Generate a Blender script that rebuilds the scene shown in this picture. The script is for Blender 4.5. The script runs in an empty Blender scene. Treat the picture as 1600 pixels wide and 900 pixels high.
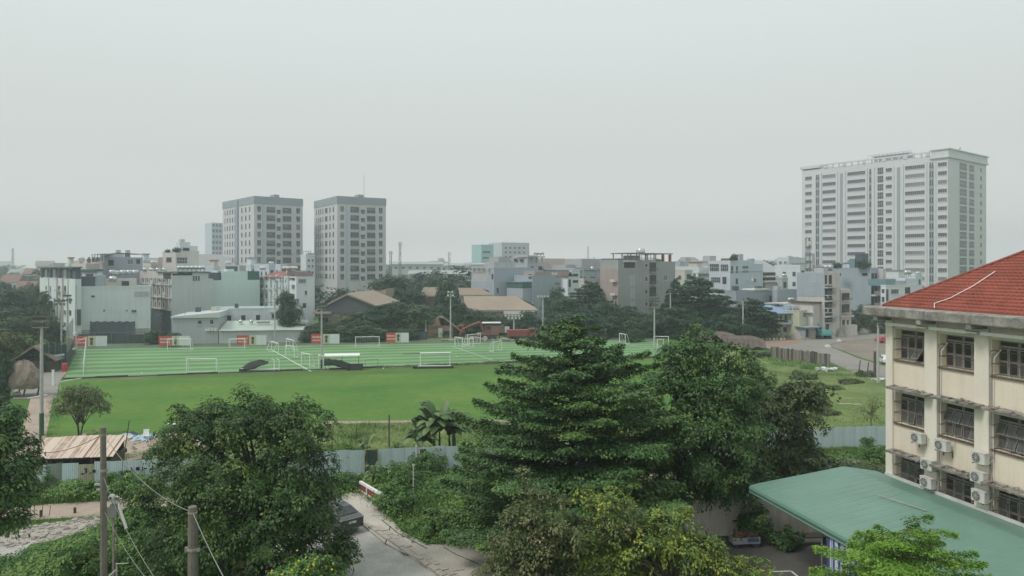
import bpy, math, random
import numpy as np
from mathutils import Matrix, Vector

scene = bpy.context.scene
COL = scene.collection
R = math.radians
H = 17.0            # camera height (m)
F = 1150.0          # focal length in pixels of a 1600 px wide picture
HZ = 418.0          # picture row of the horizon

# ------------------------------------------------------------------ camera
cam_d = bpy.data.cameras.new('camera')
cam = bpy.data.objects.new('camera', cam_d)
COL.objects.link(cam)
cam.location = (0, 0, H)
cam.rotation_euler = (R(90), 0, 0)
cam_d.sensor_width = 36.0
cam_d.lens = 36.0 * F / 1600.0
cam_d.shift_y = -(450.0 - HZ) / 1600.0
cam_d.clip_start = 0.5
cam_d.clip_end = 6000
scene.camera = cam

# ------------------------------------------------------------------ world and sun (overcast, soft light from the left)
SUN_EL, SUN_AZ = R(52), R(243)
world = bpy.data.worlds.new('World')
scene.world = world
world.use_nodes = True
wn, wl = world.node_tree.nodes, world.node_tree.links
wn.clear()
wout = wn.new('ShaderNodeOutputWorld')
wbg = wn.new('ShaderNodeBackground')
wbg.inputs['Strength'].default_value = 0.1
sky = wn.new('ShaderNodeTexSky')
sky.sky_type = 'NISHITA'
sky.sun_disc = False
sky.sun_elevation = SUN_EL
sky.sun_rotation = SUN_AZ
sky.air_density = 2.0
sky.dust_density = 6.0
tc = wn.new('ShaderNodeTexCoord')
sx = wn.new('ShaderNodeSeparateXYZ')
ramp = wn.new('ShaderNodeValToRGB')       # even overcast: brighter towards the zenith
ramp.color_ramp.interpolation = 'EASE'
e = ramp.color_ramp.elements
e[0].position, e[0].color = 0.0, (1.02, 0.97, 0.92, 1)
e[1].position, e[1].color = 1.0, (0.93, 1.0, 0.99, 1)
m = ramp.color_ramp.elements.new(0.055); m.color = (0.775, 0.77, 0.745, 1)
m = ramp.color_ramp.elements.new(0.15); m.color = (0.685, 0.722, 0.703, 1)
m = ramp.color_ramp.elements.new(0.36); m.color = (0.745, 0.812, 0.795, 1)
vm = wn.new('ShaderNodeVectorMath'); vm.operation = 'SCALE'; vm.inputs['Scale'].default_value = 10.0
mixw = wn.new('ShaderNodeMixRGB'); mixw.inputs['Fac'].default_value = 0.95
wl.new(tc.outputs['Generated'], sx.inputs[0])
wl.new(sx.outputs['Z'], ramp.inputs['Fac'])
wl.new(ramp.outputs['Color'], vm.inputs[0])
wl.new(sky.outputs['Color'], mixw.inputs['Color1'])
wl.new(vm.outputs['Vector'], mixw.inputs['Color2'])
wl.new(mixw.outputs['Color'], wbg.inputs['Color'])
wl.new(wbg.outputs['Background'], wout.inputs['Surface'])

sun_d = bpy.data.lights.new('sun', 'SUN')
sun_d.energy = 1.8
sun_d.angle = R(16)
sun_d.color = (1.0, 0.965, 0.92)
sun = bpy.data.objects.new('sun', sun_d)
COL.objects.link(sun)
to_sun = Vector((math.sin(SUN_AZ) * math.cos(SUN_EL), math.cos(SUN_AZ) * math.cos(SUN_EL), math.sin(SUN_EL)))
sun.rotation_euler = to_sun.to_track_quat('Z', 'Y').to_euler()

scene.view_settings.view_transform = 'Standard'
scene.view_settings.look = 'None'
scene.view_settings.exposure = 0.0
scene.view_settings.gamma = 1.0
scene.view_settings.use_curve_mapping = False
scene.cycles.use_denoising = True
scene.cycles.volume_bounces = 4
scene.cycles.max_bounces = 6
scene.cycles.diffuse_bounces = 3
scene.cycles.transmission_bounces = 3
scene.cycles.transparent_max_bounces = 6

# ------------------------------------------------------------------ measuring helpers
def wx(px, d): return (px - 800.0) / F * d
def wz(py, d): return H - (py - HZ) / F * d
def G(px, py, z=0.0):
    d = (H - z) * F / (py - HZ)
    return (wx(px, d), d)

# ------------------------------------------------------------------ materials
MATS = {}
def mat(name, col, rough=0.85, var=0.12, scale=1.2, streak=0.0, bump=0.0, metal=0.0, col2=None, spec=0.3,
        dirt=(0.09, 0.085, 0.075), fine=0.0):
    if name in MATS: return MATS[name]
    m = bpy.data.materials.new(name); m.use_nodes = True
    n, l = m.node_tree.nodes, m.node_tree.links
    b = n['Principled BSDF']
    b.inputs['Roughness'].default_value = rough
    b.inputs['Metallic'].default_value = metal
    b.inputs['Specular IOR Level'].default_value = spec
    t = n.new('ShaderNodeTexCoord')
    nz = n.new('ShaderNodeTexNoise'); nz.inputs['Scale'].default_value = scale; nz.inputs['Detail'].default_value = 6
    nz.inputs['Roughness'].default_value = 0.65
    l.new(t.outputs['Object'], nz.inputs['Vector'])
    mr = n.new('ShaderNodeMapRange')
    mr.inputs['From Min'].default_value = 0.28; mr.inputs['From Max'].default_value = 0.72
    l.new(nz.outputs['Fac'], mr.inputs['Value'])
    mx = n.new('ShaderNodeMixRGB')
    c1 = tuple(c * (1 - var) for c in col) + (1,)
    c2 = tuple(min(1, c * (1 + var)) for c in (col2 or col)) + (1,)
    mx.inputs['Color1'].default_value = c1; mx.inputs['Color2'].default_value = c2
    l.new(mr.outputs['Result'], mx.inputs['Fac'])
    out = mx.outputs['Color']
    if fine > 0:
        n3 = n.new('ShaderNodeTexNoise'); n3.inputs['Scale'].default_value = scale * 14; n3.inputs['Detail'].default_value = 3
        l.new(t.outputs['Object'], n3.inputs['Vector'])
        m3 = n.new('ShaderNodeMapRange'); m3.inputs['From Min'].default_value = 0.3; m3.inputs['From Max'].default_value = 0.7
        m3.inputs['To Min'].default_value = 1 - fine; m3.inputs['To Max'].default_value = 1 + fine
        l.new(n3.outputs['Fac'], m3.inputs['Value'])
        v3 = n.new('ShaderNodeVectorMath'); v3.operation = 'SCALE'
        l.new(out, v3.inputs[0]); l.new(m3.outputs['Result'], v3.inputs['Scale'])
        out = v3.outputs['Vector']
    if streak > 0:
        mp = n.new('ShaderNodeMapping'); mp.inputs['Scale'].default_value = (1.6, 1.6, 0.12)
        l.new(t.outputs['Object'], mp.inputs['Vector'])
        ns = n.new('ShaderNodeTexNoise'); ns.inputs['Scale'].default_value = 1.0; ns.inputs['Detail'].default_value = 7
        ns.inputs['Roughness'].default_value = 0.7
        l.new(mp.outputs['Vector'], ns.inputs['Vector'])
        ms = n.new('ShaderNodeMapRange'); ms.inputs['From Min'].default_value = 0.48; ms.inputs['From Max'].default_value = 0.78
        ms.inputs['To Max'].default_value = streak
        l.new(ns.outputs['Fac'], ms.inputs['Value'])
        m2 = n.new('ShaderNodeMixRGB'); m2.inputs['Color2'].default_value = tuple(dirt) + (1,)
        l.new(ms.outputs['Result'], m2.inputs['Fac']); l.new(out, m2.inputs['Color1'])
        out = m2.outputs['Color']
    l.new(out, b.inputs['Base Color'])
    if bump > 0:
        bp = n.new('ShaderNodeBump'); bp.inputs['Strength'].default_value = bump; bp.inputs['Distance'].default_value = 0.05
        nb = n.new('ShaderNodeTexNoise'); nb.inputs['Scale'].default_value = scale * 6; nb.inputs['Detail'].default_value = 5
        l.new(t.outputs['Object'], nb.inputs['Vector']); l.new(nb.outputs['Fac'], bp.inputs['Height'])
        l.new(bp.outputs['Normal'], b.inputs['Normal'])
    MATS[name] = m
    return m

def leaf_mat(name, stops, trans=0.12, rough=0.5):
    """stops: list of (position, colour); each leaf carries its own tint value"""
    if name in MATS: return MATS[name]
    m = bpy.data.materials.new(name); m.use_nodes = True
    n, l = m.node_tree.nodes, m.node_tree.links
    b = n['Principled BSDF']; out = n['Material Output']
    b.inputs['Roughness'].default_value = rough
    b.inputs['Specular IOR Level'].default_value = 0.35
    at = n.new('ShaderNodeAttribute'); at.attribute_name = 'tint'
    rp = n.new('ShaderNodeValToRGB')
    els = rp.color_ramp.elements
    els[0].position, els[0].color = stops[0][0], tuple(stops[0][1]) + (1,)
    els[1].position, els[1].color = stops[-1][0], tuple(stops[-1][1]) + (1,)
    for p, c in stops[1:-1]:
        q = els.new(p); q.color = tuple(c) + (1,)
    l.new(at.outputs['Fac'], rp.inputs['Fac'])
    l.new(rp.outputs['Color'], b.inputs['Base Color'])
    tr = n.new('ShaderNodeBsdfTranslucent')
    l.new(rp.outputs['Color'], tr.inputs['Color'])
    mx = n.new('ShaderNodeMixShader'); mx.inputs['Fac'].default_value = trans
    l.new(b.outputs['BSDF'], mx.inputs[1]); l.new(tr.outputs['BSDF'], mx.inputs[2])
    l.new(mx.outputs['Shader'], out.inputs['Surface'])
    MATS[name] = m
    return m

# ------------------------------------------------------------------ object helpers
def prop(o, label=None, cat=None, group=None, kind=None):
    if label: o['label'] = label
    if cat: o['category'] = cat
    if group: o['group'] = group
    if kind: o['kind'] = kind
    return o

def thing(name, label, cat, loc=(0, 0, 0), rz=0.0, group=None):
    o = bpy.data.objects.new(name, None)
    o.empty_display_size = 0.3
    COL.objects.link(o)
    o.location = loc; o.rotation_euler = (0, 0, rz)
    return prop(o, label, cat, group)

def inst(name, me, parent=None, loc=(0, 0, 0), rot=(0, 0, 0), scale=(1, 1, 1)):
    o = bpy.data.objects.new(name, me)
    COL.objects.link(o)
    o.location = loc; o.rotation_euler = rot; o.scale = scale
    if parent: o.parent = parent
    return o

def dup(root, loc, rz=0.0, label=None, group=None, scale=(1, 1, 1)):
    r = root.copy(); COL.objects.link(r)
    r.location = loc; r.rotation_euler = (0, 0, rz); r.scale = scale
    if label: r['label'] = label
    if group: r['group'] = group
    for ch in list(root.children):
        c = ch.copy(); COL.objects.link(c); c.parent = r
        for g in list(ch.children):
            q = g.copy(); COL.objects.link(q); q.parent = c
    return r

class MB:
    def __init__(s): s.v = []; s.f = []; s.mi = []
    def add(s, vs, fs, mi=0):
        k = len(s.v); s.v += [tuple(v) for v in vs]
        s.f += [tuple(i + k for i in f) for f in fs]; s.mi += [mi] * len(fs); return s
    BOXF = [(0, 3, 2, 1), (4, 5, 6, 7), (0, 1, 5, 4), (1, 2, 6, 5), (2, 3, 7, 6), (3, 0, 4, 7)]
    def box(s, x0, y0, z0, x1, y1, z1, mi=0):
        if x0 > x1: x0, x1 = x1, x0
        if y0 > y1: y0, y1 = y1, y0
        if z0 > z1: z0, z1 = z1, z0
        return s.add([(x0, y0, z0), (x1, y0, z0), (x1, y1, z0), (x0, y1, z0), (x0, y0, z1), (x1, y0, z1), (x1, y1, z1), (x0, y1, z1)], s.BOXF, mi)
    def obox(s, mtx, sx, sy, sz, mi=0):
        vs = [mtx @ Vector((x * sx / 2, y * sy / 2, z * sz / 2)) for z in (-1, 1) for x, y in ((-1, -1), (1, -1), (1, 1), (-1, 1))]
        return s.add(vs, s.BOXF, mi)
    def hexa(s, vs, mi=0): return s.add(vs, s.BOXF, mi)
    def quad(s, a, b, c, d, mi=0): return s.add([a, b, c, d], [(0, 1, 2, 3)], mi)
    def prism(s, poly, z0, z1, mi=0):
        n = len(poly)
        vs = [(x, y, z0) for x, y in poly] + [(x, y, z1) for x, y in poly]
        fs = [tuple(range(n - 1, -1, -1)), tuple(range(n, 2 * n))] + [(i, (i + 1) % n, n + (i + 1) % n, n + i) for i in range(n)]
        return s.add(vs, fs, mi)
    def extr_y(s, prof, y0, y1, mi=0):      # prof in (x, z)
        n = len(prof)
        vs = [(x, y0, z) for x, z in prof] + [(x, y1, z) for x, z in prof]
        fs = [tuple(range(n)), tuple(range(2 * n - 1, n - 1, -1))] + [(i, n + i, n + (i + 1) % n, (i + 1) % n) for i in range(n)]
        return s.add(vs, fs, mi)
    def extr_x(s, prof, x0, x1, mi=0):      # prof in (y, z)
        n = len(prof)
        vs = [(x0, y, z) for y, z in prof] + [(x1, y, z) for y, z in prof]
        fs = [tuple(range(n - 1, -1, -1)), tuple(range(n, 2 * n))] + [(i, (i + 1) % n, n + (i + 1) % n, n + i) for i in range(n)]
        return s.add(vs, fs, mi)
    def tube(s, pts, r, n=6, mi=0, cap=True):
        pts = [Vector(p) for p in pts]
        if not hasattr(r, '__len__'): r = [r] * len(pts)
        rings = []
        up = Vector((0.013, 0.021, 1))
        for i, p in enumerate(pts):
            a = pts[max(i - 1, 0)]; b = pts[min(i + 1, len(pts) - 1)]
            t = (b - a)
            t = t.normalized() if t.length > 1e-9 else Vector((0, 0, 1))
            u = t.cross(up)
            if u.length < 0.1: u = t.cross(Vector((1, 0.1, 0)))
            u.normalize(); w = t.cross(u)
            rings.append([p + (u * math.cos(2 * math.pi * k / n) + w * math.sin(2 * math.pi * k / n)) * r[i] for k in range(n)])
        k0 = len(s.v)
        for rg in rings: s.v += [tuple(v) for v in rg]
        for i in range(len(pts) - 1):
            for k in range(n):
                a = k0 + i * n + k; b = k0 + i * n + (k + 1) % n
                s.f.append((a, a + n, b + n, b)); s.mi.append(mi)
        if cap:
            s.f.append(tuple(k0 + k for k in range(n))); s.mi.append(mi)
            e = k0 + (len(pts) - 1) * n
            s.f.append(tuple(e + k for k in range(n - 1, -1, -1))); s.mi.append(mi)
        return s
    def lathe(s, prof, n=12, c=(0, 0, 0), mi=0, axis='z'):
        k0 = len(s.v)
        for r, h in prof:
            for k in range(n):
                a = 2 * math.pi * k / n
                p = (r * math.cos(a), r * math.sin(a), h)
                if axis == 'x': p = (p[2], p[0], p[1])
                if axis == 'y': p = (p[0], p[2], p[1])
                s.v.append((c[0] + p[0], c[1] + p[1], c[2] + p[2]))
        for i in range(len(prof) - 1):
            for k in range(n):
                a = k0 + i * n + k; b = k0 + i * n + (k + 1) % n
                s.f.append((a, b, b + n, a + n)); s.mi.append(mi)
        s.f.append(tuple(k0 + k for k in range(n - 1, -1, -1))); s.mi.append(mi)
        e = k0 + (len(prof) - 1) * n
        s.f.append(tuple(e + k for k in range(n))); s.mi.append(mi)
        return s
    def mesh(s, name, mats, smooth=False):
        me = bpy.data.meshes.new(name)
        me.from_pydata(s.v, [], s.f)
        if not isinstance(mats, (list, tuple)): mats = [mats]
        for m in mats: me.materials.append(m)
        me.polygons.foreach_set('material_index', s.mi)
        if smooth: me.polygons.foreach_set('use_smooth', [True] * len(s.f))
        me.validate(); me.update()
        return me
    def build(s, name, mats, parent=None, smooth=False, **kw):
        return inst(name, s.mesh(name, mats, smooth), parent, **kw)

def sheet(name, pts, z, material, kind='structure'):
    n = len(pts)
    mb = MB().add([(x, y, z) for x, y in pts], [tuple(range(n))])
    o = mb.build(name, material)
    if o.data.polygons[0].normal.z < 0: o.data.flip_normals()
    return prop(o, kind=kind)

# ------------------------------------------------------------------ foliage helpers
def norm(a): return a / np.maximum(np.linalg.norm(a, axis=1, keepdims=True), 1e-9)

def leaf_mesh(name, P, N, size, tint, material, aspect=0.55, T=None, rng=None, fold=0.12):
    rng = rng or np.random.default_rng(1)
    n = len(P)
    N = norm(N)
    if T is None: T = rng.normal(size=(n, 3))
    T = T - N * np.sum(T * N, axis=1, keepdims=True)
    T = norm(T); B = np.cross(N, T)
    s = size.reshape(-1, 1)
    mid = P + T * s * 0.45 + N * s * fold * 0.5
    tip = P + T * s - N * s * fold
    v = np.empty((n, 4, 3))
    v[:, 0] = P; v[:, 1] = mid + B * s * aspect * 0.5; v[:, 2] = tip; v[:, 3] = mid - B * s * aspect * 0.5
    me = bpy.data.meshes.new(name)
    me.vertices.add(4 * n); me.vertices.foreach_set('co', v.reshape(-1).astype(np.float32))
    me.loops.add(4 * n); me.loops.foreach_set('vertex_index', np.arange(4 * n, dtype=np.int32))
    me.polygons.add(n)
    me.polygons.foreach_set('loop_start', np.arange(0, 4 * n, 4, dtype=np.int32))
    a = me.attributes.new('tint', 'FLOAT', 'FACE')
    a.data.foreach_set('value', np.clip(tint, 0, 1).astype(np.float32))
    me.materials.append(material)
    me.update(calc_edges=True)
    return me

def broad_leaves(seed, lobes, nclus, nleaf, crad, lsize, spikes=0, up=0.5, low=0.35, tipgain=0.25):
    """leaf clumps spread over the outer shells of the lobes. lobes: (x, y, z, rx, ry, rz)"""
    rng = np.random.default_rng(seed)
    L = np.array(lobes, float)
    wgt = L[:, 3] * L[:, 4]; wgt = wgt / wgt.sum()
    ids = rng.choice(len(L), nclus, p=wgt)
    dirs = norm(rng.normal(size=(nclus, 3)))
    dirs[:, 2] = np.where(dirs[:, 2] < 0, dirs[:, 2] * (low + (1 - low) * rng.random(nclus)), dirs[:, 2])
    rad = 1 - 0.5 * rng.random(nclus) ** 1.7
    Cc = L[ids, :3] + dirs * rad[:, None] * L[ids, 3:6]
    outd = norm(dirs / L[ids, 3:6])
    if spikes:
        k = rng.integers(0, nclus, spikes)
        for q in range(3):
            Cc = np.vstack([Cc, L[ids[k], :3] + (dirs[k] * (1.02 + 0.07 * q)) * L[ids[k], 3:6] + np.array([0, 0, 0.1 * q])])
            outd = np.vstack([outd, outd[k]])
    nc = len(Cc)
    csz = crad * (0.6 + 0.8 * rng.random(nc))
    cn = norm(outd * 0.55 + np.array([0, 0, 0.75 + 0.3 * up]) + rng.normal(size=(nc, 3)) * 0.22)
    cu = norm(np.cross(cn, rng.normal(size=(nc, 3)))); cv = np.cross(cn, cu)
    ctint = rng.normal(0.42, 0.17, nc)
    n = nc * nleaf
    idx = np.repeat(np.arange(nc), nleaf)
    # every clump is a drooping spray: a bent disc of leaves lying one over the other
    th = rng.random(n) * 6.2832; rq = np.sqrt(rng.random(n)) * (0.75 + 0.35 * np.sin(th * 3 + idx))
    ru = (rq * np.cos(th) * 1.15)[:, None]; rv = (rq * np.sin(th) * 0.8)[:, None]; cs = csz[idx][:, None]
    off = (cu[idx] * ru + cv[idx] * rv + cn[idx] * (rng.normal(size=(n, 1)) * 0.13 - 0.30 * rq[:, None] ** 2)) * cs
    off[:, 2] -= 0.12 * rq * rq * csz[idx]
    P = Cc[idx] + off
    N = cn[idx] + 0.5 * off / cs + rng.normal(size=(n, 3)) * 0.26
    T = off / cs + outd[idx] * 0.3 + rng.normal(size=(n, 3)) * 0.3
    size = lsize * (0.65 + 0.7 * rng.random(n))
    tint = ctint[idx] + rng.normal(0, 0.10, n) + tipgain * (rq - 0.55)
    return P, N, size, tint, T, Cc, rng

def tree_trunk(mb, base_r, fork, targets, rng, lean=(0, 0), stems=1, n=7):
    """tapered trunk to the fork height, then curved limbs to the targets"""
    for st in range(stems):
        ox = 0 if stems == 1 else base_r * 1.1 * math.cos(2.4 * st)
        oy = 0 if stems == 1 else base_r * 1.1 * math.sin(2.4 * st)
        top = Vector((lean[0] + ox * 3, lean[1] + oy * 3, fork))
        pts = [Vector((ox, oy, -0.1)), Vector((ox * 1.2 + lean[0] * 0.25, oy * 1.2 + lean[1] * 0.2, fork * 0.35)), Vector((ox * 2 + lean[0] * 0.6, oy * 2 + lean[1] * 0.6, fork * 0.7)), top]
        rr = base_r if stems == 1 else base_r * 0.62
        mb.tube(pts, [rr * 1.35, rr, rr * 0.85, rr * 0.7], n)
        for i, t in enumerate(targets):
            if i % stems != st: continue
            t = Vector(t)
            mid = top.lerp(t, 0.5) + Vector((rng.normal() * 0.15, rng.normal() * 0.15, 0.12 * (t - top).length))
            mb.tube([top - Vector((0, 0, fork * 0.1)), top.lerp(mid, 0.55), mid, t], [rr * 0.6, rr * 0.42, rr * 0.3, rr * 0.1], 5)

def broad_tree(name, label, loc, lobes, material, bark, seed, nclus=400, nleaf=45, crad=0.8, lsize=0.2, fork=3.0, tr=0.2,
               spikes=0, group=None, cat='tree', stems=1, nlimb=14, up=0.5, low=0.35, rz=0.0, aspect=0.55, tipgain=0.25):
    root = thing(name, label, cat, loc, rz, group)
    P, N, s, t, T, Cc, rng = broad_leaves(seed, lobes, nclus, nleaf, crad, lsize, spikes, up, low, tipgain)
    keep = P[:, 2] > 0.05
    inst('crown', leaf_mesh('crown', P[keep], N[keep], s[keep], t[keep], material, aspect, T[keep], rng), root)
    mb = MB()
    sel = rng.choice(len(Cc), min(nlimb, len(Cc)), replace=False)
    tg = [tuple(l[:3]) for l in lobes] + [tuple(Cc[i]) for i in sel if Cc[i][2] > fork * 0.8]
    tree_trunk(mb, tr, fork, tg, rng, stems=stems)
    mb.build('trunk', bark, root, smooth=True)
    return root

def tier_leaves(seed, prof, tiers, nb, per_m, lsize, droop=0.1, thick=0.14, width=0.34, tip=0.25, jitter=0.35):
    """flat sprays on whorled branches. prof: list of (z, radius)"""
    rng = np.random.default_rng(seed)
    zs = [p[0] for p in prof]; rs = [p[1] for p in prof]
    Ps, Ns, Ss, Ts, Tg = [], [], [], [], []
    branches = []
    for z in tiers:
        r0 = np.interp(z, zs, rs)
        k = max(4, int(nb * (0.55 + 0.45 * r0 / max(rs))))
        a0 = rng.random() * 6.28
        for i in range(k):
            L = r0 * (0.62 + 0.48 * rng.random())
            if L < 0.25: continue
            a = a0 + 6.283 * (i + jitter * rng.normal()) / k
            z0 = z + rng.normal() * 0.22
            rise = 0.10 * L + rng.normal() * 0.05 * L
            n = int(per_m * L * (0.5 + 0.5 * L * width))
            u = 0.12 + 0.88 * rng.random(n) ** 0.62
            wv = width * L * np.clip(np.sin(np.pi * np.clip(u, 0, 1) ** 0.8) * 0.9 + 0.16, 0, 1)
            lat = np.clip(rng.normal(size=n) * 0.5, -1.15, 1.15) * wv
            # break the spray into twigs
            ph = rng.random() * 6
            lat = lat + 0.12 * wv * np.sin(u * L * 5 + ph)
            x = u * L
            zz = z0 + rise * u ** 1.2 - droop * L * u ** 3 + rng.normal(size=n) * thick * (0.6 + 0.5 * np.abs(np.sin(u * L * 2.3 + ph))) - 0.10 * np.abs(lat)
            ca, sa = math.cos(a), math.sin(a)
            P = np.stack([x * ca - lat * sa, x * sa + lat * ca, zz], 1)
            N = np.stack([rng.normal(size=n) * 0.45 + 0.25 * ca, rng.normal(size=n) * 0.45 + 0.25 * sa, np.ones(n)], 1)
            sgn = np.sign(lat)
            Tt = np.stack([ca - 0.8 * sgn * sa + rng.normal(size=n) * 0.5, sa + 0.8 * sgn * ca + rng.normal(size=n) * 0.5, rng.normal(size=n) * 0.3], 1)
            Ps.append(P); Ns.append(N); Tg.append(Tt)
            Ss.append(lsize * (0.6 + 0.8 * rng.random(n)))
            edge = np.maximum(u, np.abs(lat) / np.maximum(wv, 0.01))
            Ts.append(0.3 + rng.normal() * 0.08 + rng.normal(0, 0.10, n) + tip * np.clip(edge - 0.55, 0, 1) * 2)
            branches.append(((0, 0, z0 - 0.03), (0.5 * L * ca, 0.5 * L * sa, z0 + 0.5 * rise - 0.03), (0.9 * L * ca, 0.9 * L * sa, z0 + 0.8 * rise - 0.6 * droop * L - 0.02)))
    return np.vstack(Ps), np.vstack(Ns), np.concatenate(Ss), np.concatenate(Ts), np.vstack(Tg), branches, rng

def tier_tree(name, label, loc, prof, tiers, material, bark, seed, nb=9, per_m=60, lsize=0.13, tr=0.22, group=None, rz=0.0, **kw):
    root = thing(name, label, 'tree', loc, rz, group)
    P, N, s, t, T, br, rng = tier_leaves(seed, prof, tiers, nb, per_m, lsize, **kw)
    keep = P[:, 2] > 0.05
    inst('crown', leaf_mesh('crown', P[keep], N[keep], s[keep], t[keep], material, 0.6, T[keep], rng), root)
    mb = MB()
    top = max(tiers)
    mb.tube([(0, 0, -0.1), (0.03, 0.02, top * 0.4), (-0.03, 0, top * 0.75), (0, 0, top)], [tr * 1.3, tr, tr * 0.6, tr * 0.12], 8)
    for b in br: mb.tube(b, [tr * 0.28, tr * 0.17, 0.012], 4, cap=False)
    mb.build('trunk', bark, root, smooth=True)
    return root

def in_poly(x, y, poly):
    c = np.zeros(len(x), bool); n = len(poly); j = n - 1
    for i in range(n):
        xi, yi = poly[i]; xj, yj = poly[j]
        c ^= ((yi > y) != (yj > y)) & (x < (xj - xi) * (y - yi) / (yj - yi + 1e-12) + xi)
        j = i
    return c

def sample_poly(poly, n, rng):
    p = np.array(poly); lo, hi = p.min(0), p.max(0)
    xs, ys = np.empty(0), np.empty(0)
    while len(xs) < n:
        x = rng.uniform(lo[0], hi[0], n * 2); y = rng.uniform(lo[1], hi[1], n * 2)
        k = in_poly(x, y, poly); xs = np.concatenate([xs, x[k]]); ys = np.concatenate([ys, y[k]])
    return xs[:n], ys[:n]

def bumps(x, y, s, seed=0):
    r = random.Random(seed); t = 0
    for k in range(5):
        a, ph, f = r.random() * 6.28, r.random() * 6.28, s * (0.6 + 0.35 * k)
        t = t + np.sin((x * math.cos(a) + y * math.sin(a)) * f + ph) / (1 + 0.4 * k)
    return 0.5 + 0.5 * np.clip(t / 2.2, -1, 1)

def undergrowth(name, poly, n, hmin, hmax, nleaf, crad, lsize, material, seed, grass=False, aspect=0.5):
    """countless low leaves or blades over a piece of ground: one stuff object"""
    rng = np.random.default_rng(seed)
    x, y = sample_poly(poly, n, rng)
    h = hmin + (hmax - hmin) * bumps(x, y, 0.9, seed) ** 2.0 * (0.5 + 0.5 * rng.random(n))
    idx = np.repeat(np.arange(n), nleaf); m = n * nleaf
    ct = rng.normal(0.45, 0.14, n) + 0.6 * (bumps(x, y, 0.6, seed + 9) - 0.5)
    if grass:
        P = np.stack([x[idx] + rng.normal(size=m) * crad, y[idx] + rng.normal(size=m) * crad, np.zeros(m)], 1)
        T = np.stack([rng.normal(size=m) * 0.4, rng.normal(size=m) * 0.4, np.ones(m)], 1)
        N = np.stack([rng.normal(size=m), rng.normal(size=m), np.full(m, 0.3)], 1)
        size = h[idx] * (0.5 + 0.8 * rng.random(m))
    else:
        zz = h[idx] * rng.random(m) ** 0.55
        P = np.stack([x[idx] + rng.normal(size=m) * crad, y[idx] + rng.normal(size=m) * crad, zz], 1)
        N = np.stack([rng.normal(size=m) * 0.5, rng.normal(size=m) * 0.5 - 0.25, np.full(m, 0.8)], 1)
        T = rng.normal(size=(m, 3)); T[:, 2] *= 0.4
        size = lsize * (0.6 + 0.8 * rng.random(m))
    tint = ct[idx] + rng.normal(0, 0.1, m)
    o = inst(name, leaf_mesh(name, P, N, size, tint, material, aspect, T, rng))
    return prop(o, kind='stuff')
# ================================================================== THE SETTING
# ---- ground: one sheet to the horizon, patches of grass and bare soil
def ground_mat():
    m = bpy.data.materials.new('ground_soil_grass'); m.use_nodes = True
    n, l = m.node_tree.nodes, m.node_tree.links
    b = n['Principled BSDF']; b.inputs['Roughness'].default_value = 0.95; b.inputs['Specular IOR Level'].default_value = 0.1
    t = n.new('ShaderNodeTexCoord')
    a = n.new('ShaderNodeTexNoise'); a.inputs['Scale'].default_value = 0.09; a.inputs['Detail'].default_value = 8
    f = n.new('ShaderNodeTexNoise'); f.inputs['Scale'].default_value = 2.2; f.inputs['Detail'].default_value = 5
    l.new(t.outputs['Object'], a.inputs['Vector']); l.new(t.outputs['Object'], f.inputs['Vector'])
    r = n.new('ShaderNodeValToRGB'); e = r.color_ramp.elements
    e[0].position, e[0].color = 0.36, (0.075, 0.145, 0.035, 1)
    e[1].position, e[1].color = 0.70, (0.22, 0.17, 0.12, 1)
    q = e.new(0.55); q.color = (0.10, 0.165, 0.045, 1)
    l.new(a.outputs['Fac'], r.inputs['Fac'])
    mr = n.new('ShaderNodeMapRange'); mr.inputs['To Min'].default_value = 0.72; mr.inputs['To Max'].default_value = 1.28
    l.new(f.outputs['Fac'], mr.inputs['Value'])
    v = n.new('ShaderNodeVectorMath'); v.operation = 'SCALE'
    l.new(r.outputs['Color'], v.inputs[0]); l.new(mr.outputs['Result'], v.inputs['Scale'])
    l.new(v.outputs['Vector'], b.inputs['Base Color'])
    return m
sheet('ground', [(-1450, -150), (1450, -150), (1450, 1450), (-1450, 1450)], 0.0, ground_mat())

DIRT = mat('bare_soil', (0.30, 0.225, 0.165), 0.95, 0.22, 0.6, fine=0.18, col2=(0.33, 0.27, 0.21), bump=0.4)
PATH = mat('pale_dirt_track', (0.36, 0.29, 0.235), 0.95, 0.16, 0.5, fine=0.14, bump=0.3)
CONC = mat('worn_concrete', (0.45, 0.42, 0.36), 0.9, 0.2, 0.5, fine=0.14, bump=0.3, streak=0.0)
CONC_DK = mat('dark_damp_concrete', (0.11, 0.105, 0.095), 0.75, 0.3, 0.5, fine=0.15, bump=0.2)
ASPH = mat('old_asphalt', (0.375, 0.365, 0.335), 0.9, 0.2, 0.8, fine=0.16, bump=0.25)
ASPH_FAR = mat('grey_road_surface', (0.24, 0.225, 0.205), 0.9, 0.14, 0.12, fine=0.1)
FIELD = mat('mown_grass', (0.072, 0.185, 0.042), 0.95, 0.16, 0.07, fine=0.10, spec=0.1, col2=(0.118, 0.190, 0.044))
TURF_A = mat('turf_light_stripe', (0.19, 0.315, 0.16), 0.9, 0.14, 0.06, fine=0.05, spec=0.15)
TURF_B = mat('turf_dark_stripe', (0.11, 0.22, 0.088), 0.9, 0.14, 0.06, fine=0.05, spec=0.15)
TURF_E = mat('turf_edge_green', (0.075, 0.20, 0.095), 0.9, 0.1, 0.15, spec=0.15)
ROUGH = mat('rough_meadow', (0.115, 0.20, 0.055), 0.95, 0.34, 0.16, fine=0.25, spec=0.1, col2=(0.16, 0.19, 0.075))
LINE = mat('pitch_line_white', (0.7, 0.74, 0.7), 0.8, 0.05)

def GP(*pts): return [G(x, y) for x, y in pts]

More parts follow.
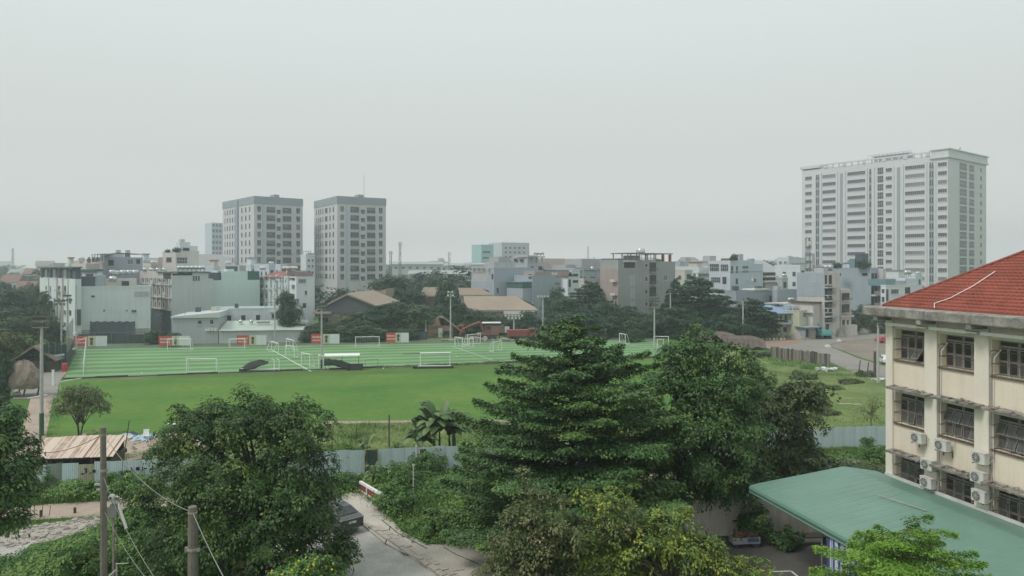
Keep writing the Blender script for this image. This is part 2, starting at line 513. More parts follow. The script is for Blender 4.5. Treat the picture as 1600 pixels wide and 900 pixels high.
# mown practice field this side of the striped pitches
sheet('grass_field', GP((62, 686), (98, 594), (420, 589), (790, 580), (1062, 560), (1190, 575), (1240, 662), (900, 668), (760, 657), (505, 660), (280, 684)), 0.02, FIELD)
# rough meadow along the corrugated fence
sheet('meadow', GP((505, 660), (760, 657), (900, 668), (1240, 662), (1190, 575), (1062, 560), (1120, 545), (1240, 566), (1330, 575), (1420, 580), (1420, 690), (1240, 690), (1000, 700), (760, 712), (505, 722), (300, 735), (280, 684)), 0.012, ROUGH)

# ---- striped artificial turf (mowing stripes run along the long side)
fA, fB, fC, fD = G(100, 592), G(1066, 557), G(1018, 532), G(122, 546)
def fq(u, v):
    a = (fA[0] + (fB[0] - fA[0]) * u, fA[1] + (fB[1] - fA[1]) * u)
    d = (fD[0] + (fC[0] - fD[0]) * u, fD[1] + (fC[1] - fD[1]) * u)
    return (a[0] + (d[0] - a[0]) * v, a[1] + (d[1] - a[1]) * v)
mb = MB(); NS = 15
for i in range(NS):
    v0, v1 = 0.03 + 0.97 * i / NS, 0.03 + 0.97 * (i + 1) / NS
    for j in range(12):
        u0, u1 = j / 12, (j + 1) / 12
        # the three pitches are mown a little out of step
        mi = (i + (1 if 4 <= j < 8 and False else 0)) % 2
        mb.quad(fq(u0, v0) + (0.06,), fq(u1, v0) + (0.06,), fq(u1, v1) + (0.06,), fq(u0, v1) + (0.06,), mi)
mb.quad(fq(0, 0) + (0.06,), fq(1, 0) + (0.06,), fq(1, 0.03) + (0.06,), fq(0, 0.03) + (0.06,), 2)
prop(mb.build('football_turf', [TURF_A, TURF_B, TURF_E]), kind='structure')

def line_strip(mb, p, q, w, z):
    d = Vector((q[0] - p[0], q[1] - p[1])); d.normalize(); nrm = Vector((-d.y, d.x)) * w / 2
    mb.quad((p[0] - nrm.x, p[1] - nrm.y, z), (q[0] - nrm.x, q[1] - nrm.y, z), (q[0] + nrm.x, q[1] + nrm.y, z), (p[0] + nrm.x, p[1] + nrm.y, z))
mb = MB()
for a, b, w in (((424, 547), (486, 581), 0.18), ((705, 541), (800, 574), 0.12),
                ((962, 536), (1064, 552), 0.15)):
    line_strip(mb, G(*a), G(*b), w, 0.085)
prop(mb.build('pitch_markings', LINE), kind='structure')
# dark netting kerb along the near edge of the turf, and the pale strip before it
KERB = mat('mossy_kerb', (0.05, 0.065, 0.045), 0.95, 0.3, 0.5)
mb = MB()
for j in range(24):
    p, q = fq(j / 24, -0.012), fq((j + 1) / 24, -0.012)
    h = 0.22 + 0.10 * math.sin(j * 2.1)
    mb.hexa([(p[0], p[1] - .25, 0), (q[0], q[1] - .25, 0), (q[0], q[1] + .25, 0), (p[0], p[1] + .25, 0), (p[0], p[1] - .25, h), (q[0], q[1] - .25, h), (q[0], q[1] + .25, h), (p[0], p[1] + .25, h)])
prop(mb.build('kerb', KERB), kind='structure')
mb = MB(); line_strip(mb, fq(0.0, -0.03), fq(0.72, -0.03), 0.35, 0.055)
prop(mb.build('pale_edge_strip', mat('pale_edge', (0.30, 0.32, 0.20), 0.9, 0.3, 0.3)), kind='structure')
# bare strip behind the far goals
sheet('far_verge', GP((110, 546.5), (125, 538), (1030, 526), (1035, 533)), 0.03, mat('worn_verge', (0.10, 0.13, 0.085), 0.95, 0.3, 0.2, fine=0.2))
# thin brown track at the field's near side
sheet('brown_track', GP((505, 659), (765, 655.5), (900, 666), (900, 668.5), (765, 658.5), (505, 663)), 0.036, DIRT)
# soil around the rusty shed and the lane along the field's left side
sheet('dirt_lane', GP((48, 622), (62, 600), (66, 580), (106, 580), (88, 600), (80, 640), (72, 684), (150, 684), (300, 676), (330, 690), (330, 706), (180, 722), (60, 734), (-120, 740), (30, 690)), 0.030, PATH)
sheet('grey_lane', GP((22, 610), (66, 560), (104, 575), (92, 600), (88, 622), (20, 624)), 0.040, mat('grey_lane_surface', (0.26, 0.24, 0.225), 0.9, 0.15, 0.4, fine=0.1))
# road along the fence, broken concrete ground and near asphalt
sheet('track', [G(-300, 812), G(30, 791), G(160, 783), G(240, 779), G(560, 758), G(900, 740), G(1250, 720), G(1500, 705), G(1500, 714), G(1250, 729), G(900, 752), G(560, 771), G(240, 793), G(150, 806), G(40, 814), G(-300, 838)], 0.02, PATH)
sheet('rubble_ground', GP((-300, 862), (0, 836), (60, 821), (120, 811), (165, 803), (150, 825), (80, 846), (0, 858), (-300, 890)), 0.026, mat('grey_rubble_ground', (0.33, 0.30, 0.26), 0.95, 0.35, 1.0, fine=0.3, bump=0.8))
sheet('side_road', GP((-300, 885), (0, 856), (48, 850), (30, 872), (-300, 940)), 0.032, ASPH)
sheet('near_road', GP((520, 800), (575, 826), (650, 876), (740, 925), (860, 1000), (520, 1100), (380, 1000), (420, 860)), 0.02, ASPH)

# right side: far road and bare plot
sheet('far_road', GP((1180, 541), (1215, 528), (1290, 528), (1420, 516), (1700, 505), (1700, 512), (1420, 524), (1320, 533), (1292, 540), (1340, 560), (1440, 590), (1700, 620), (1700, 640), (1420, 608), (1350, 590), (1290, 563), (1215, 548)), 0.06, ASPH_FAR)
sheet('bare_plot', GP((1294, 540), (1325, 532), (1420, 524), (1700, 512), (1700, 618), (1440, 588), (1345, 559)), 0.05, mat('bare_plot_soil', (0.215, 0.185, 0.15), 0.95, 0.25, 0.15, fine=0.2))
sheet('reddish_yard', GP((1190, 540), (1196, 528), (1262, 529), (1250, 536), (1215, 543)), 0.08, mat('red_soil', (0.28, 0.19, 0.15), 0.95, 0.2, 0.3, fine=0.15))
mb = MB()
for a, b in (((1290, 543.5), (1301, 544.5)), ((1309, 534), (1317, 534.6)), ((1330, 528.5), (1337, 529))):
    p, q = G(*a), G(*b); mb.box(p[0], p[1] - 0.8, 0.0, q[0], p[1] + 0.9, 0.42)
for i, (a, b) in enumerate(((1290, 1301), (1309, 1318))):
    p = G(a, 543 - 9 * i); q = G(b, 544 - 9 * i)
    mbk = MB().box(0, -.5, 0, q[0] - p[0], .6, .30).box(.15, -.35, .30, q[0] - p[0] - .15, .45, .5)
    o = mbk.build('median_block', mat('white_painted_block', (0.62, 0.63, 0.6), 0.8, 0.08), loc=(p[0], p[1], 0.07))
    prop(o, ['pale median block at the nearer tip of the road island', 'pale median block on the far side of the road island'][i], 'road block', 'median blocks on the far road')

# mounds in the meadow
def mound_sheet():
    r = np.random.default_rng(5)
    p0, p1 = (20, 74), (62, 128)
    nx, ny = 70, 90
    vs, fs = [], []
    poly = GP((1180, 575), (1200, 562), (1300, 572), (1430, 600), (1430, 670), (1180, 668))
    X, Y = np.meshgrid(np.linspace(p0[0], p1[0], nx), np.linspace(p0[1], p1[1], ny))
    x, y = X.ravel(), Y.ravel()
    z = 0.03 + np.clip(bumps(x, y, 0.28, 3) - 0.45, 0, 1) * 1.3 * np.clip((y - 76) / 6, 0, 1) * np.clip((126 - y) / 5, 0, 1) * np.clip((x - 20) / 4, 0, 1) * np.clip((62 - x) / 3, 0, 1)
    for j in range(ny - 1):
        for i in range(nx - 1):
            a = j * nx + i; fs.append((a, a + 1, a + nx + 1, a + nx))
    ins = in_poly(x, y, poly)
    fs = [f for f in fs if ins[list(f)].all()]
    mb = MB(); mb.v = list(zip(x, y, z)); mb.f = fs; mb.mi = [0] * len(fs)
    prop(mb.build('meadow_mounds', ROUGH, smooth=True), kind='structure')
mound_sheet()

# ---- pavement: raised worn concrete with broken kerb slabs along the road
pav = GP((532, 774), (580, 772), (604, 806), (628, 833), (668, 854), (735, 851), (790, 866), (880, 905), (900, 960), (760, 960), (700, 908), (640, 872), (600, 850), (574, 828), (540, 800))
prop(MB().prism(pav, -0.05, 0.13).build('pavement', CONC), kind='structure')
PAV = bpy.data.objects['pavement']
SLAB = mat('kerb_slab_stone', (0.40, 0.36, 0.31), 0.9, 0.2, 1.4, fine=0.12, bump=0.4)
rs = random.Random(11)
k0, k1 = Vector(G(574, 827) + (0,)), Vector(G(742, 940) + (0,))
kd = (k1 - k0); kl = kd.length; kd.normalize(); kn = Vector((-kd.y, kd.x, 0))
t = 0.0
while t < kl:
    ln = rs.uniform(0.7, 1.6)
    for row, (off, wd) in enumerate(((0.18, 0.34), (0.62, 0.42))):
        if row == 0 and rs.random() < 0.12: continue
        c = k0 + kd * (t + ln / 2 + row * 0.2) + kn * (off + rs.uniform(-.03, .03)); c.z = 0.125 + 0.035 * (1 - row) + rs.uniform(-.012, .012)
        mx = Matrix.Translation(c) @ Matrix.Rotation(math.atan2(kd.y, kd.x) + rs.uniform(-.04, .04), 4, 'Z') @ Matrix.Rotation(rs.uniform(-.05, .05), 4, 'X') @ Matrix.Rotation(rs.uniform(-.03, .03), 4, 'Y')
        MB().obox(mx, ln - 0.05, wd, 0.10).build('kerb_slab', SLAB, PAV)
    t += ln + 0.03
# cracks in the pavement: thin dark open joints
CRACK = mat('dark_joint', (0.05, 0.045, 0.04), 1.0, 0.2)
mb = MB()
for pts in (((596, 812), (620, 832), (640, 842), (668, 858)), ((693, 855), (712, 866), (745, 880), (790, 905)), ((580, 806), (604, 806)), ((610, 822), (602, 850)), ((660, 862), (640, 868), (625, 862)), ((706, 893), (726, 890))):
    for a, b in zip(pts, pts[1:]): line_strip(mb, G(*a, z=0.13), G(*b, z=0.13), 0.07, 0.134)
mb.build('open_joint', CRACK, PAV)['kind'] = 'stuff'

# yard under the green canopy
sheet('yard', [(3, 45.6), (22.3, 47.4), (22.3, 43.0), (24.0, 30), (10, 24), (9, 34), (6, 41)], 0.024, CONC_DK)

# concrete lumps on the rubble ground
RUB = mat('broken_concrete', (0.36, 0.33, 0.29), 0.95, 0.25, 2.0, bump=0.5)
mb = MB(); rr = random.Random(4)
for i in range(520):
    px, py = rr.uniform(-30, 160), rr.uniform(806, 856)
    x, y = G(px, py + (160 - px) * 0.0)
    if not in_poly(np.array([x]), np.array([y]), GP((-300, 862), (0, 836), (60, 821), (120, 811), (165, 803), (150, 825), (80, 846), (0, 858), (-300, 890)))[0]: continue
    s = rr.uniform(0.05, 0.22) * (0.4 + rr.random())
    mx = Matrix.Translation((x, y, 0.03 + s * 0.12)) @ Matrix.Rotation(rr.random() * 6, 4, 'Z') @ Matrix.Rotation(rr.uniform(-.4, .4), 4, 'X')
    mb.obox(mx, s * 1.5, s, s * 0.4)
prop(mb.build('rubble', RUB), kind='stuff')
# litter and clods on the bare soil by the field
mb = MB()
for i in range(160):
    px, py = rr.uniform(130, 300), rr.uniform(672, 706)
    x, y = G(px, py); s = rr.uniform(0.05, 0.22)
    mb.obox(Matrix.Translation((x, y, 0.04 + s * .2)) @ Matrix.Rotation(rr.random() * 6, 4, 'Z') @ Matrix.Rotation(rr.uniform(-.5, .5), 4, 'X'), s * 1.4, s, s * .5)
prop(mb.build('soil_clods', DIRT), kind='stuff')
# ================================================================== SCHOOL BUILDING (right foreground)
CREAM = mat('cream_plaster', (0.74, 0.66, 0.535), 0.9, 0.05, 0.5, streak=0.30, dirt=(0.33, 0.29, 0.23), fine=0.03)
PALE = mat('pale_cream_pilaster', (0.745, 0.69, 0.59), 0.9, 0.05, 0.6, streak=0.28, dirt=(0.33, 0.30, 0.24), fine=0.03)
GRIME = mat('weathered_concrete', (0.27, 0.255, 0.23), 0.95, 0.55, 1.6, streak=0.8, dirt=(0.06, 0.055, 0.05), fine=0.2, bump=0.5)
GRIME2 = mat('blackened_slab', (0.27, 0.245, 0.215), 0.95, 0.55, 2.2, streak=0.6, dirt=(0.05, 0.045, 0.04), fine=0.3, bump=0.8)
WHITE_SLAB = mat('white_visor', (0.66, 0.65, 0.61), 0.85, 0.10, 1.2, streak=0.2)
IRON = mat('grey_painted_iron', (0.27, 0.255, 0.24), 0.6, 0.25, 3.0, col2=(0.32, 0.285, 0.25))
RUSTI = mat('rusty_iron', (0.11, 0.075, 0.055), 0.8, 0.4, 3.0)
PANE = mat('dusty_window_glass', (0.035, 0.038, 0.038), 0.18, 0.5, 1.5, spec=0.5)
PANE_D = mat('dusty_hopper_glass', (0.10, 0.105, 0.105), 0.3, 0.3, 2.0, spec=0.5)
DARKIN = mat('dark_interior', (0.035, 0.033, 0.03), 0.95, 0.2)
TILE = mat('red_roof_tile', (0.25, 0.068, 0.046), 0.85, 0.26, 0.9, fine=0.16, streak=0.4, dirt=(0.14, 0.06, 0.05))
PVC = mat('white_pvc', (0.72, 0.68, 0.66), 0.5, 0.06)
GREYPIPE = mat('grey_pipe', (0.36, 0.34, 0.31), 0.7, 0.2)

SC = (22.28, 43.6); SYAW = math.atan2(-0.974, 0.228)
sa = Vector((math.cos(SYAW), math.sin(SYAW))); sb = Vector((-math.sin(SYAW), math.cos(SYAW)))
def s_loc(px, off=0.0):
    """position along the facade of picture column px, off metres in front of the wall"""
    k = (px - 800) / F; ox, oy = SC[0] - sb.x * off, SC[1] - sb.y * off
    return (oy * k - ox) / (sa.x - sa.y * k)
def s_z(px, py, off=0.0):
    s = s_loc(px, off); d = SC[1] - sb.y * off + sa.y * s
    return s, wz(py, d)
school = thing('school_building', 'cream three storey school block with red hip roof and iron window grilles', 'building', (SC[0], SC[1], 0), SYAW)
LEN, DEP, BAY = 19.2, 11.0, 3.28
EAVE = 14.06; FL = 3.67
NB = 5
op_x = [(0.57 + BAY * k, 2.86 + BAY * k) for k in range(NB)]
rows = [(11.62, 13.42), (11.62 - FL, 13.42 - FL), (11.62 - 2 * FL, 13.42 - 2 * FL)]
# walls around deep openings (spandrels, piers), end walls and back
WT = 0.5
mb = MB()
zs = [0.0]
for lo, hi in reversed(rows): zs += [lo, hi]
zs.append(EAVE + .08)
for i in range(0, len(zs), 2):                       # full-width spandrel bands
    mb.box(0.0, 0.0, zs[i], LEN, WT, zs[i + 1])
for lo, hi in rows:                                  # piers between openings
    xs = [0.0]
    for a, b in op_x: xs += [a, b]
    xs.append(LEN)
    for i in range(0, len(xs), 2): mb.box(xs[i], 0.002, lo, xs[i + 1], WT, hi)
mb.box(0.0, WT, 0, 0.3, DEP, EAVE).box(LEN - 0.3, WT, 0, LEN, DEP, EAVE).box(0.3, DEP - .3, 0, LEN - 0.3, DEP, EAVE)
wall = mb.build('wall', CREAM, school)
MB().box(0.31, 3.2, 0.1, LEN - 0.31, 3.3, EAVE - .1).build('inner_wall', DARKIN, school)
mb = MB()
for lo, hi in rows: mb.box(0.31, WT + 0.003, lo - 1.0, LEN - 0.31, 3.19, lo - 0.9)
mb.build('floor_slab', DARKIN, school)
# pilasters
px_ = [(-0.05, 0.5)] + [(2.92 + BAY * k, 3.78 + BAY * k) for k in range(NB)]
for a, b in px_: MB().box(a, -0.13, 0, b, -0.002, EAVE + .06).build('pilaster', PALE, school)
# eave slab with drip beam ends
mb = MB().extr_x([(-1.12, EAVE + 0.10), (-1.15, EAVE + .16), (-1.15, EAVE + 0.58), (-0.9, EAVE + .66), (DEP + 1.1, EAVE + .66), (DEP + 1.1, EAVE + .10)], -.78, LEN + .8)
eave = mb.build('eave_slab', GRIME, school)
for k in range(NB + 1):
    MB().box(0.10 + BAY * k, -1.10, EAVE - 0.14, 0.42 + BAY * k, -0.13, EAVE + 0.098).build('eave_bracket', GRIME, school)
# window visors: straight white ones on the top floor, crumbling slabs below
rs = random.Random(2)
for k in range(NB):
    x0 = 0.50 + BAY * k
    o = MB().box(0, -0.62, 0, 3.05, -0.135, .10).box(0, -0.66, -.02, 2.4, -0.60, .15).build('window_visor', WHITE_SLAB, school, loc=(x0, 0, 13.66), rot=(0, 0, 0))
    for r in (1, 2):
        z = 13.70 - FL * r
        mb = MB(); n = 16; sl_ = (2.95 if r == 1 else 2.45)
        top = []; bot = []
        for i in range(n + 1):
            x = x0 + .12 + sl_ * i / n
            jit = rs.uniform(-0.06, 0.03)
            top.append((x, -0.72 + jit, z + 0.05 + rs.uniform(-.03, .035))); bot.append((x, -0.70 + jit * .6, z - 0.07 + rs.uniform(-.015, .03)))
        kk = len(mb.v)
        for i in range(n + 1):
            x = x0 + .12 + sl_ * i / n
            mb.v += [top[i], bot[i], (x, -0.135, z + 0.10 + rs.uniform(-.02, .02)), (x, -0.135, z - 0.05)]
        for i in range(n):
            a = kk + 4 * i; b = a + 4
            for f in ((a, b, b + 1, a + 1), (a + 2, b + 2, b, a), (a + 1, b + 1, b + 3, a + 3)): mb.f.append(f); mb.mi.append(0)
        mb.f += [(kk, kk + 1, kk + 3, kk + 2), (kk + 4 * n, kk + 4 * n + 2, kk + 4 * n + 3, kk + 4 * n + 1)]; mb.mi += [0, 0]
        vis = mb.build('window_visor', GRIME2, school)
        vis['label'] = 'crumbling blackened concrete window visor'
        for q in range(9):           # rubble and bent bits lying on the slab
            s = rs.uniform(.05, .2)
            m2 = Matrix.Translation((x0 + rs.uniform(.2, sl_), rs.uniform(-.6, -.2), z + .11)) @ Matrix.Rotation(rs.random() * 3, 4, 'Z') @ Matrix.Rotation(rs.uniform(-.4, .4), 4, 'Y')
            MB().obox(m2, s * 2.6, s * .8, .05).build('debris', GRIME2, vis)
# windows: iron frame in the recess, panes (some pushed open), outer grille
def frame_mesh(w, h):
    mb = MB(); t = 0.05
    y0, y1 = 0.0, 0.06
    tr = h * 0.78
    for x in (0, w - t): mb.box(x, y0, 0, x + t, y1, h)
    for z, q in ((0, t), (h - t, t), (tr, t * 1.2), (h * 0.39, t)): mb.box(t + .001, y0 + .003, z, w - t - .001, y1 - .003, z + q)
    for i in (1, 2, 3): mb.box(w * i / 4 - t * .6, y0 - .004, t + .001, w * i / 4 + t * .6, y1 + .004, tr - .001)
    mb.box(w / 2 - t / 2, y0 - .004, tr + t * 1.2 + .001, w / 2 + t / 2, y1 + .004, h - t - .001)
    return mb.mesh('window', IRON)
OW, OH = op_x[0][1] - op_x[0][0], rows[0][1] - rows[0][0]
FM = frame_mesh(OW, OH)
def pane_mesh(w, h, m, frame=True):
    mb = MB().box(0.03, -.012, -h + .03, w - .03, .0, -.03)
    for a in ((0, -h, w, -h + .04), (0, -.04, w, 0), (0, -h + .04, .035, -.04), (w - .035, -h + .04, w, -.04)):
        mb.box(a[0], -.028, a[1], a[2], .012, a[3], 1)
    return mb.mesh('pane', [m, IRON])
pw, ph = OW / 4 - .075, OH * 0.39 - .08
PM = pane_mesh(pw, ph, PANE); PMD = pane_mesh(pw, ph, PANE_D); PT = pane_mesh(OW / 2 - .09, OH * .22 - .12, PANE)
def grille_mesh(w, h):
    mb = MB()
    for z in (0.02, h * .33, h * .68): mb.box(-.02, -.11, z, w, -.09, z + .03); mb.box(-.02, -.089, z, .005, .44, z + .028)
    for i in range(5):
        x = w * i / 4; mb.box(x - .007, -.088, .051, x + .007, -.072, h * .68 - .002)
    for z in (.02, .35, .68): pass
    mb.box(-.02, -.12, -.06, w + .05, -.05, .0, 0)
    return mb.mesh('grille', RUSTI)
GM = grille_mesh(OW, OH)
for k in range(NB):
    for r, (lo, hi) in enumerate(rows):
        x0 = op_x[k][0]
        w = inst('window', FM, school, (x0, 0.42, lo))
        inst('grille', GM, w, (0, -0.40, 0))
        for i in range(4):
            for j in range(2):
                top = OH * (.39 * (j + 1)) - .015 + (0.045 if j == 0 else 0.0)
                ang = 0.0
                if r == 1 and k >= 1: ang = rs.choice([-24, -28, -22, -26, -8])
                elif r == 1 and k == 0: ang = rs.choice([0, -10, -20])
                elif r == 0 and k == 0 and (i, j) == (2, 0): ang = -38
                elif r == 2: ang = rs.choice([0, 0, -6, -16] if k == 0 else [0, 0, 0, -5])
                p = inst('pane', PMD if ang < -4 else rs.choice([PM, PM, PMD]), w, (OW * i / 4 + .04, -.012, top - .03), (R(ang), 0, 0))
        for i in range(2): inst('pane', PT, w, (OW / 2 * i + .045, .03, OH - .065))
# hip roof: courses of tiles, each course a stepped row of rounded tiles
PITCH = 0.63; ROWN = 25; STEP = 0.255
y_e, z_e = -0.35, EAVE + 0.68
for c in range(ROWN):
    yo, zo = y_e + STEP * c, z_e + STEP * PITCH * c
    x0, x1 = 0.02 + STEP * c, LEN - STEP * c
    if x1 - x0 < 0.5: break
    n = max(2, int((x1 - x0) / 0.15)); mb = MB()
    for i in range(n + 1):
        x = x0 + (x1 - x0) * i / n
        ph_ = (i % 2)
        h = 0.075 if ph_ else 0.035
        y2, z2 = yo + STEP * 1.12, zo + STEP * 1.12 * PITCH
        jz = rs.uniform(-.004, .004)
        xt = x0 + STEP * 1.12 + (x1 - x0 - 2.24 * STEP) * i / n
        mb.v += [(x, yo, zo - .02), (x, yo, zo + h + .035 + jz), (xt, y2, z2 + h * .5 - 0.012)]
    for i in range(n):
        a = 3 * i
        mb.f += [(a, a + 3, a + 4, a + 1), (a + 1, a + 4, a + 5, a + 2)]; mb.mi += [0, 0]
    mb.build('tile_course', TILE, school)
    # the hip end facing away from the street
    n = 8; mb = MB(); ya, yb = y_e + STEP * c, DEP + .35 - STEP * c
    if yb - ya > .5:
        mb.v = [(x0, yb, zo - .02), (x0, ya, zo - .02), (x0, yb, zo + .06), (x0, ya, zo + .06), (x0 + STEP * 1.1, yb - STEP * 1.1, zo + STEP * 1.1 * PITCH), (x0 + STEP * 1.1, ya + STEP * 1.1, zo + STEP * 1.1 * PITCH)]
        mb.f = [(0, 1, 3, 2), (2, 3, 5, 4)]; mb.mi = [0, 0]
        mb.build('tile_course', TILE, school)
top_c = min(ROWN, int((DEP / 2 + .35) / STEP))
mb = MB(); n = 40
for i in range(n):                                       # round hip tiles
    a = Vector((-.02, y_e - .03, z_e + .03)); b = Vector((-.02 + STEP * top_c, y_e + STEP * top_c, z_e + STEP * top_c * PITCH + .08))
    p, q = a.lerp(b, i / n), a.lerp(b, (i + 1.1) / n)
    mb.tube([p, q], [.10, .085], 6)
mb.build('hip_ridge', mat('dark_hip_tile', (0.22, 0.07, 0.055), 0.85, 0.25, 2.0), school)
yb2 = DEP + .35; ym = y_e + STEP * top_c; zt = z_e + STEP * top_c * PITCH
MB().add([(0, yb2, z_e), (LEN, yb2, z_e), (LEN - STEP * top_c, ym + .3, zt), (STEP * top_c, ym + .3, zt)], [(0, 1, 2, 3)]).build('rear_roof_slope', TILE, school)
MB().box(0, y_e + .05, z_e - .019, LEN, y_e + .35, z_e - .004).build('tile_shade_strip', mat('painted_gap_shade', (0.03, 0.025, 0.02), 0.9, 0.2), school)  # near-black strip: shade under the lowest tiles put in as colour

# roof conduit: white pipe resting on the tiles
def on_roof(px, py, lift=0.13):
    # intersect the view ray with the front slope plane
    o = Vector((0 - SC[0], 0 - SC[1])); d = Vector(((px - 800) / F, 1.0))
    oy, dy = sb.dot(o), sb.dot(d); ox, dx = sa.dot(o), sa.dot(d)
    dz = -(py - HZ) / F
    # z = z_e + (y - y_e)*PITCH + lift
    t = (z_e + lift - H + (oy - y_e) * PITCH) / (dz - dy * PITCH)
    return (ox + dx * t, oy + dy * t, H + dz * t)
pts = [on_roof(1460, 481), on_roof(1460, 474), on_roof(1484, 466), on_roof(1520, 447), on_roof(1555, 424)]
o = MB().tube(pts, 0.027, 6).build('roof_conduit', PVC, school)
# drain pipes and cable drops on the pilasters
def pipe(pts, r, m, nm='drain_pipe'): return MB().tube(pts, r, 6).build(nm, m, school)
for k in range(NB):
    xp = 3.86 + BAY * k
    pipe([(xp, -.06, 4.4), (xp + .02, -.06, 9.0), (xp - .01, -.06, 12.6), (xp + .0, -.10, 12.72), (xp + .3, -.10, 12.85)], .035, GREYPIPE)
    pipe([(xp + .12, -.04, 5.2), (xp + .10, -.05, 9.4), (xp + .13, -.05, 11.2), (xp + .18, -.06, 12.5), (xp + .42, .1, 12.95)], .028, PVC, 'cable_duct')

# air conditioners on the facade
AC_W = mat('ac_white_casing', (0.62, 0.61, 0.57), 0.5, 0.08, 3.0, streak=0.25)
AC_D = mat('ac_dark_fan', (0.06, 0.06, 0.06), 0.6, 0.2)
def make_ac():
    t = thing('air_conditioner', 'x', 'air conditioner')
    MB().box(-.40, -.30, 0, .40, 0, .56).box(-.42, -.31, .545, .42, .01, .575).build('casing', AC_W, t)
    mb = MB().lathe([(.23, 0.0), (.23, .025)], 20, (-.10, -.327, .28), 0, 'y')
    f = mb.build('fan_opening', AC_D, t)
    mb = MB()
    for r_ in (.08, .15, .225):
        pts = [(-.10 + r_ * math.cos(a * .3927), -.335, .28 + r_ * math.sin(a * .3927)) for a in range(17)]
        mb.tube(pts, .007, 4, cap=False)
    for a in range(8): mb.tube([(-.10, -.335, .28), (-.10 + .225 * math.cos(a * .785), -.335, .28 + .225 * math.sin(a * .785))], .006, 4)
    mb.build('fan_guard', AC_W, f)
    mb = MB()
    for x in (-.3, .3): mb.box(x - .02, -.34, -.05, x + .02, .22, -.01); mb.box(x - .018, .18, -.35, x + .018, .22, -.051)
    mb.build('bracket', RUSTI, t)
    MB().tube([(.41, -.1, .15), (.47, -.08, .1), (.50, .1, .3), (.48, .2, .7)], .02, 5).build('refrigerant_pipe', GREYPIPE, t)
    return t
ac = [(1433, 692, 'lone air conditioner under the middle window next to the wall corner'),
      (1471, 704, 'air conditioner between the first and second bays hanging beside the drain pipe'),
      (1530, 724, 'air conditioner on the second pilaster just above the crumbling visor'),
      (1449, 734, 'upper air conditioner of the pair beside the first lowest window'),
      (1448, 762, 'lower air conditioner of the pair beside the first lowest window, just above the green roof'),
      (1528, 754, 'upper air conditioner of the pair beside the second lowest window'),
      (1530, 784, 'lower air conditioner of the pair beside the second lowest window')]
base = None
for i, (px, py, lb) in enumerate(ac):
    s, z = s_z(px, py, 0.45)
    p = Vector(SC) + sa * s - sb * 0.24
    if base is None:
        base = make_ac(); base.location = (p.x, p.y, z); base.rotation_euler = (0, 0, SYAW); base['label'] = lb; base['group'] = 'air conditioners on the school facade'
    else: dup(base, (p.x, p.y, z), SYAW, lb, 'air conditioners on the school facade')

# ================================================================== GREEN CANOPY
CAN = mat('green_sheet_metal', (0.150, 0.265, 0.215), 0.42, 0.11, 0.35, streak=0.22, dirt=(0.16, 0.22, 0.18), spec=0.4)
canopy = thing('canopy', 'long green sheet metal canopy roof leaning against the school wall', 'canopy', (SC[0], SC[1], 0), SYAW)
def can_prof():
    return [(-8.20, 3.86), (-8.26, 4.04), (-8.20, 4.17), (-8.05, 4.24), (-7.6, 4.32), (-6.0, 4.555), (-4.2, 4.82), (-2.5, 5.07), (-2.3, 5.09), (-2.1, 5.07), (-0.16, 4.74)]
prof = can_prof()
PITCHX = 0.62
xk = -1.55
i = 0
def skew(y): return max(0.0, (y + 8.6) / 8.6) * .75     # the far edge is cut slightly askew
while xk < 17.5:
    mb = MB(); a, b = xk, xk + PITCHX
    for (y, z) in prof:
        sk = skew(y) * max(0, 1 - (xk + 1.55) / 6)
        zz = z - 0.015 * (xk + 1.5) * 0.3
        mb.v += [(a + sk, y, zz), (a + .04 + sk, y, zz + .017), (a + .10 + sk, y, zz + .017), (a + .14 + sk, y, zz), (a + .36 + sk, y, zz + .010), (b + .005 + skew(y) * max(0, 1 - (xk + PITCHX + 1.55) / 6), y, zz)]
    for j in range(len(prof) - 1):
        for q in range(5):
            u = 6 * j + q; mb.f.append((u, u + 1, u + 7, u + 6)); mb.mi.append(0)
    mb.build('roof_sheet', CAN, canopy)
    xk += PITCHX; i += 1
mb = MB().tube([(-1.55, -8.20, 3.84), (17.5, -8.20, 3.70)], .05, 6)
mb.build('eave_tube', CAN, canopy)
STEEL = mat('grey_steel_post', (0.16, 0.165, 0.17), 0.5, 0.2)
for x in (0.6, 4.6, 8.6, 12.6, 16.6):
    MB().tube([(x, -7.8 if x > 1 else -3.0, 0), (x, -7.8 if x > 1 else -3.0, 4.0 if x > 1 else 4.7)], .06, 8).build('post', STEEL, canopy)
    MB().extr_x([(-8.0, 3.62), (-8.0, 3.78), (-2.4, 4.84), (-.2, 4.66), (-.2, 4.5), (-2.4, 4.62)], x - .04, x + .04).build('rafter', STEEL, canopy)
for y, z in ((-7.6, 4.15), (-5.5, 4.5), (-3.5, 4.8), (-1.2, 4.85)):
    MB().box(-.4, y - .03, z - .06, 17.4, y + .03, z - .005).build('purlin', STEEL, canopy)
MB().box(0.0, -.24, 4.74, 17.4, -.14, 4.90).build('wall_flashing', mat('pale_flashing', (0.55, 0.56, 0.53), 0.6, 0.15), canopy)
# rod lying on the canopy roof
def on_plane(px, py, z):
    x, y = G(px, py, z); return (x, y, z)
mb = MB().tube([on_plane(1369, 772, 5.02), on_plane(1412, 786, 5.0), on_plane(1448, 798, 4.98)], .03, 5)
prop(mb.build('metal_rod', GREYPIPE), 'thin metal rod lying loose on the green canopy roof', 'rod')
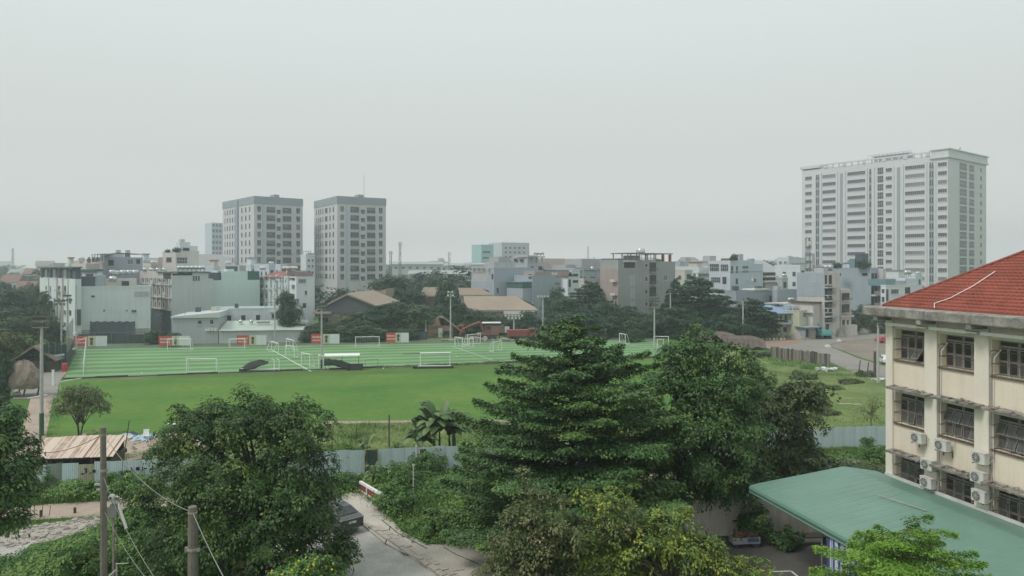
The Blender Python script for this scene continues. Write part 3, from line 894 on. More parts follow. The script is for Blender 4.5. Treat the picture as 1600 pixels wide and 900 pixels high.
# striped sun curtains hanging from the canopy's eave
STR_B = mat('blue_curtain_cloth', (0.06, 0.08, 0.30), 0.85, 0.15); STR_W = mat('white_curtain_cloth', (0.62, 0.64, 0.68), 0.85, 0.08)
def curtain(x0, x1, z0, z1, yoff, label):
    t = thing('striped_curtain', label, 'curtain', (SC[0] + sa.x * x0 - sb.x * yoff, SC[1] + sa.y * x0 - sb.y * yoff, z0), SYAW, 'striped curtains under the canopy')
    n = int((x1 - x0) / 0.13)
    for i in range(n):
        a, b = (x1 - x0) * i / n, (x1 - x0) * (i + 1) / n
        ya, yb = .07 * math.sin(i * 1.1), .07 * math.sin((i + 1) * 1.1)
        m_ = MB().hexa([(a, ya, 0), (b, yb, 0), (b, yb + .02, 0), (a, ya + .02, 0), (a, ya, z1 - z0), (b, yb, z1 - z0), (b, yb + .02, z1 - z0), (a, ya + .02, z1 - z0)])
        m_.build('cloth_stripe', STR_B if i % 2 == 0 else STR_W, t)
    MB().tube([(0, 0, z1 - z0), (x1 - x0, 0, z1 - z0)], .03, 6).build('rail', STEEL, t)
curtain(5.4, 8.4, 1.2, 3.7, 8.1, 'blue and white striped curtain hanging at the far end of the canopy eave')
curtain(8.9, 14.8, 0.7, 3.5, 8.1, 'long blue and white striped curtain behind the bright green little tree')
# bench and low things in the shade
WOOD = mat('dark_wood', (0.075, 0.06, 0.045), 0.8, 0.25, 3.0)
bn = thing('bench', 'dark low bench standing in the shade against the yard wall', 'bench', (18.2, 45.2, 0.03), R(6))
MB().box(-1.2, -.22, .42, 1.2, .22, .48).build('seat', WOOD, bn)
for x in (-1.0, 1.0): MB().box(x - .04, -.2, 0, x + .04, .2, .419).build('leg', WOOD, bn)
# curved planter kerb at the bottom
t = thing('planter', 'round pale concrete planter ring at the foot of the small bright tree', 'planter', (17.0, 32.4, 0.02))
pts = [(2.1 * math.cos(a * math.pi / 14), 2.1 * math.sin(a * math.pi / 14), .3) for a in range(29)]
MB().tube(pts, .22, 6).build('rim', CONC, t)
MB().lathe([(1.9, 0), (1.9, .28)], 24).build('soil', DIRT, t)
mb = MB()
for a, b in (((1208, 894), (1236, 893)), ((1236, 893), (1247, 902))): line_strip(mb, G(*a), G(*b), .12, .034)
prop(mb.build('yard_marking', LINE), kind='structure')

# ---- yard wall behind the canopy
YW = mat('stained_yard_wall', (0.60, 0.56, 0.49), 0.95, 0.14, 0.7, streak=0.55, dirt=(0.10, 0.09, 0.075), fine=0.1, bump=0.2)
yl = Vector((22.4 - 3.0, 47.3 - 45.4)); ylen = yl.length
yw = thing('yard_wall', 'stained grey concrete yard wall running in behind the green canopy', 'wall', (3.0, 45.6, 0), math.atan2(yl.y, yl.x))
npan = 6
for i in range(npan):
    MB().box(ylen * i / npan + .16, 0, 0, ylen * (i + 1) / npan - .16, .16, 2.32).build('wall_panel', YW, yw)
    MB().box(ylen * i / npan - .158, -.06, 0, ylen * i / npan + .158, .22, 2.42).build('pier', YW, yw)
MB().box(-.2, -.05, 2.321, ylen, .21, 2.40).build('coping', GRIME, yw)
# brown heap in a blue-white crate by the wall
cr = thing('crate_cart', 'white sided cart heaped with brown waste by the yard wall', 'cart', (G(1160, 850)[0], G(1160, 850)[1] - .4, 0.02), R(5))
MB().box(-.85, -.35, .25, .85, .35, .36).box(-.85, -.35, .361, -.8, .35, .62).box(.8, -.35, .361, .85, .35, .62).box(-.799, -.35, .361, .799, -.31, .62).box(-.799, .31, .361, .799, .35, .62).build('tray', mat('white_cart', (0.36, 0.38, 0.40), 0.6, 0.08), cr)
MB().box(.05, -.37, .38, .75, -.352, .60).build('blue_panel', mat('blue_panel', (0.08, 0.13, 0.27), 0.6, 0.1), cr)
mb = MB(); r_ = random.Random(3)
for i in range(60):
    mb.obox(Matrix.Translation((r_.uniform(-.7, .7), r_.uniform(-.28, .28), .45 + r_.uniform(0, .45) * (1 - abs(r_.uniform(-.7, .7))))) @ Matrix.Rotation(r_.random() * 3, 4, 'Z') @ Matrix.Rotation(r_.random() * 2, 4, 'X'), .3, .2, .08)
mb.build('waste_heap', mat('brown_waste', (0.16, 0.085, 0.055), 0.95, 0.3, 3), cr)
for x in (-.6, .6): MB().lathe([(.22, -.03), (.22, .03)], 12, (x, -.3, .22), 0, 'y').build('wheel', AC_D, cr)
# ================================================================== NEAR FENCE, SHED, POLES, CAR
CORR = mat('pale_blue_corrugated', (0.47, 0.575, 0.59), 0.6, 0.08, 0.5, streak=0.35, dirt=(0.20, 0.17, 0.13), fine=0.05)
CORR2 = mat('dull_green_corrugated', (0.20, 0.25, 0.22), 0.7, 0.2, 0.5, streak=0.4)
PATCH = mat('rust_stained_panel', (0.36, 0.36, 0.27), 0.8, 0.2, 1.5, streak=0.6, dirt=(0.17, 0.12, 0.06))
INK = mat('black_spray_paint', (0.02, 0.02, 0.02), 0.9, 0.1)
f0, f1 = Vector((-78.0, 47.1)), Vector((52.0, 72.3))
fdir = (f1 - f0); flen = fdir.length; fdir.normalize(); fyaw = math.atan2(fdir.y, fdir.x)
def fence_s(px):
    k = (px - 800) / F
    return (f0.y * k - f0.x) / (fdir.x - fdir.y * k)
def corr_mesh(w, h, m, nrib=8):
    mb = MB(); n = nrib * 4
    for i in range(n + 1):
        x = w * i / n; y = 0.007 * (1 if i % 4 in (1, 2) else -1) * (1 if 0 < i < n else 0.3)
        mb.v += [(x, y, 0), (x, y, h)]
    for i in range(n): mb.f.append((2 * i, 2 * i + 2, 2 * i + 3, 2 * i + 1)); mb.mi.append(0)
    return mb.mesh('corrugated_sheet', m)
fence = thing('corrugated_fence', 'long pale blue corrugated metal fence between the dirt track and the grass', 'fence', (f0.x, f0.y, 0), fyaw)
PW = 1.12
cm = [corr_mesh(PW + .03, 2.2, CORR), corr_mesh(PW + .03, 2.25, CORR), corr_mesh(PW + .03, 2.2, CORR2), corr_mesh(PW + .03, 2.1, PATCH)]
rf = random.Random(8)
np_ = int(flen / PW)
gate = (fence_s(574), fence_s(590)); gap = (fence_s(650), fence_s(664)); patch = (fence_s(117), fence_s(155))
for i in range(np_):
    s = i * PW; c = s + PW / 2
    if gap[0] < c < gap[1] or (gate[0] < c < gate[1]): continue
    m_ = cm[0]
    if rf.random() < .2: m_ = cm[1]
    if patch[0] < c < patch[1]: m_ = cm[3]
    if rf.random() < .05: m_ = cm[2]
    inst('corrugated_sheet', m_, fence, (s, rf.uniform(-.03, .03), rf.uniform(-.05, .01)), (0, rf.uniform(-.008, .008), rf.uniform(-.01, .01)))
PM_ = MB().tube([(0, .1, 0), (0, .1, 2.3)], .035, 6).mesh('post', RUSTI)
for i in range(0, np_, 2): inst('post', PM_, fence, (i * PW, 0, 0))
mb = MB(); mb.box(0, .05, .5, gate[0], .09, .56); mb.box(0, .05, 1.8, gate[0], .09, 1.86); mb.box(gap[1], .05, .5, flen, .09, .56); mb.box(gap[1], .05, 1.8, flen, .09, 1.86)
mb.build('rail', RUSTI, fence)
# sprayed marks on the patched panel and on the sheet beside it
mb = MB()
for px0, marks in ((127, [(0, 0, .25, .1), (.3, .1, .1, .32), (.22, .38, .22, .08), (.62, .02, .1, .1), (.8, .1, .22, .22)]), (197, [(0, 0, .14, .16), (.32, .05, .2, .1), (.36, .1, .08, .26), (.72, .1, .26, .26), (1.15, .06, .08, .34), (1.3, .18, .2, .1), (1.7, .1, .3, .12), (1.85, .15, .1, .3)])):
    for x, z, w, h in marks: mb.box(fence_s(px0) + x, -.07, 1.30 + z, fence_s(px0) + x + w, -.06, 1.30 + z + h)
mb.build('sprayed_marks', INK, fence)
# dark net gate beside the middle stretch
NET = mat('dark_green_net', (0.045, 0.075, 0.065), 0.9, 0.25, 1.0)
gt = f0 + fdir * gate[0]
g_ = thing('net_gate', 'dark green net gate leaning in the fence left of the banana plants', 'gate', (gt.x, gt.y - .1, 0), fyaw)
gw = gate[1] - gate[0]
MB().box(.05, -.02, .1, gw - .05, .0, 2.1).build('net_panel', NET, g_)
MB().box(-.02, -.04, 0, .045, .03, 2.2).box(gw - .045, -.04, 0, gw + .02, .03, 2.2).box(.046, -.04, 2.12, gw - .046, .03, 2.18).build('frame', RUSTI, g_)
gp = f0 + fdir * gap[0]
g2 = thing('wooden_door', 'dark wooden door with white post in the fence gap under the banana plants', 'door', (gp.x, gp.y, 0), fyaw)
gw2 = gap[1] - gap[0]
for i in range(4): MB().box(gw2 * i / 4 + .09, .0, .05, gw2 * (i + 1) / 4 + .07, .04, 2.0).build('board', WOOD, g2)
MB().box(-.05, -.05, 0, .07, .07, 2.35).build('post', WHITE_SLAB, g2)
MB().box(.1, -.03, .6, gw2, -.002, .72).box(.1, -.03, 1.5, gw2, -.002, 1.62).build('batten', WOOD, g2)
# posts standing in the green strip and the pale pole
WPOST = mat('dark_timber_post', (0.09, 0.07, 0.055), 0.9, 0.3, 3)
def post(px, pyb, pyt, r, m, label, name='timber_post', cat='post', lean=0.0):
    x, y = G(px, pyb); h = wz(pyt, y)
    t = thing(name, label, cat, (x, y, 0))
    MB().tube([(0, 0, -.05), (lean * .5, 0, h * .5), (lean, 0, h)], [r * 1.1, r, r * .9], 7).build('shaft', m, t)
    return t, h
t, h = post(608, 699, 648, .07, WPOST, 'dark timber post sticking up over the fence left of the banana plants')
t, h = post(557, 690, 668, .06, WPOST, 'short dark stump of a post in the weeds behind the middle fence')
t, h = post(646, 792, 725, .045, mat('pale_metal_pole', (0.5, 0.52, 0.5), 0.6, 0.1), 'thin pale metal pole standing in the bushes by the big tiered tree', 'metal_pole', 'pole')
MB().box(-.08, -.03, h - .12, .08, .03, h).build('cap', PVC, t)

# ---- rusty shed behind the fence
RROOF = mat('rusty_sheet_roof', (0.64, 0.58, 0.50), 0.75, 0.12, 0.8, streak=0.0, col2=(0.60, 0.46, 0.38), fine=0.1)
RROOF2 = mat('rust_run_roof', (0.40, 0.27, 0.20), 0.85, 0.3, 1.6, col2=(0.48, 0.38, 0.30), fine=0.2)
RROOF3 = mat('deep_rust_roof', (0.22, 0.115, 0.075), 0.9, 0.3, 2.0, fine=0.2)
sA, sB = G(40, 718, 2.05), G(175, 713, 2.05)
sd = Vector((sB[0] - sA[0], sB[1] - sA[1])); sl = sd.length; sd.normalize()
shed = thing('rusty_shed', 'low open shed with a rust streaked pale sheet roof behind the fence', 'shed', (sA[0], sA[1] + .3, 0), math.atan2(sd.y, sd.x))
nsh = 48; depth_ = 3.0
for i in range(nsh):
    a, b = sl * i / nsh, sl * (i + 1) / nsh
    m_ = RROOF
    q = rf.random()
    if i % 7 == 3: m_ = RROOF3 if q < .5 else RROOF2
    elif q < .36: m_ = RROOF2
    z1 = 2.95 + rf.uniform(-.02, .02); j = rf.uniform(-.07, .07); bow = .1 * math.sin(i / nsh * 3.1)
    mb = MB()
    y0, y1 = -.35 + j, depth_
    mb.v = [(a, y0, 2.02), (a + (b - a) * .35, y0, 2.07), (b + .03, y0, 2.035), (a, y1, z1 + bow), (a + (b - a) * .35, y1, z1 + .05 + bow), (b + .03, y1, z1 + .015 + bow)]
    mb.f = [(0, 1, 4, 3), (1, 2, 5, 4)]; mb.mi = [0, 0]
    mb.build('roof_sheet', m_, shed)
MB().box(.2, 0, 0, sl - .2, .06, 1.25).box(.2, .061, 0, .26, depth_ - .1, 1.95).box(sl - .26, .061, 0, sl - .2, depth_ - .1, 1.95).box(.26, depth_ - .1, 0, sl - .26, depth_ - .04, 2.85).build('wall', WOOD, shed)
for i in range(5): MB().tube([(.2 + (sl - .4) * i / 4, -.02, 0), (.2 + (sl - .4) * i / 4, -.02, 2.0)], .06, 6).build('post', WPOST, shed)
MB().box(0, -.06, 1.88, sl, .0, 2.0).build('beam', WPOST, shed)

# ---- litter by the field: white chair, tarps, bags
CHW = mat('white_plastic', (0.74, 0.76, 0.76), 0.45, 0.04)
TARPB = mat('pale_blue_tarp', (0.38, 0.50, 0.58), 0.6, 0.25, 2.0); TARPW = mat('white_tarp', (0.66, 0.69, 0.70), 0.6, 0.15, 2.0)
cx, cy = G(228, 688)
ch = thing('plastic_chair', 'white plastic chair standing among the blue and white tarps by the field', 'chair', (cx, cy, 0.03), R(20))
MB().box(-.25, -.24, .42, .25, .24, .47).build('seat', CHW, ch)
MB().hexa([(-.25, .2, .47), (.25, .2, .47), (.25, .25, .47), (-.25, .25, .47), (-.24, .32, 1.0), (.24, .32, 1.0), (.24, .36, 1.0), (-.24, .36, 1.0)]).build('backrest', CHW, ch)
for sx_ in (-.22, .22):
    for sy_ in (-.2, .2): MB().tube([(sx_ * 1.1, sy_ * 1.1, 0), (sx_, sy_, .419)], .022, 5).build('leg', CHW, ch)
    MB().box(sx_ - .03, -.22, .64, sx_ + .03, .24, .67).build('armrest', CHW, ch)
def tarp(px, py, w, d, h, m, label, seed, group='crumpled tarps on the soil'):
    r = np.random.default_rng(seed); n = 14
    x0, y0 = G(px, py)
    mb = MB()
    for j in range(n + 1):
        for i in range(n + 1):
            u, v = i / n - .5, j / n - .5
            e_ = max(0, 1 - 3.4 * (u * u + v * v)); k = 1 + .15 * math.sin(6 * math.atan2(v, u) + seed)
            mb.v.append((u * w * k, v * d * k, 0.03 + e_ * h * (.35 + .65 * r.random())))
    for j in range(n):
        for i in range(n): a = j * (n + 1) + i; mb.f.append((a, a + 1, a + n + 2, a + n + 1)); mb.mi.append(0)
    o = mb.build('tarp', m, loc=(x0, y0, 0.02)); prop(o, label, 'tarp', group)
tarp(226, 685, 1.9, 2.6, .5, TARPB, 'pale blue tarp crumpled around the white plastic chair', 1)
tarp(194, 684, 1.5, 1.8, .45, TARPW, 'white crumpled tarp left of the plastic chair', 2)
tarp(152, 688, 1.7, 1.8, .4, TARPW, 'white crumpled sheet just right of the sparse tree', 3)
tarp(170, 689, 1.8, 1.2, .15, TARPB, 'flat blue grey sheet on the soil right of the sparse tree', 4)
tarp(207, 680, .8, .8, .4, mat('dark_blue_bag', (0.10, 0.16, 0.24), 0.7, 0.2, 3), 'small dark blue bag beside the crumpled white tarp', 6)
x, y = G(131, 684)
prop(MB().lathe([(.02, 0), (.2, .06), (.24, .22), (.15, .36), (.03, .42)], 10).build('white_sack', TARPW, loc=(x, y, .02), smooth=True), 'round white sack at the foot of the sparse tree', 'sack')
tarp(268, 663 + 0, .0001 + 1.0, .5, .1, TARPW, 'pale scrap of sheet lying in the weeds before the brown track', 7)
# tall thin stake with black box
POLE = mat('old_concrete_pole', (0.165, 0.148, 0.13), 0.95, 0.22, 1.6, streak=0.5, fine=0.2, bump=0.5)
WIRE = mat('old_cable', (0.24, 0.25, 0.235), 0.8, 0.1); WIRED = mat('dark_cable', (0.07, 0.07, 0.07), 0.8, 0.1)

# ---- two concrete utility poles (their feet are below the picture)
d1 = 30.0; x1 = wx(162, d1); h1 = wz(668, d1)
p1 = thing('utility_pole', 'taller slender concrete utility pole in front of the shed', 'utility pole', (x1, d1, 0))
MB().tube([(0, 0, 0), (0, 0, h1 * .5), (-.02, 0, h1)], [.17, .145, .115], 8).build('shaft', POLE, p1)
BR = mat('galvanised_bracket', (0.38, 0.39, 0.38), 0.6, 0.2)
zb = wz(757, d1)
MB().box(-.36, -.05, zb - .03, -.1, .03, zb + .04).box(-.28, -.05, zb - .23, -.1, .03, zb - .17).build('side_bracket', BR, p1)
MB().lathe([(.16, -.05), (.165, .05)], 8, (0, 0, wz(735, d1))).lathe([(.13, -.04), (.135, .04)], 8, (-.01, 0, h1 - .3)).build('band', IRON, p1)
d2 = 24.0; x2 = wx(301, d2); h2 = wz(791, d2)
p2 = thing('utility_pole', 'shorter thicker concrete utility pole before the big leafy tree', 'utility pole', (x2, d2, 0))
MB().tube([(0, 0, 0), (0, 0, h2 * .6), (0, 0, h2 - .02), (0, 0, h2)], [.19, .16, .14, .12], 10).build('shaft', POLE, p2)
z2 = wz(858, d2)
MB().lathe([(.175, -.04), (.18, .04)], 10, (0, 0, z2)).lathe([(.15, -.03), (.155, .03)], 10, (0, 0, h2 - .2)).build('band', IRON, p2)
MB().box(-.24, -.06, z2 - .1, -.16, .06, z2 + .06).box(.15, -.08, z2 - .06, .24, .02, z2 + .05).build('insulator', GRIME, p2)
MB().tube([(.2, -.05, 0), (.19, -.05, h2 - .5)], .018, 5).build('earth_cable', WIRED, p2)
def sag(p, q, s, n=18):
    p, q = Vector(p), Vector(q)
    return [p.lerp(q, i / n) - Vector((0, 0, s * 4 * (i / n) * (1 - i / n))) for i in range(n + 1)]
def cable(p, q, s, r, m, label, group='cables between the poles'):
    o = MB().tube(sag(p, q, s), r, 5).build('cable', m); prop(o, label, 'cable', group)
top2 = (x2, d2, h2 - .2)
cable(top2, (wx(166, 31), 31.0, wz(685, 31)), .45, .012, WIRE, 'pale cable sagging from the tall pole top down to the short pole')
cable(top2, (wx(385, 16), 16.0, wz(965, 16)), .12, .012, WIRE, 'cable running from the short pole down to the lower right')
cable((x1 + .05, d1 - .1, wz(745, d1)), (wx(258, 22), 22.0, wz(925, 22)), .35, .009, WIRE, 'slack cable from the tall pole down behind the short pole')
cable((x1 + .08, d1 - .05, wz(800, d1)), (wx(262, 21), 21.0, wz(940, 21)), .3, .008, WIRE, 'lower slack cable parallel to another left of the short pole')
cable((x1, d1, h1 - .25), (wx(48, 36), 36.0, wz(706, 36)), .3, .014, WIRED, 'dark thin cable from the tall pole towards the shed roof edge')
# leaning stake with a black box, beyond the tall pole
sx0, sy0 = wx(192, 33), 33.0
st = thing('wire_drop', 'thin leaning rod with a small black box right of the tall pole', 'rod', (sx0, sy0, 0))
MB().tube([(0, 0, wz(722, 33)), (wx(195, 33) - sx0, 0, wz(704, 33)), (wx(202, 33) - sx0, 0, wz(657, 33))], .02, 5).tube([(-.25, 0, wz(790, 33)), (0, 0, wz(722, 33))], .012, 5).tube([(-.35, .1, -.05), (-.25, 0, wz(790, 33))], .02, 5).build('rod', WIRED, st)
bx = wx(195, 33) - sx0
MB().box(bx - .07, -.06, wz(707, 33), bx + .07, .06, wz(701, 33)).build('black_box', AC_D, st)

# ---- lamp cluster and white tube fixed low beside the tall pole
MET = mat('pale_machine_metal', (0.5, 0.5, 0.5), 0.45, 0.15)
dk = 36.0
cl = thing('camera_post', 'post with round pale camera heads and a leaning white tube beside the tall pole', 'camera post', (wx(177, dk), dk, 0))
zc_ = wz(776, dk)
MB().tube([(0, 0, 0), (0, 0, zc_)], .06, 6).build('shaft', IRON, cl)
MB().lathe([(.05, -.14), (.15, -.1), (.17, .02), (.12, .12)], 12, (0.0, -.1, zc_), 0, 'y').build('camera_head', MET, cl)
MB().lathe([(.07, -.01), (.07, .01)], 12, (0.0, -.25, zc_), 0, 'y').build('lens', AC_D, cl)
MB().tube([(.1, -.05, zc_ + .02), (.32, -.05, zc_ - .02)], .05, 6).tube([(.3, -.05, zc_ - .1), (.45, -.05, zc_ - .08)], .03, 6).build('side_arm', MET, cl)
MB().lathe([(.02, -.12), (.12, -.08), (.12, .05), (.04, .1)], 10, (.02, 0, zc_ - .22)).build('dome_camera', MET, cl)
MB().box(-.28, -.12, zc_ - 1.0, .22, .12, zc_ - .5).box(-.12, -.1, zc_ - .499, .12, .1, zc_ - .36).build('control_box', mat('grey_box', (0.25, 0.24, 0.235), 0.7, 0.2), cl)
MB().tube([(.30, -.1, zc_ - .36), (.72, -.15, zc_ - 1.5)], .07, 8).build('white_tube', PVC, cl)
MB().tube([(.24, -.06, zc_ - .4), (.58, -.1, zc_ - 1.35)], .05, 6).build('dark_tube', AC_D, cl)
# small dark bracket arm at the bottom
dk = 26.0
t = thing('steel_bracket', 'dark steel bracket post with a slanting pale arm right of the tall pole', 'bracket', (wx(182, dk), dk, 0))
zq = wz(880, dk)
MB().tube([(0, 0, 0), (0, 0, zq)], .035, 5).build('post', IRON, t)
MB().tube([(0, 0, zq - .02), (.42, 0, zq)], .018, 5).tube([(-.35, 0, zq - .55), (0, 0, zq - .22)], .03, 5).build('arm', BR, t)

# iron rods sticking out of the rubble
for i, (px, pyb, pyt) in enumerate(((48, 805, 790), (54, 806, 791), (66, 805, 788), (77, 806, 790))):
    x, y = G(px, pyb); prop(MB().tube([(0, 0, 0), (.04 * (i - 1), 0, wz(pyt, y))], .022, 5).build('iron_rod', RUSTI, loc=(x, y, 0)), 'thin rusty iron rod, ' + ['leftmost', 'second from the left', 'second from the right', 'rightmost'][i] + ' of four upright in the left rubble', 'rod', 'iron rods in the rubble')
for i, (px, pyb, pyt, lb) in enumerate(((64, 808, 797, 'stubby dark post beside the iron rods in the rubble'), (117, 802, 793, 'lone stubby dark post in the rubble halfway to the tall pole'))):
    x, y = G(px, pyb); prop(MB().tube([(0, 0, -.05), (0, 0, wz(pyt, y))], .09, 6).build('stub_post', WPOST, loc=(x, y, 0)), lb, 'post', 'stub posts in the rubble')

# ---- red and white road barrier
b0, b1 = Vector(G(563, 771) + (0,)), Vector(G(603, 796) + (0,))
bd = b1 - b0; bl = bd.length
bar = thing('road_barrier', 'red and white concrete barrier rail slanting beside the pavement end', 'barrier', (b0.x, b0.y, 0.05), math.atan2(bd.y, bd.x))
RED = mat('faded_red_paint', (0.22, 0.045, 0.04), 0.8, 0.25, 2.5); WP = mat('white_road_paint', (0.68, 0.68, 0.66), 0.8, 0.1, 2.0, streak=0.25)
MB().box(0, -.10, .72, bl, .10, .90).build('top_rail', WP, bar)
MB().box(.05, -.05, .28, bl - .05, .05, .719).build('red_panel', RED, bar)
MB().box(.02, -.09, .14, bl - .02, .09, .279).build('bottom_rail', WP, bar)
for i in range(4): MB().box(bl * (i + .1) / 4, -.085, 0, bl * (i + .1) / 4 + .14, .085, .719).build('post', WP if i % 2 else RED, bar)

# ---- dark grey saloon car, tail towards us, under the tree
CARP = mat('dark_grey_car_paint', (0.050, 0.054, 0.058), 0.28, 0.05, 2.0, spec=0.6)
GLASS = mat('car_glass', (0.02, 0.022, 0.024), 0.06, 0.1, 1.0, spec=0.8)
RUB_ = mat('black_tyre', (0.018, 0.018, 0.018), 0.85, 0.1); CHROME = mat('chrome_strip', (0.6, 0.6, 0.6), 0.25, 0.05, metal=0.9)
TAIL = mat('red_tail_lamp', (0.25, 0.012, 0.012), 0.25, 0.1); PLATE = mat('white_number_plate', (0.7, 0.7, 0.68), 0.5, 0.04)
cpos = G(551, 836)
CYAW = R(133)
car = thing('parked_car', 'dark grey saloon car half hidden behind the big leafy tree, tail showing', 'car', (cpos[0] + 2.3 * math.cos(CYAW), cpos[1] + 2.3 * math.sin(CYAW), 0.13), CYAW)
# local x = forward, y = left; origin mid-car
secs = [  # x, half width bottom, half width top, z bottom, z belt, z top, half width roof
    (-2.30, .74, .76, .34, .86, .90, .62), (-2.22, .84, .86, .24, .93, .97, .66), (-1.75, .89, .89, .20, .97, 1.02, .66), (-1.10, .90, .90, .20, .98, 1.40, .58),
    (-.4, .90, .90, .20, .98, 1.47, .60), (.35, .90, .90, .20, .97, 1.44, .60), (1.05, .89, .89, .20, .96, 1.05, .66), (1.9, .86, .85, .22, .84, .88, .66), (2.28, .74, .74, .30, .68, .72, .56)]
mb = MB()
for x, wb, wt, z0, zb_, zt_, wr in secs:
    mb.v += [(x, -wb, z0), (x, -wb - .015, (z0 + zb_) / 2), (x, -wt, zb_), (x, -wr, zt_), (x, wr, zt_), (x, wt, zb_), (x, wb + .015, (z0 + zb_) / 2), (x, wb, z0)]
for i in range(len(secs) - 1):
    for k in range(8):
        a, b = 8 * i + k, 8 * i + (k + 1) % 8
        mb.f.append((a, b, b + 8, a + 8)); mb.mi.append(0)
mb.f += [tuple(range(7, -1, -1)), tuple(8 * (len(secs) - 1) + k for k in range(8))]; mb.mi += [0, 0]
body = mb.build('body', CARP, car)
bv = body.modifiers.new('bevel', 'BEVEL'); bv.width = .04; bv.segments = 2; bv.limit_method = 'ANGLE'
# rear window, windscreen, side windows sit proud of the cabin
def cwin(a, b, c, d, nm):
    vs = [Vector(v) for v in (a, b, c, d)]; n_ = (vs[1] - vs[0]).cross(vs[3] - vs[0]).normalized() * .012
    MB().add(vs + [v + n_ for v in vs], MB.BOXF).build(nm, GLASS, car)
cwin((-1.72, .62, 1.055), (-1.72, -.62, 1.055), (-1.16, -.53, 1.385), (-1.16, .53, 1.385), 'rear_window')
cwin((1.0, -.6, 1.085), (1.0, .6, 1.085), (.42, .54, 1.42), (.42, -.54, 1.42), 'windscreen')
for sg in (1, -1):
    q = [(-1.05, .905 * sg, 1.0), (.9, .905 * sg, .985), (.33, .625 * sg, 1.415), (-1.0, .605 * sg, 1.37)]
    if sg > 0: q = [q[1], q[0], q[3], q[2]]
    cwin(*q, 'side_window')
    MB().box(-2.29, .40 * sg, .70, -2.15, .80 * sg, .86).build('tail_lamp', TAIL, car)
    MB().box(2.1, .42 * sg, .58, 2.28, .72 * sg, .68).build('headlight', CHROME, car)
MB().box(-2.325, -.26, .62, -2.303, .26, .76).build('number_plate', PLATE, car)
MB().box(-2.30, -.84, .885, -2.18, .84, .935).build('boot_edge', CHROME, car)
MB().box(-2.34, -.78, .30, -2.24, .78, .50).build('rear_bumper', CARP, car)
for wx_ in (-1.40, 1.42):
    for sg in (1, -1):
        w = MB().lathe([(.22, -.11), (.32, -.10), (.335, 0), (.32, .10), (.22, .11)], 18, (wx_, sg * .80, .33), 0, 'y').build('wheel', RUB_, car)
        MB().lathe([(.05, -.115), (.21, -.116), (.21, .116), (.05, .115)], 14, (wx_, sg * .80, .33), 0, 'y').build('rim', CHROME, w)

# ================================================================== NEAR TREES
BARK = mat('grey_brown_bark', (0.10, 0.082, 0.065), 0.95, 0.3, 3.0, bump=0.7, fine=0.2)
BARKD = mat('dark_bark', (0.055, 0.046, 0.038), 0.95, 0.3, 3.0, bump=0.7)
LF_DEEP = leaf_mat('deep_green_leaves', [(0.0, (0.018, 0.046, 0.014)), (0.45, (0.046, 0.104, 0.024)), (0.8, (0.12, 0.20, 0.042)), (1.0, (0.25, 0.32, 0.065))])
LF_TIER = leaf_mat('tiered_tree_leaves', [(0.0, (0.032, 0.074, 0.030)), (0.4, (0.062, 0.135, 0.042)), (0.8, (0.13, 0.22, 0.055)), (1.0, (0.21, 0.29, 0.065))])
LF_BROAD = leaf_mat('mid_green_leaves', [(0.0, (0.030, 0.070, 0.024)), (0.45, (0.064, 0.138, 0.040)), (0.8, (0.13, 0.21, 0.055)), (1.0, (0.23, 0.29, 0.07))])
LF_BROWN = leaf_mat('brownish_green_leaves', [(0.0, (0.028, 0.055, 0.02)), (0.4, (0.062, 0.105, 0.035)), (0.75, (0.12, 0.155, 0.055)), (1.0, (0.20, 0.17, 0.09))])
LF_YEL = leaf_mat('yellow_green_leaves', [(0.0, (0.042, 0.080, 0.022)), (0.4, (0.125, 0.19, 0.038)), (0.75, (0.29, 0.34, 0.052)), (1.0, (0.48, 0.45, 0.08))])
LF_DRY = leaf_mat('dry_mixed_leaves', [(0.0, (0.045, 0.072, 0.025)), (0.4, (0.09, 0.125, 0.04)), (0.7, (0.17, 0.165, 0.075)), (1.0, (0.34, 0.25, 0.17))])
LF_BRIGHT = leaf_mat('bright_green_leaves', [(0.0, (0.055, 0.13, 0.014)), (0.45, (0.12, 0.25, 0.022)), (0.8, (0.20, 0.34, 0.035)), (1.0, (0.30, 0.40, 0.06))])
LF_OLIVE = leaf_mat('olive_leaves', [(0.0, (0.05, 0.075, 0.026)), (0.45, (0.095, 0.13, 0.042)), (0.8, (0.15, 0.18, 0.06)), (1.0, (0.2, 0.2, 0.08))])
LF_BUSH = leaf_mat('bush_leaves', [(0.0, (0.032, 0.085, 0.018)), (0.45, (0.08, 0.18, 0.034)), (0.8, (0.16, 0.27, 0.055)), (1.0, (0.25, 0.32, 0.08))])
LF_GRASS = leaf_mat('grass_blades', [(0.0, (0.045, 0.10, 0.018)), (0.5, (0.095, 0.19, 0.035)), (0.85, (0.15, 0.22, 0.055)), (1.0, (0.22, 0.21, 0.09))], trans=0.2)

def lob(px0, d, spec):
    """spec: list of (px, py, rx_m, ry_m, rz_m, dy) -> lobes about the trunk foot"""
    x0 = wx(px0, d)
    return [(wx(p, d + dy) - x0, dy, wz(q, d + dy), a, b, c) for p, q, a, b, c, dy in spec]

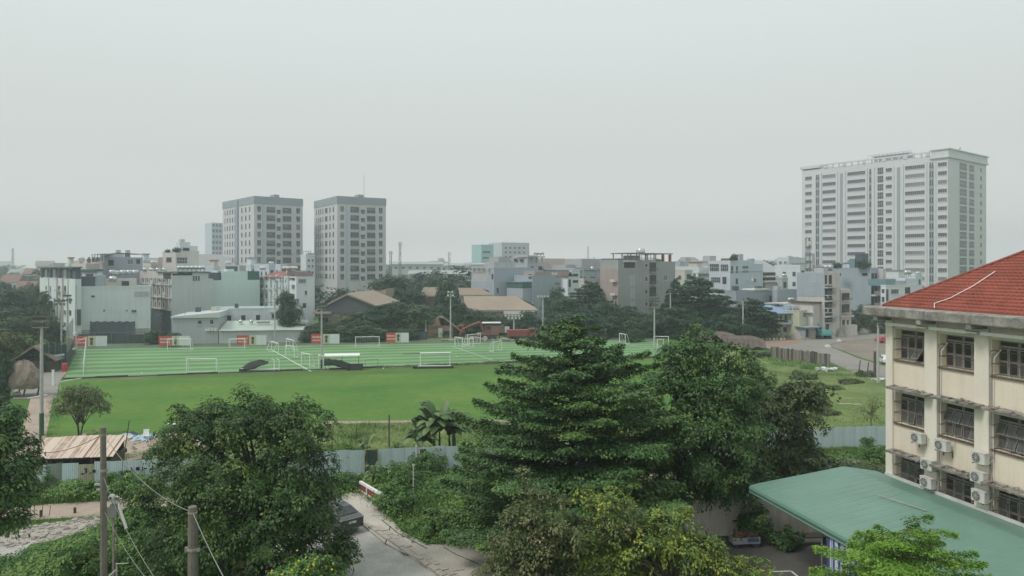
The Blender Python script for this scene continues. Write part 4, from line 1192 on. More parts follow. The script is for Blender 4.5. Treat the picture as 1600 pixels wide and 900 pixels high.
# big leafy tree left of centre
dA = 40.0
broad_tree('leafy_tree', 'large dark green leafy tree filling the lower left, behind the short utility pole', (wx(405, dA), dA, 0),
           lob(405, dA, [(300, 668, 1.75, 1.8, 1.5, 0), (345, 655, 1.7, 1.8, 1.2, 1), (385, 650, 1.7, 2.0, 1.3, 0), (430, 655, 1.6, 2, 1.3, 1), (475, 668, 1.7, 2.0, 1.4, 0), (355, 735, 3.0, 2.8, 2.0, -1), (460, 740, 2.2, 2.6, 2.0, -.5), (290, 765, 2.3, 2.4, 1.8, 0),
                         (265, 700, 1.1, 1.2, .6, 0), (485, 790, 1.6, 2.0, 1.8, 0), (415, 800, 3.0, 2.8, 2.2, -1.5), (320, 840, 2.9, 2.6, 2.0, -1), (495, 865, 1.8, 2.2, 1.5, -.5), (415, 890, 3.0, 2.6, 1.7, -1.5), (530, 868, .8, 1.0, .9, 0), (300, 900, 2.2, 2.2, 1.5, 0)]),
           LF_DEEP, BARKD, 21, nclus=1300, nleaf=72, crad=.62, lsize=.165, fork=3.5, tr=.28, spikes=120, nlimb=40)
# great tiered tree in the middle
dB = 44.0
tier_tree('tiered_tree', 'tall dark tiered tree with flat layered branches in the centre', (wx(893, dB), dB, 0),
          [(0.6, 7.6), (2.5, 8.6), (5, 8.0), (7.2, 6.9), (8.6, 6.4), (10.0, 5.6), (11.3, 4.4), (12.3, 3.0), (13.2, 1.5), (13.9, 0.5)],
          [1.0, 1.9, 2.8, 3.7, 4.6, 5.5, 6.4, 7.3, 8.15, 8.95, 9.75, 10.5, 11.2, 11.85, 12.45, 12.95, 13.4, 13.75], LF_TIER, BARKD, 5, nb=13, per_m=185, lsize=.17, tr=.2, thick=.085, tip=.30, width=.25, droop=-.02, jitter=.5)
# broad tree right of it
dC = 47.0
broad_tree('broadleaf_tree', 'broad mid green tree with a dark forked trunk right of the tiered tree', (wx(1105, dC), dC, 0),
           lob(1105, dC, [(1095, 545, 1.5, 1.6, 1.2, 0), (1058, 560, 1.3, 1.5, 1.1, 0), (1140, 552, 1.5, 1.6, 1.1, 0), (1166, 572, 1.1, 1.3, .9, 0), (1050, 598, 1.6, 1.8, 1.3, .5), (1110, 605, 2.4, 2.4, 1.6, 0), (1160, 610, 1.7, 1.9, 1.4, 0), (1085, 660, 2.2, 2.2, 1.6, -1), (1140, 675, 2.4, 2.4, 1.7, -.6),
                          (1045, 665, 1.8, 2.0, 1.5, 0), (1030, 715, 1.9, 2.0, 1.5, 0), (1100, 720, 2.4, 2.4, 1.5, -1), (1160, 735, 2.0, 2.2, 1.5, 0), (1065, 755, 2.0, 2.2, 1.1, 0), (1130, 765, 1.8, 2.0, .9, 0)]),
           LF_BROAD, BARKD, 33, nclus=820, nleaf=64, crad=.64, lsize=.19, fork=2.6, tr=.24, spikes=60, nlimb=34)
dD = 52.0
broad_tree('brown_tinged_tree', 'brown tinged tree with bare upright twigs left of the school wall', (wx(1215, dD), dD, 0),
           lob(1215, dD, [(1190, 625, 1.5, 1.6, 1.2, 0), (1225, 640, 1.6, 1.7, 1.4, 0), (1245, 600, .9, 1.0, .9, 0), (1275, 620, 1.0, 1.1, 1.1, 0), (1255, 660, 1.4, 1.5, 1.5, 0), (1200, 690, 2.2, 2.0, 1.6, 0), (1240, 710, 1.8, 1.9, 1.4, 0), (1275, 730, 1.3, 1.4, 1.1, 0), (1180, 740, 2.0, 2.0, 1.1, 0), (1300, 735, .8, 1, .7, 0)]),
           LF_BROWN, BARK, 44, nclus=430, nleaf=42, crad=.6, lsize=.25, fork=2.2, tr=.15, spikes=30, nlimb=30, stems=2)
# yellow green and dry trees along the lower edge
dE = 31.0
broad_tree('yellowing_tree', 'yellow green leafy tree along the lower edge right of centre', (wx(1050, dE), dE, 0),
           lob(1050, dE, [(955, 790, 1.0, 1.2, .9, 0), (990, 840, 1.3, 1.4, 1.0, 0), (1035, 835, 1.0, 1.2, .9, 0), (1085, 850, 1.1, 1.2, .9, 0), (930, 850, 1.2, 1.3, 1.0, 0), (1130, 880, 1.1, 1.2, .7, 0), (1175, 890, .8, .9, .6, 0), (1040, 900, 1.9, 1.7, 1.2, 0), (960, 910, 1.6, 1.6, 1.0, 0), (1065, 800, .4, .5, .4, 0), (920, 775, .6, .6, .4, 0)]),
           LF_YEL, BARK, 52, nclus=480, nleaf=40, crad=.42, lsize=.145, fork=3.2, tr=.13, spikes=34, nlimb=40)
dF = 30.0
broad_tree('drying_tree', 'brownish drying tree with bare twigs at the lower edge below the tiered tree', (wx(845, dF), dF, 0),
           lob(845, dF, [(830, 790, .9, 1.0, .8, 0), (870, 805, .9, 1.0, .8, 0), (810, 840, 1.1, 1.2, .9, 0), (855, 850, 1.2, 1.3, .9, 0), (890, 835, 1.0, 1.0, .8, 0), (785, 880, 1.0, 1.1, .8, 0), (840, 900, 1.6, 1.5, 1.0, 0), (905, 890, 1.0, 1.1, .8, 0), (965, 810, .9, .9, .6, 1), (820, 760, .35, .4, .5, 0)]),
           LF_DRY, BARK, 61, nclus=360, nleaf=38, crad=.40, lsize=.13, fork=3.2, tr=.12, spikes=44, nlimb=60)
# left edge tree
dG = 34.0
broad_tree('edge_tree', 'leafy tree entering from the left edge above the rubble', (wx(-30, dG), dG, 0),
           lob(-30, dG, [(5, 690, 1.1, 1.2, .9, 0), (-20, 660, 1.4, 1.5, 1.1, 0), (20, 720, 1.0, 1.2, .9, 0), (0, 760, 1.4, 1.6, 1.2, 0), (-50, 720, 2.0, 1.8, 1.6, 0), (-10, 810, 1.3, 1.4, .9, 0), (-60, 800, 1.8, 1.8, 1.4, 0), (30, 770, .6, .8, .7, 0), (12, 645, .6, .7, .4, 0)]),
           LF_BROAD, BARK, 71, nclus=430, nleaf=44, crad=.5, lsize=.19, fork=3.4, tr=.18, spikes=20, nlimb=26)
# small bright tiered tree at the lower right
dH = 28.0
tier_tree('bright_tiered_tree', 'small bright green tiered tree in front of the green canopy', (wx(1412, dH), dH, 0),
          [(3.0, 3.5), (4.6, 3.5), (5.6, 3.2), (6.4, 2.2), (6.9, 1.2), (7.2, 0.5)], [3.2, 3.9, 4.55, 5.1, 5.65, 6.1, 6.5, 6.85], LF_BRIGHT, BARK, 15, nb=12, per_m=330, lsize=.095, tr=.09, thick=.045, width=.32, tip=.3, droop=.03)
# yellow flowering shrub at the bottom
dI = 31.0
ys = broad_tree('flowering_shrub', 'shrub with small yellow flowers at the lower edge before the leafy tree', (wx(475, dI), dI, 0),
           lob(475, dI, [(470, 900, 1.2, 1.1, .9, 0), (445, 915, 1.0, 1.0, .8, 0), (505, 918, 1.0, 1.0, .7, 0)]), LF_BUSH, BARK, 81, nclus=150, nleaf=34, crad=.35, lsize=.14, fork=2.2, tr=.08, spikes=14, cat='shrub')
YF = leaf_mat('yellow_petals', [(0, (0.55, 0.42, 0.03)), (1, (0.7, 0.55, 0.04))])
r = np.random.default_rng(3); n = 50
Pf = np.stack([r.uniform(-1.3, 1.2, n), r.uniform(-1.0, .0, n), np.zeros(n)], 1); Pf[:, 2] = wz(905, dI) + .75 - .5 * np.abs(Pf[:, 0]) + r.normal(0, .25, n)
inst('flowers', leaf_mesh('flowers', Pf, r.normal(size=(n, 3)) + np.array([0, -.8, .6]), np.full(n, .11), r.random(n), YF, .9, None, r), ys)['kind'] = 'stuff'
# sparse tree at the field's left corner
dS = 73.0
broad_tree('sparse_tree', 'sparse olive tree with several thin stems at the near left field corner', (wx(124, dS), dS, 0),
           lob(124, dS, [(105, 622, 1.3, 1.4, .8, 0), (145, 622, 1.3, 1.4, .9, 0), (125, 610, 1.6, 1.5, .7, 0), (95, 638, .9, 1.1, .6, 0), (158, 635, .9, 1.1, .7, 0), (125, 636, 1.6, 1.5, .7, 0)]),
           LF_OLIVE, BARKD, 91, nclus=230, nleaf=26, crad=.5, lsize=.19, fork=1.6, tr=.13, stems=3, nlimb=26, spikes=12)
# thin bare sapling by the school wall
broad_tree('sapling', 'thin almost bare sapling in the meadow left of the school wall', (wx(1361, 78), 78.0, 0),
           lob(1361, 78, [(1350, 640, .9, .9, 1.0, 0), (1368, 630, .9, .9, .9, 0), (1360, 648, 1.0, 1.0, .7, 0)]), LF_OLIVE, BARK, 95, nclus=60, nleaf=12, crad=.4, lsize=.15, fork=1.4, tr=.05, nlimb=30, cat='sapling')

# banana plants by the middle fence
LF_BAN = leaf_mat('banana_leaves', [(0, (0.05, 0.10, 0.035)), (.5, (0.10, 0.175, 0.06)), (1, (0.19, 0.24, 0.10))])
def banana(px, d, h, n, seed, label, spread=1.0):
    r_ = random.Random(seed)
    t = thing('banana_plant', label, 'banana plant', (wx(px, d), d, 0), 0, 'banana plants near the fence')
    for st in range(3):
        ox, oy = r_.uniform(-.5, .5), r_.uniform(-.5, .5); hh = h * r_.uniform(.32, .5)
        MB().tube([(ox, oy, 0), (ox * 1.1, oy * 1.1, hh * .5), (ox * 1.2, oy * 1.2, hh)], [.13, .11, .06], 7).build('stem', LF_BAN, t)
        for i in range(n):
            a = r_.random() * 6.28; L = h * r_.uniform(.6, .8) * spread; up_ = r_.uniform(.9, 2.6)
            mb = MB(); m_ = 9
            for k in range(m_ + 1):
                u = k / m_
                rad = L * u * (1 / (1 + .25 * up_)) * .75; z = hh + L * (up_ * u - (0.55 + .45 * up_) * u * u) * .75
                w_ = .29 * math.sin(math.pi * min(1, u * .92 + .08)) ** .6 * (h / 3.5)
                ca, sa_ = math.cos(a), math.sin(a)
                for sgn in (-1, 0, 1): mb.v.append((ox * 1.2 + rad * ca - sgn * w_ * sa_, oy * 1.2 + rad * sa_ + sgn * w_ * ca, z - abs(sgn) * w_ * .35 + r_.uniform(-.02, .02)))
            for k in range(m_):
                q = 3 * k; mb.f += [(q, q + 3, q + 4, q + 1), (q + 1, q + 4, q + 5, q + 2)]; mb.mi += [0, 0]
            o = mb.build('leaf', LF_BAN, t)
            at = o.data.attributes.new('tint', 'FLOAT', 'FACE'); tv = r_.uniform(.1, .9)
            at.data.foreach_set('value', [tv + r_.uniform(-.1, .1) for _ in o.data.polygons])
    return t
banana(685, 65.5, 5.0, 17, 1, 'tallest banana plant, above the fence left of the tiered tree')
banana(712, 67.0, 4.6, 13, 7, 'banana plant right of the tallest one, against the tiered tree')
banana(648, 65.0, 4.0, 13, 2, 'lower banana plant above the wooden door in the fence')
banana(590, 57.0, 1.9, 6, 3, 'low bright banana plant in the bushes above the barrier', 1.1)
banana(575, 64.0, 2.6, 5, 4, 'small banana plant behind the net gate in the fence')

# ================================================================== SHRUBS AND GROUND COVER
undergrowth('bank_undergrowth', GP((-120, 925), (30, 893), (110, 862), (172, 828), (250, 812), (330, 860), (330, 980), (-200, 1000)), 620, .25, 1.5, 44, .42, .2, LF_BUSH, 7)
undergrowth('verge_undergrowth', GP((-200, 905), (10, 872), (60, 856), (130, 836), (175, 816), (175, 840), (110, 868), (30, 900), (-200, 960)), 380, .15, .75, 36, .35, .16, LF_BUSH, 6)
undergrowth('rubble_grass', GP((-60, 822), (40, 815), (150, 806), (240, 795), (240, 800), (150, 812), (40, 822), (-60, 832)), 200, .12, .4, 14, .25, .2, LF_GRASS, 5, True, .1)
undergrowth('fence_undergrowth', [G(-120, 790), G(30, 786), G(160, 779), G(240, 775), (f0 + fdir * fence_s(240)).to_tuple(), (f0 + fdir * fence_s(-60)).to_tuple()], 520, .25, 1.35, 40, .42, .19, LF_BUSH, 8)
undergrowth('central_undergrowth', [G(480, 800), G(545, 772), G(585, 772), G(606, 804), G(632, 832), G(672, 850), G(740, 848), G(800, 862), G(980, 850), G(1010, 800), G(900, 760), (f0 + fdir * fence_s(760)).to_tuple(), (f0 + fdir * fence_s(480)).to_tuple()], 980, .2, 1.5, 44, .45, .20, LF_BUSH, 9)
undergrowth('right_undergrowth', [G(1180, 735), G(1300, 722), G(1450, 712), (f0 + fdir * fence_s(1450)).to_tuple(), (f0 + fdir * fence_s(1150)).to_tuple()], 420, .2, .8, 40, .45, .2, LF_BUSH, 10)
undergrowth('corner_undergrowth', GP((1150, 790), (1260, 768), (1380, 740), (1420, 728), (1300, 738), (1150, 755)), 360, .3, 1.7, 40, .45, .22, LF_BROWN, 12)
undergrowth('tall_grass', [G(-120, 800), G(30, 790), G(160, 783), G(240, 779), (f0 + fdir * fence_s(240)).to_tuple(), (f0 + fdir * fence_s(-60)).to_tuple()], 900, .3, .8, 16, .3, .2, LF_GRASS, 21, True, .09)
undergrowth('meadow_grass', GP((505, 662), (760, 659), (900, 668), (900, 695), (760, 706), (505, 718)), 1500, .15, .7, 12, .5, .2, LF_GRASS, 22, True, .10)
undergrowth('bank_grass', GP((510, 800), (560, 770), (600, 800), (650, 845), (740, 848), (760, 800), (640, 740), (560, 735)), 900, .3, .9, 16, .35, .2, LF_GRASS, 23, True, .09)
undergrowth('plot_grass', GP((1185, 660), (1430, 668), (1430, 615), (1330, 575), (1200, 566)), 2400, .1, .55, 10, .6, .2, LF_GRASS, 24, True, .12)
undergrowth('strip_grass', [G(1240, 716), G(1440, 702), (f0 + fdir * fence_s(1440)).to_tuple(), (f0 + fdir * fence_s(1240)).to_tuple()], 900, .3, .9, 14, .4, .2, LF_GRASS, 25, True, .09)
undergrowth('pavement_weeds', GP((604, 808), (632, 833), (672, 853), (740, 850), (800, 866), (800, 858), (740, 838), (660, 836), (620, 815)), 260, .1, .45, 30, .25, .13, LF_BUSH, 26)
undergrowth('lane_grass', GP((60, 690), (74, 640), (84, 610), (92, 620), (90, 684), (200, 688), (150, 696)), 340, .1, .4, 14, .3, .2, LF_GRASS, 27, True, .1)
undergrowth('shed_grass', GP((178, 722), (330, 708), (330, 700), (250, 700), (185, 712)), 420, .15, .45, 14, .3, .2, LF_GRASS, 28, True, .1)
undergrowth('kerb_weeds', [fq(.45, -.02), fq(.95, -.02), fq(.95, .012), fq(.45, .012)], 260, .1, .5, 26, .5, .22, LF_OLIVE, 29)

def shrub(px, py, d_r, h, seed, m_, label, group):
    x, y = G(px, py)
    broad_tree('shrub', label, (x, y, 0), [(0, 0, h * .5, d_r, d_r, h * .5), (d_r * .5, .1, h * .4, d_r * .6, d_r * .6, h * .4), (-d_r * .5, 0, h * .42, d_r * .6, d_r * .6, h * .42)],
               m_, BARK, seed, nclus=int(60 + 40 * d_r), nleaf=34, crad=.32, lsize=.17, fork=h * .2, tr=.04, spikes=6, group=group, cat='shrub', nlimb=6)
for i, a in enumerate([(498, 738, 1.5, 2.3, 'leafy shrub hiding the fence right behind the leafy tree'), (546, 735, 1.2, 2.0, 'shrub before the fence left of the net gate'), (626, 732, 1.0, 1.9, 'shrub before the fence left of the wooden door'), (668, 738, 1.6, 2.2, 'shrub before the fence under the left tips of the tiered tree'), (190, 764, 1.0, 1.7, 'shrub before the sprayed fence sheet by the tall pole')]):
    shrub(*a[:4], 200 + i, LF_BUSH, a[4], 'shrubs grown up against the fence')
for i, a in enumerate([(215, 838, 1.3, 2.1, 'shrub on the bank just right of the tall pole'), (130, 905, 1.8, 2.4, 'lowest shrub on the left bank at the picture edge'), (250, 880, 1.6, 2.4, 'shrub on the bank between the two utility poles')]):
    shrub(*a[:4], 180 + i, LF_BUSH, a[4], 'shrubs on the lower left bank')
for i, a in enumerate([(85, 765, 1.3, 1.6, 'dense shrub against the fence under the rusty roof'), (135, 778, .9, 1.1, 'low shrub on the bank left of the tall pole'), (215, 772, 1.4, 1.7, 'dense shrub by the fence just left of the leafy tree'), (40, 772, 1.1, 1.4, 'shrub by the fence beside the edge tree')]):
    shrub(*a[:4], 100 + i, LF_BUSH, a[4], 'shrubs along the left fence')
for i, a in enumerate([(618, 800, 1.3, 1.7, 'rounded shrub at the right end of the road barrier'), (625, 760, 1.6, 1.8, 'bushy shrub in the bank above the barrier'), (690, 835, 1.4, 1.5, 'shrub spilling onto the pavement under the tiered tree'), (740, 842, 1.2, 1.3, 'low shrub at the pavement edge beside dry leaves'), (540, 765, 1.1, 1.4, 'bright shrub at the pavement end behind the leafy tree'), (760, 800, 1.5, 1.8, 'shrub in the shade under the tiered tree')]):
    shrub(*a[:4], 120 + i, LF_BUSH, a[4], 'shrubs on the central bank')
for i, a in enumerate([(1300, 748, 1.2, 1.5, LF_BROWN, 'brownish shrub at the far edge of the green canopy'), (1372, 725, 1.2, 1.5, LF_BUSH, 'green shrub beside the school corner'), (1345, 700, 1.2, 1.3, LF_BUSH, 'shrub on the strip before the right stretch of fence'), (1180, 845, .9, 2.4, LF_BROAD, 'slender dark shrub before the yard wall'), (1230, 855, .8, 1.0, LF_BROAD, 'low dark shrub at the wall foot under the canopy edge')]):
    shrub(a[0], a[1], a[2], a[3], 140 + i, a[4], a[5], 'shrubs near the yard')
for i, a in enumerate([(1300, 612, 1.6, .9, 'low dark bush in the meadow above the lying concrete beam'), (1255, 592, 1.9, .9, 'wide low bush in the meadow below the pile wall'), (1330, 600, 1.5, .8, 'low bush in the meadow left of the white rubbish heap by the mast'), (1236, 606, 1.3, .7, 'low bush in the meadow right of the meadow goal'), (1352, 588, 1.3, .8, 'low bush beside the leaning stakes at the far road'), (1290, 648, 1.4, .6, 'low weeds clump before the right stretch of fence')]):
    shrub(*a[:4], 160 + i, LF_OLIVE, a[4], 'bushes in the meadow')
# ================================================================== PITCH FURNITURE
GWH = mat('white_goal_paint', (0.74, 0.76, 0.75), 0.5, 0.06)
NETM = mat('pale_goal_net', (0.55, 0.6, 0.56), 0.9, 0.05)
GOALG = 'goals on the pitches'
def goal(p, q, h, depth, label, side=1, net=False, r=.075):
    """goal between ground points p and q; the net frame reaches back to the left of p->q when side = 1"""
    p = Vector(p); q = Vector(q); w = (q - p).length; yaw = math.atan2(q.y - p.y, q.x - p.x)
    t = thing('goal', label, 'goal', (p.x, p.y, 0.05), yaw, GOALG)
    for x in (0, w): MB().tube([(x, 0, 0), (x, 0, h)], r, 6).build('post', GWH, t)
    MB().tube([(-r, 0, h), (w + r, 0, h)], r, 6).build('crossbar', GWH, t)
    b = depth * side; rr = r * .55
    mb = MB()
    for x in (0, w): mb.tube([(x, 0, h), (x, b * .35, h - .05), (x, b, .05)], rr, 5).tube([(x, 0, .05), (x, b, .05)], rr, 5)
    mb.tube([(0, b, .05), (w, b, .05)], rr, 5).tube([(0, b * .35, h - .05), (w, b * .35, h - .05)], rr * .8, 5)
    mb.build('back_frame', GWH, t)
    if net:
        mb = MB(); s = .45
        n = int(w / s)
        for i in range(n + 1): x = w * i / n; mb.tube([(x, b * .35, h - .05), (x, b, .05)], .012, 3, cap=False)
        m_ = int(h / s)
        for j in range(1, m_):
            u = j / m_; mb.tube([(0, b * .35 + (b - b * .35) * u, (h - .05) * (1 - u) + .05 * u), (w, b * .35 + (b - b * .35) * u, (h - .05) * (1 - u) + .05 * u)], .012, 3, cap=False)
        mb.build('net', NETM, t)['kind'] = 'stuff'
    return t
goal(G(262, 547), G(298, 547), 2.25, 1.3, 'white goal in front of the second banner from the left', net=True)
goal(G(358, 545), G(382, 545), 2.0, 1.1, 'small white goal just left of the third banner')
goal(G(555.5, 544), G(592.5, 543.4), 2.3, 1.3, 'white goal between the two rightmost banners', net=True)
goal(G(291.5, 583.5), G(338.5, 583.5), 2.35, .9, 'white goal standing alone nearest the left part of the near touchline')
goal(G(424.3, 547), G(435, 550.5), 1.75, 1.0, 'white goal seen from the side at the far end of the middle touchline', -1)
goal(G(447.5, 545), G(458, 548.5), 2.1, 1.0, 'white goal seen edge on, farther of the pair right of the middle touchline')
goal(G(446.5, 557.5), G(460, 559), 2.1, 1.0, 'white goal seen edge on, nearer of the pair right of the middle touchline')
goal(G(471, 571.5), G(484, 574), 2.2, 1.0, 'white goal seen edge on left of the tall mast with the green foot')
goal(G(498, 574), G(505, 577), 2.1, 1.0, 'white goal mostly behind the black sheeted shelter')
goal(G(711, 541.5), G(722.5, 543), 2.0, 1.1, 'white goal seen obliquely in front of the brick hut')
goal(G(730.5, 540), G(750.5, 538), 2.3, 1.3, 'larger white goal in front of the red machinery', net=True)
goal(G(733, 543), G(739.5, 543), 1.9, 1.0, 'small white goal inside the larger one by the red machinery')
goal(G(771, 550), G(784, 548), 2.0, 1.1, 'white goal just left of the tiered tree top')
goal(G(968, 536), G(977, 537.5), 2.1, 1.2, 'white goal seen obliquely right of the tiered tree top', 1)
goal(G(1021.5, 544.5), G(1044.5, 545), 2.5, 1.3, 'larger white goal at the right end of the pitches', net=True)
goal(G(1027.5, 544), G(1037, 544), 1.8, 1.0, 'small white goal inside the right end goal')
goal(G(1178, 592), G(1160, 590), 2.1, 1.6, 'white goal in the meadow right of the broad tree', 1, net=True)
# tall net frame at the left end, seen from the side
a, b = Vector(G(130.5, 588)), Vector(G(134.5, 548)); yaw = math.atan2(b.y - a.y, b.x - a.x); w = (b - a).length
t = thing('ball_net', 'tall pale ball net on white posts at the left end of the turf', 'net', (a.x, a.y, .05), yaw)
for i in range(4): MB().tube([(w * i / 3, 0, 0), (w * i / 3 , 0, 2.0 + .25 * i)], .06, 6).build('post', GWH, t)
MB().tube([(0, 0, 2.0), (w, 0, 2.75)], .04, 5).tube([(0, .02, .1), (w, .02, .1)], .04, 5).tube([(w, 0, 2.75), (w, 1.6, 1.9), (w, 1.6, .1)], .05, 5).build('frame', GWH, t)
mb = MB()
for i in range(34): x = w * i / 33; h = 2.0 + .75 * i / 33; mb.tube([(x, 0, h), (x, 0, .1)], .010, 3, cap=False)
for j in range(1, 5): mb.tube([(0, .0, 2.0 * j / 5), (w, .0, 2.75 * j / 5)], .010, 3, cap=False)
mb.build('net', NETM, t)['kind'] = 'stuff'
# white low frame behind the sparse tree
x, y = G(94, 609)
t = thing('railing', 'low white tube frame behind the sparse tree at the lane edge', 'frame', (x, y, 0), R(20))
MB().tube([(0, 0, 0), (0, 0, 1.1), (2.6, 0, 1.5)], .05, 5).build('tube', GWH, t)

# roller goal with a rail roof
p, q = G(657, 575.5), G(703, 575)
BLK = mat('black_sheet', (0.022, 0.027, 0.027), 0.7, 0.25, 1.0); DKB = mat('dark_base', (0.05, 0.055, 0.06), 0.8, 0.2)
t = goal(p, q, 2.35, .9, 'white goal with a thick padded crossbar on a dark trolley base nearest the tiered tree')
w = q[0] - p[0]
MB().tube([(-.1, -.05, 2.5), (w + .25, -.05, 2.55)], .13, 8).build('padded_bar', GWH, t)
MB().tube([(-3.0, .3, 2.35), (-.09, .1, 2.42)], .05, 5).build('side_rail', DKB, t)
MB().box(-1.2, -.4, .02, w + .6, .5, .32).build('trolley_base', DKB, t)
MB().box(-.4, -.45, .33, w + .2, -.3, .5).build('base_bar', GWH, t)
for x in (-1.1, w + .3): MB().lathe([(.18, -.1), (.18, .1)], 10, (x, -.5, .2), 0, 'y').build('wheel', BLK, t)
# black sheet thrown over a white bench frame
p, q = G(376, 581), G(437, 581)
t = thing('player_bench', 'low white bench frame half covered by a black sheet on the near touchline', 'bench', (p[0], p[1], .05), math.atan2(q[1] - p[1], q[0] - p[0]))
w = math.hypot(q[0] - p[0], q[1] - p[1])
MB().box(0, -.1, .35, w, .25, .55).build('seat', GWH, t); MB().box(-.2, -.3, .02, w, .4, .18).build('base', DKB, t)
mb = MB()
for x in (w - .9, w - .1): mb.tube([(x, 0, .18), (x, .1, 1.9), (x - .5, .3, 2.0)], .07, 5)
mb.build('frame', GWH, t)
def cloth(name, pts, label, thick=.04, m_=BLK, cat='sheet', group=None):
    """draped sheet: rows of points"""
    n, k = len(pts), len(pts[0]); mb = MB()
    mb.v = [tuple(p) for r_ in pts for p in r_]
    for i in range(n - 1):
        for j in range(k - 1): a = i * k + j; mb.f.append((a, a + 1, a + k + 1, a + k)); mb.mi.append(0)
    o = mb.build(name, m_, smooth=True); md = o.modifiers.new('thickness', 'SOLIDIFY'); md.thickness = thick
    return prop(o, label, cat, group)
rr = np.random.default_rng(6)
d = p[1] - .2
def zz(px, py): return wx(px, d), wz(py, d)
rows_ = []
for j in range(5):
    v = j / 4; row = []
    for i in range(10):
        u = i / 9
        px = 373.5 + 45 * u; top = np.interp(px, [373, 380, 388, 398, 406, 413, 419], [577, 572.5, 567, 564, 562, 565.5, 566]); bot = np.interp(px, [373, 384, 396, 404, 411, 419], [578.3, 578.6, 577, 573.5, 570.5, 568])
        X, Z = zz(px, top + (bot - top) * v); row.append((X, d - .25 * v + .5 * (1 - v) + .1 * rr.random(), max(.1, Z + .03 * rr.normal())))
    rows_.append(row)
cloth('black_sheet', rows_, 'black plastic sheet draped over the white bench frame', group='black sheets by the touchline')
# shelter with white roof, black hanging sheet and low dark box
p, q = G(507, 578), G(561, 577)
d = p[1]; yaw = math.atan2(q[1] - p[1], q[0] - p[0])
t = thing('team_shelter', 'team shelter with a long white roof strip beside the tall mast with green foot', 'shelter', (p[0], p[1], .05), yaw)
w = math.hypot(q[0] - p[0], q[1] - p[1]); zt = wz(556, d)
MB().extr_x([(-.5, zt - .12), (-.5, zt), (.2, zt + .28), (1.1, zt + .2), (1.1, zt + .08)], 0, w * 1.02).build('roof', GWH, t)
for x in (.1, w * .5, w * .98): MB().tube([(x, .8, 0), (x, .8, zt + .1)], .05, 6).build('post', STEEL, t)
MB().tube([(w * 1.18, 0, .0), (w * 1.18, 0, 1.5), (w * 1.55, 0, 1.6), (w * 1.55, 0, 0)], .05, 5).build('side_rail', STEEL, t)
rows_ = []
for j in range(5):
    v = j / 4; row = []
    for i in range(12):
        u = i / 11; px = 508 + 40 * u
        top = 560 + 1.0 * u + 14 * max(0, u - .45) ** 1.3; bot = 571 + 6 * u ** 2 - 1.5 * math.sin(u * 5)
        row.append((wx(px, d), d - .5 - .3 * v + .1 * rr.random(), max(.08, wz(top + (bot - top) * v, d) + .05 * rr.normal())))
    rows_.append(row)
cloth('black_sheet', rows_, 'black plastic sheet sagging from the white roofed team shelter', group='black sheets by the touchline')
x0, y0 = G(546, 578)
o = thing('dark_crate', 'low dark covered box at the right end of the black sheet by the shelter', 'box', (x0, y0 - .2, .05), yaw)
MB().box(0, -.4, 0, wx(567, y0) - x0, .5, .85).build('body', DKB, o); MB().box(-.03, -.43, .851, wx(567, y0) - x0 + .03, .53, .95).build('cover', BLK, o)
for i, (px, py) in enumerate(((714, 559), (599, 577.5), (222, 585))):
    x, y = G(px, py); prop(MB().lathe([(.03, 0), (.11, .04), (.14, .12), (.11, .2), (.03, .24)], 10).build('ball', GWH, loc=(x, y, .06), smooth=True), ['white ball on the far middle of the turf', 'white ball near the touchline left of the roller goal', 'white ball at the near turf edge left of the lone goal'][i], 'ball', 'balls on the turf')

# ---- floodlight masts
MGREY = mat('galvanised_mast', (0.40, 0.41, 0.40), 0.6, 0.15, 2.0); LAMPB = mat('dark_floodlight', (0.10, 0.105, 0.105), 0.5, 0.2)
LAMPG = mat('pale_floodlight', (0.55, 0.56, 0.56), 0.4, 0.1)
GREENF = mat('green_mast_wrap', (0.035, 0.12, 0.065), 0.7, 0.2)
def lamp_mesh(m_, s=1.0):
    mb = MB()
    mb.hexa([(-.22 * s, -.18 * s, -.12 * s), (.22 * s, -.18 * s, -.12 * s), (.16 * s, .12 * s, -.02), (-.16 * s, .12 * s, -.02), (-.22 * s, -.12 * s, .2 * s), (.22 * s, -.12 * s, .2 * s), (.16 * s, .12 * s, .14 * s), (-.16 * s, .12 * s, .14 * s)])
    mb.box(-.03, -.02, -.3 * s, .03, .02, -.05); return mb.mesh('floodlight', m_)
LM_D, LM_P = lamp_mesh(LAMPB, 1.0), lamp_mesh(LAMPG, 1.1)
def mast(px, pyb, pyt, label, rows=((1, 4, 2.4),), lm=LM_P, r=.14, green=0.0, yaw=0.0, group='floodlight masts round the pitches'):
    """rows: (fraction of height, lamps, arm width)"""
    x, y = G(px, pyb); h = wz(pyt, y)
    t = thing('floodlight_mast', label, 'floodlight mast', (x, y, 0), yaw, group)
    MB().tube([(0, 0, 0), (0, 0, h * .5), (0, 0, h)], [r * 1.15, r, r * .75], 8).build('shaft', MGREY, t)
    if green: MB().tube([(0, 0, 0), (0, 0, green)], r * 1.3, 8).build('foot_wrap', GREENF, t)
    for fr, n, aw in rows:
        z = h * fr - .28
        c = MB().box(-aw / 2, -.24, z - .04, aw / 2, -.17, z + .03).build('crossarm', MGREY, t)
        for i in range(n): inst('floodlight', lm, c, ((i + .5) / n * aw - aw / 2, -.27, z + .3), (R(15), 0, 0))
    return t
mast(65, 681, 497, 'tall floodlight mast with two dark lamp rows beside the sparse tree', ((1, 6, 1.65), (.945, 6, 1.65)), LM_D, .17, 2.3)
mast(502.5, 576, 476, 'tall floodlight mast with a green foot beside the team shelter', ((1, 4, 1.7), (.955, 3, 1.3)), LM_D, .15, 1.5, R(25))
mast(429.5, 536, 465, 'thin floodlight mast behind the middle touchline goals', ((1, 2, 1.2),), LM_P, .14)
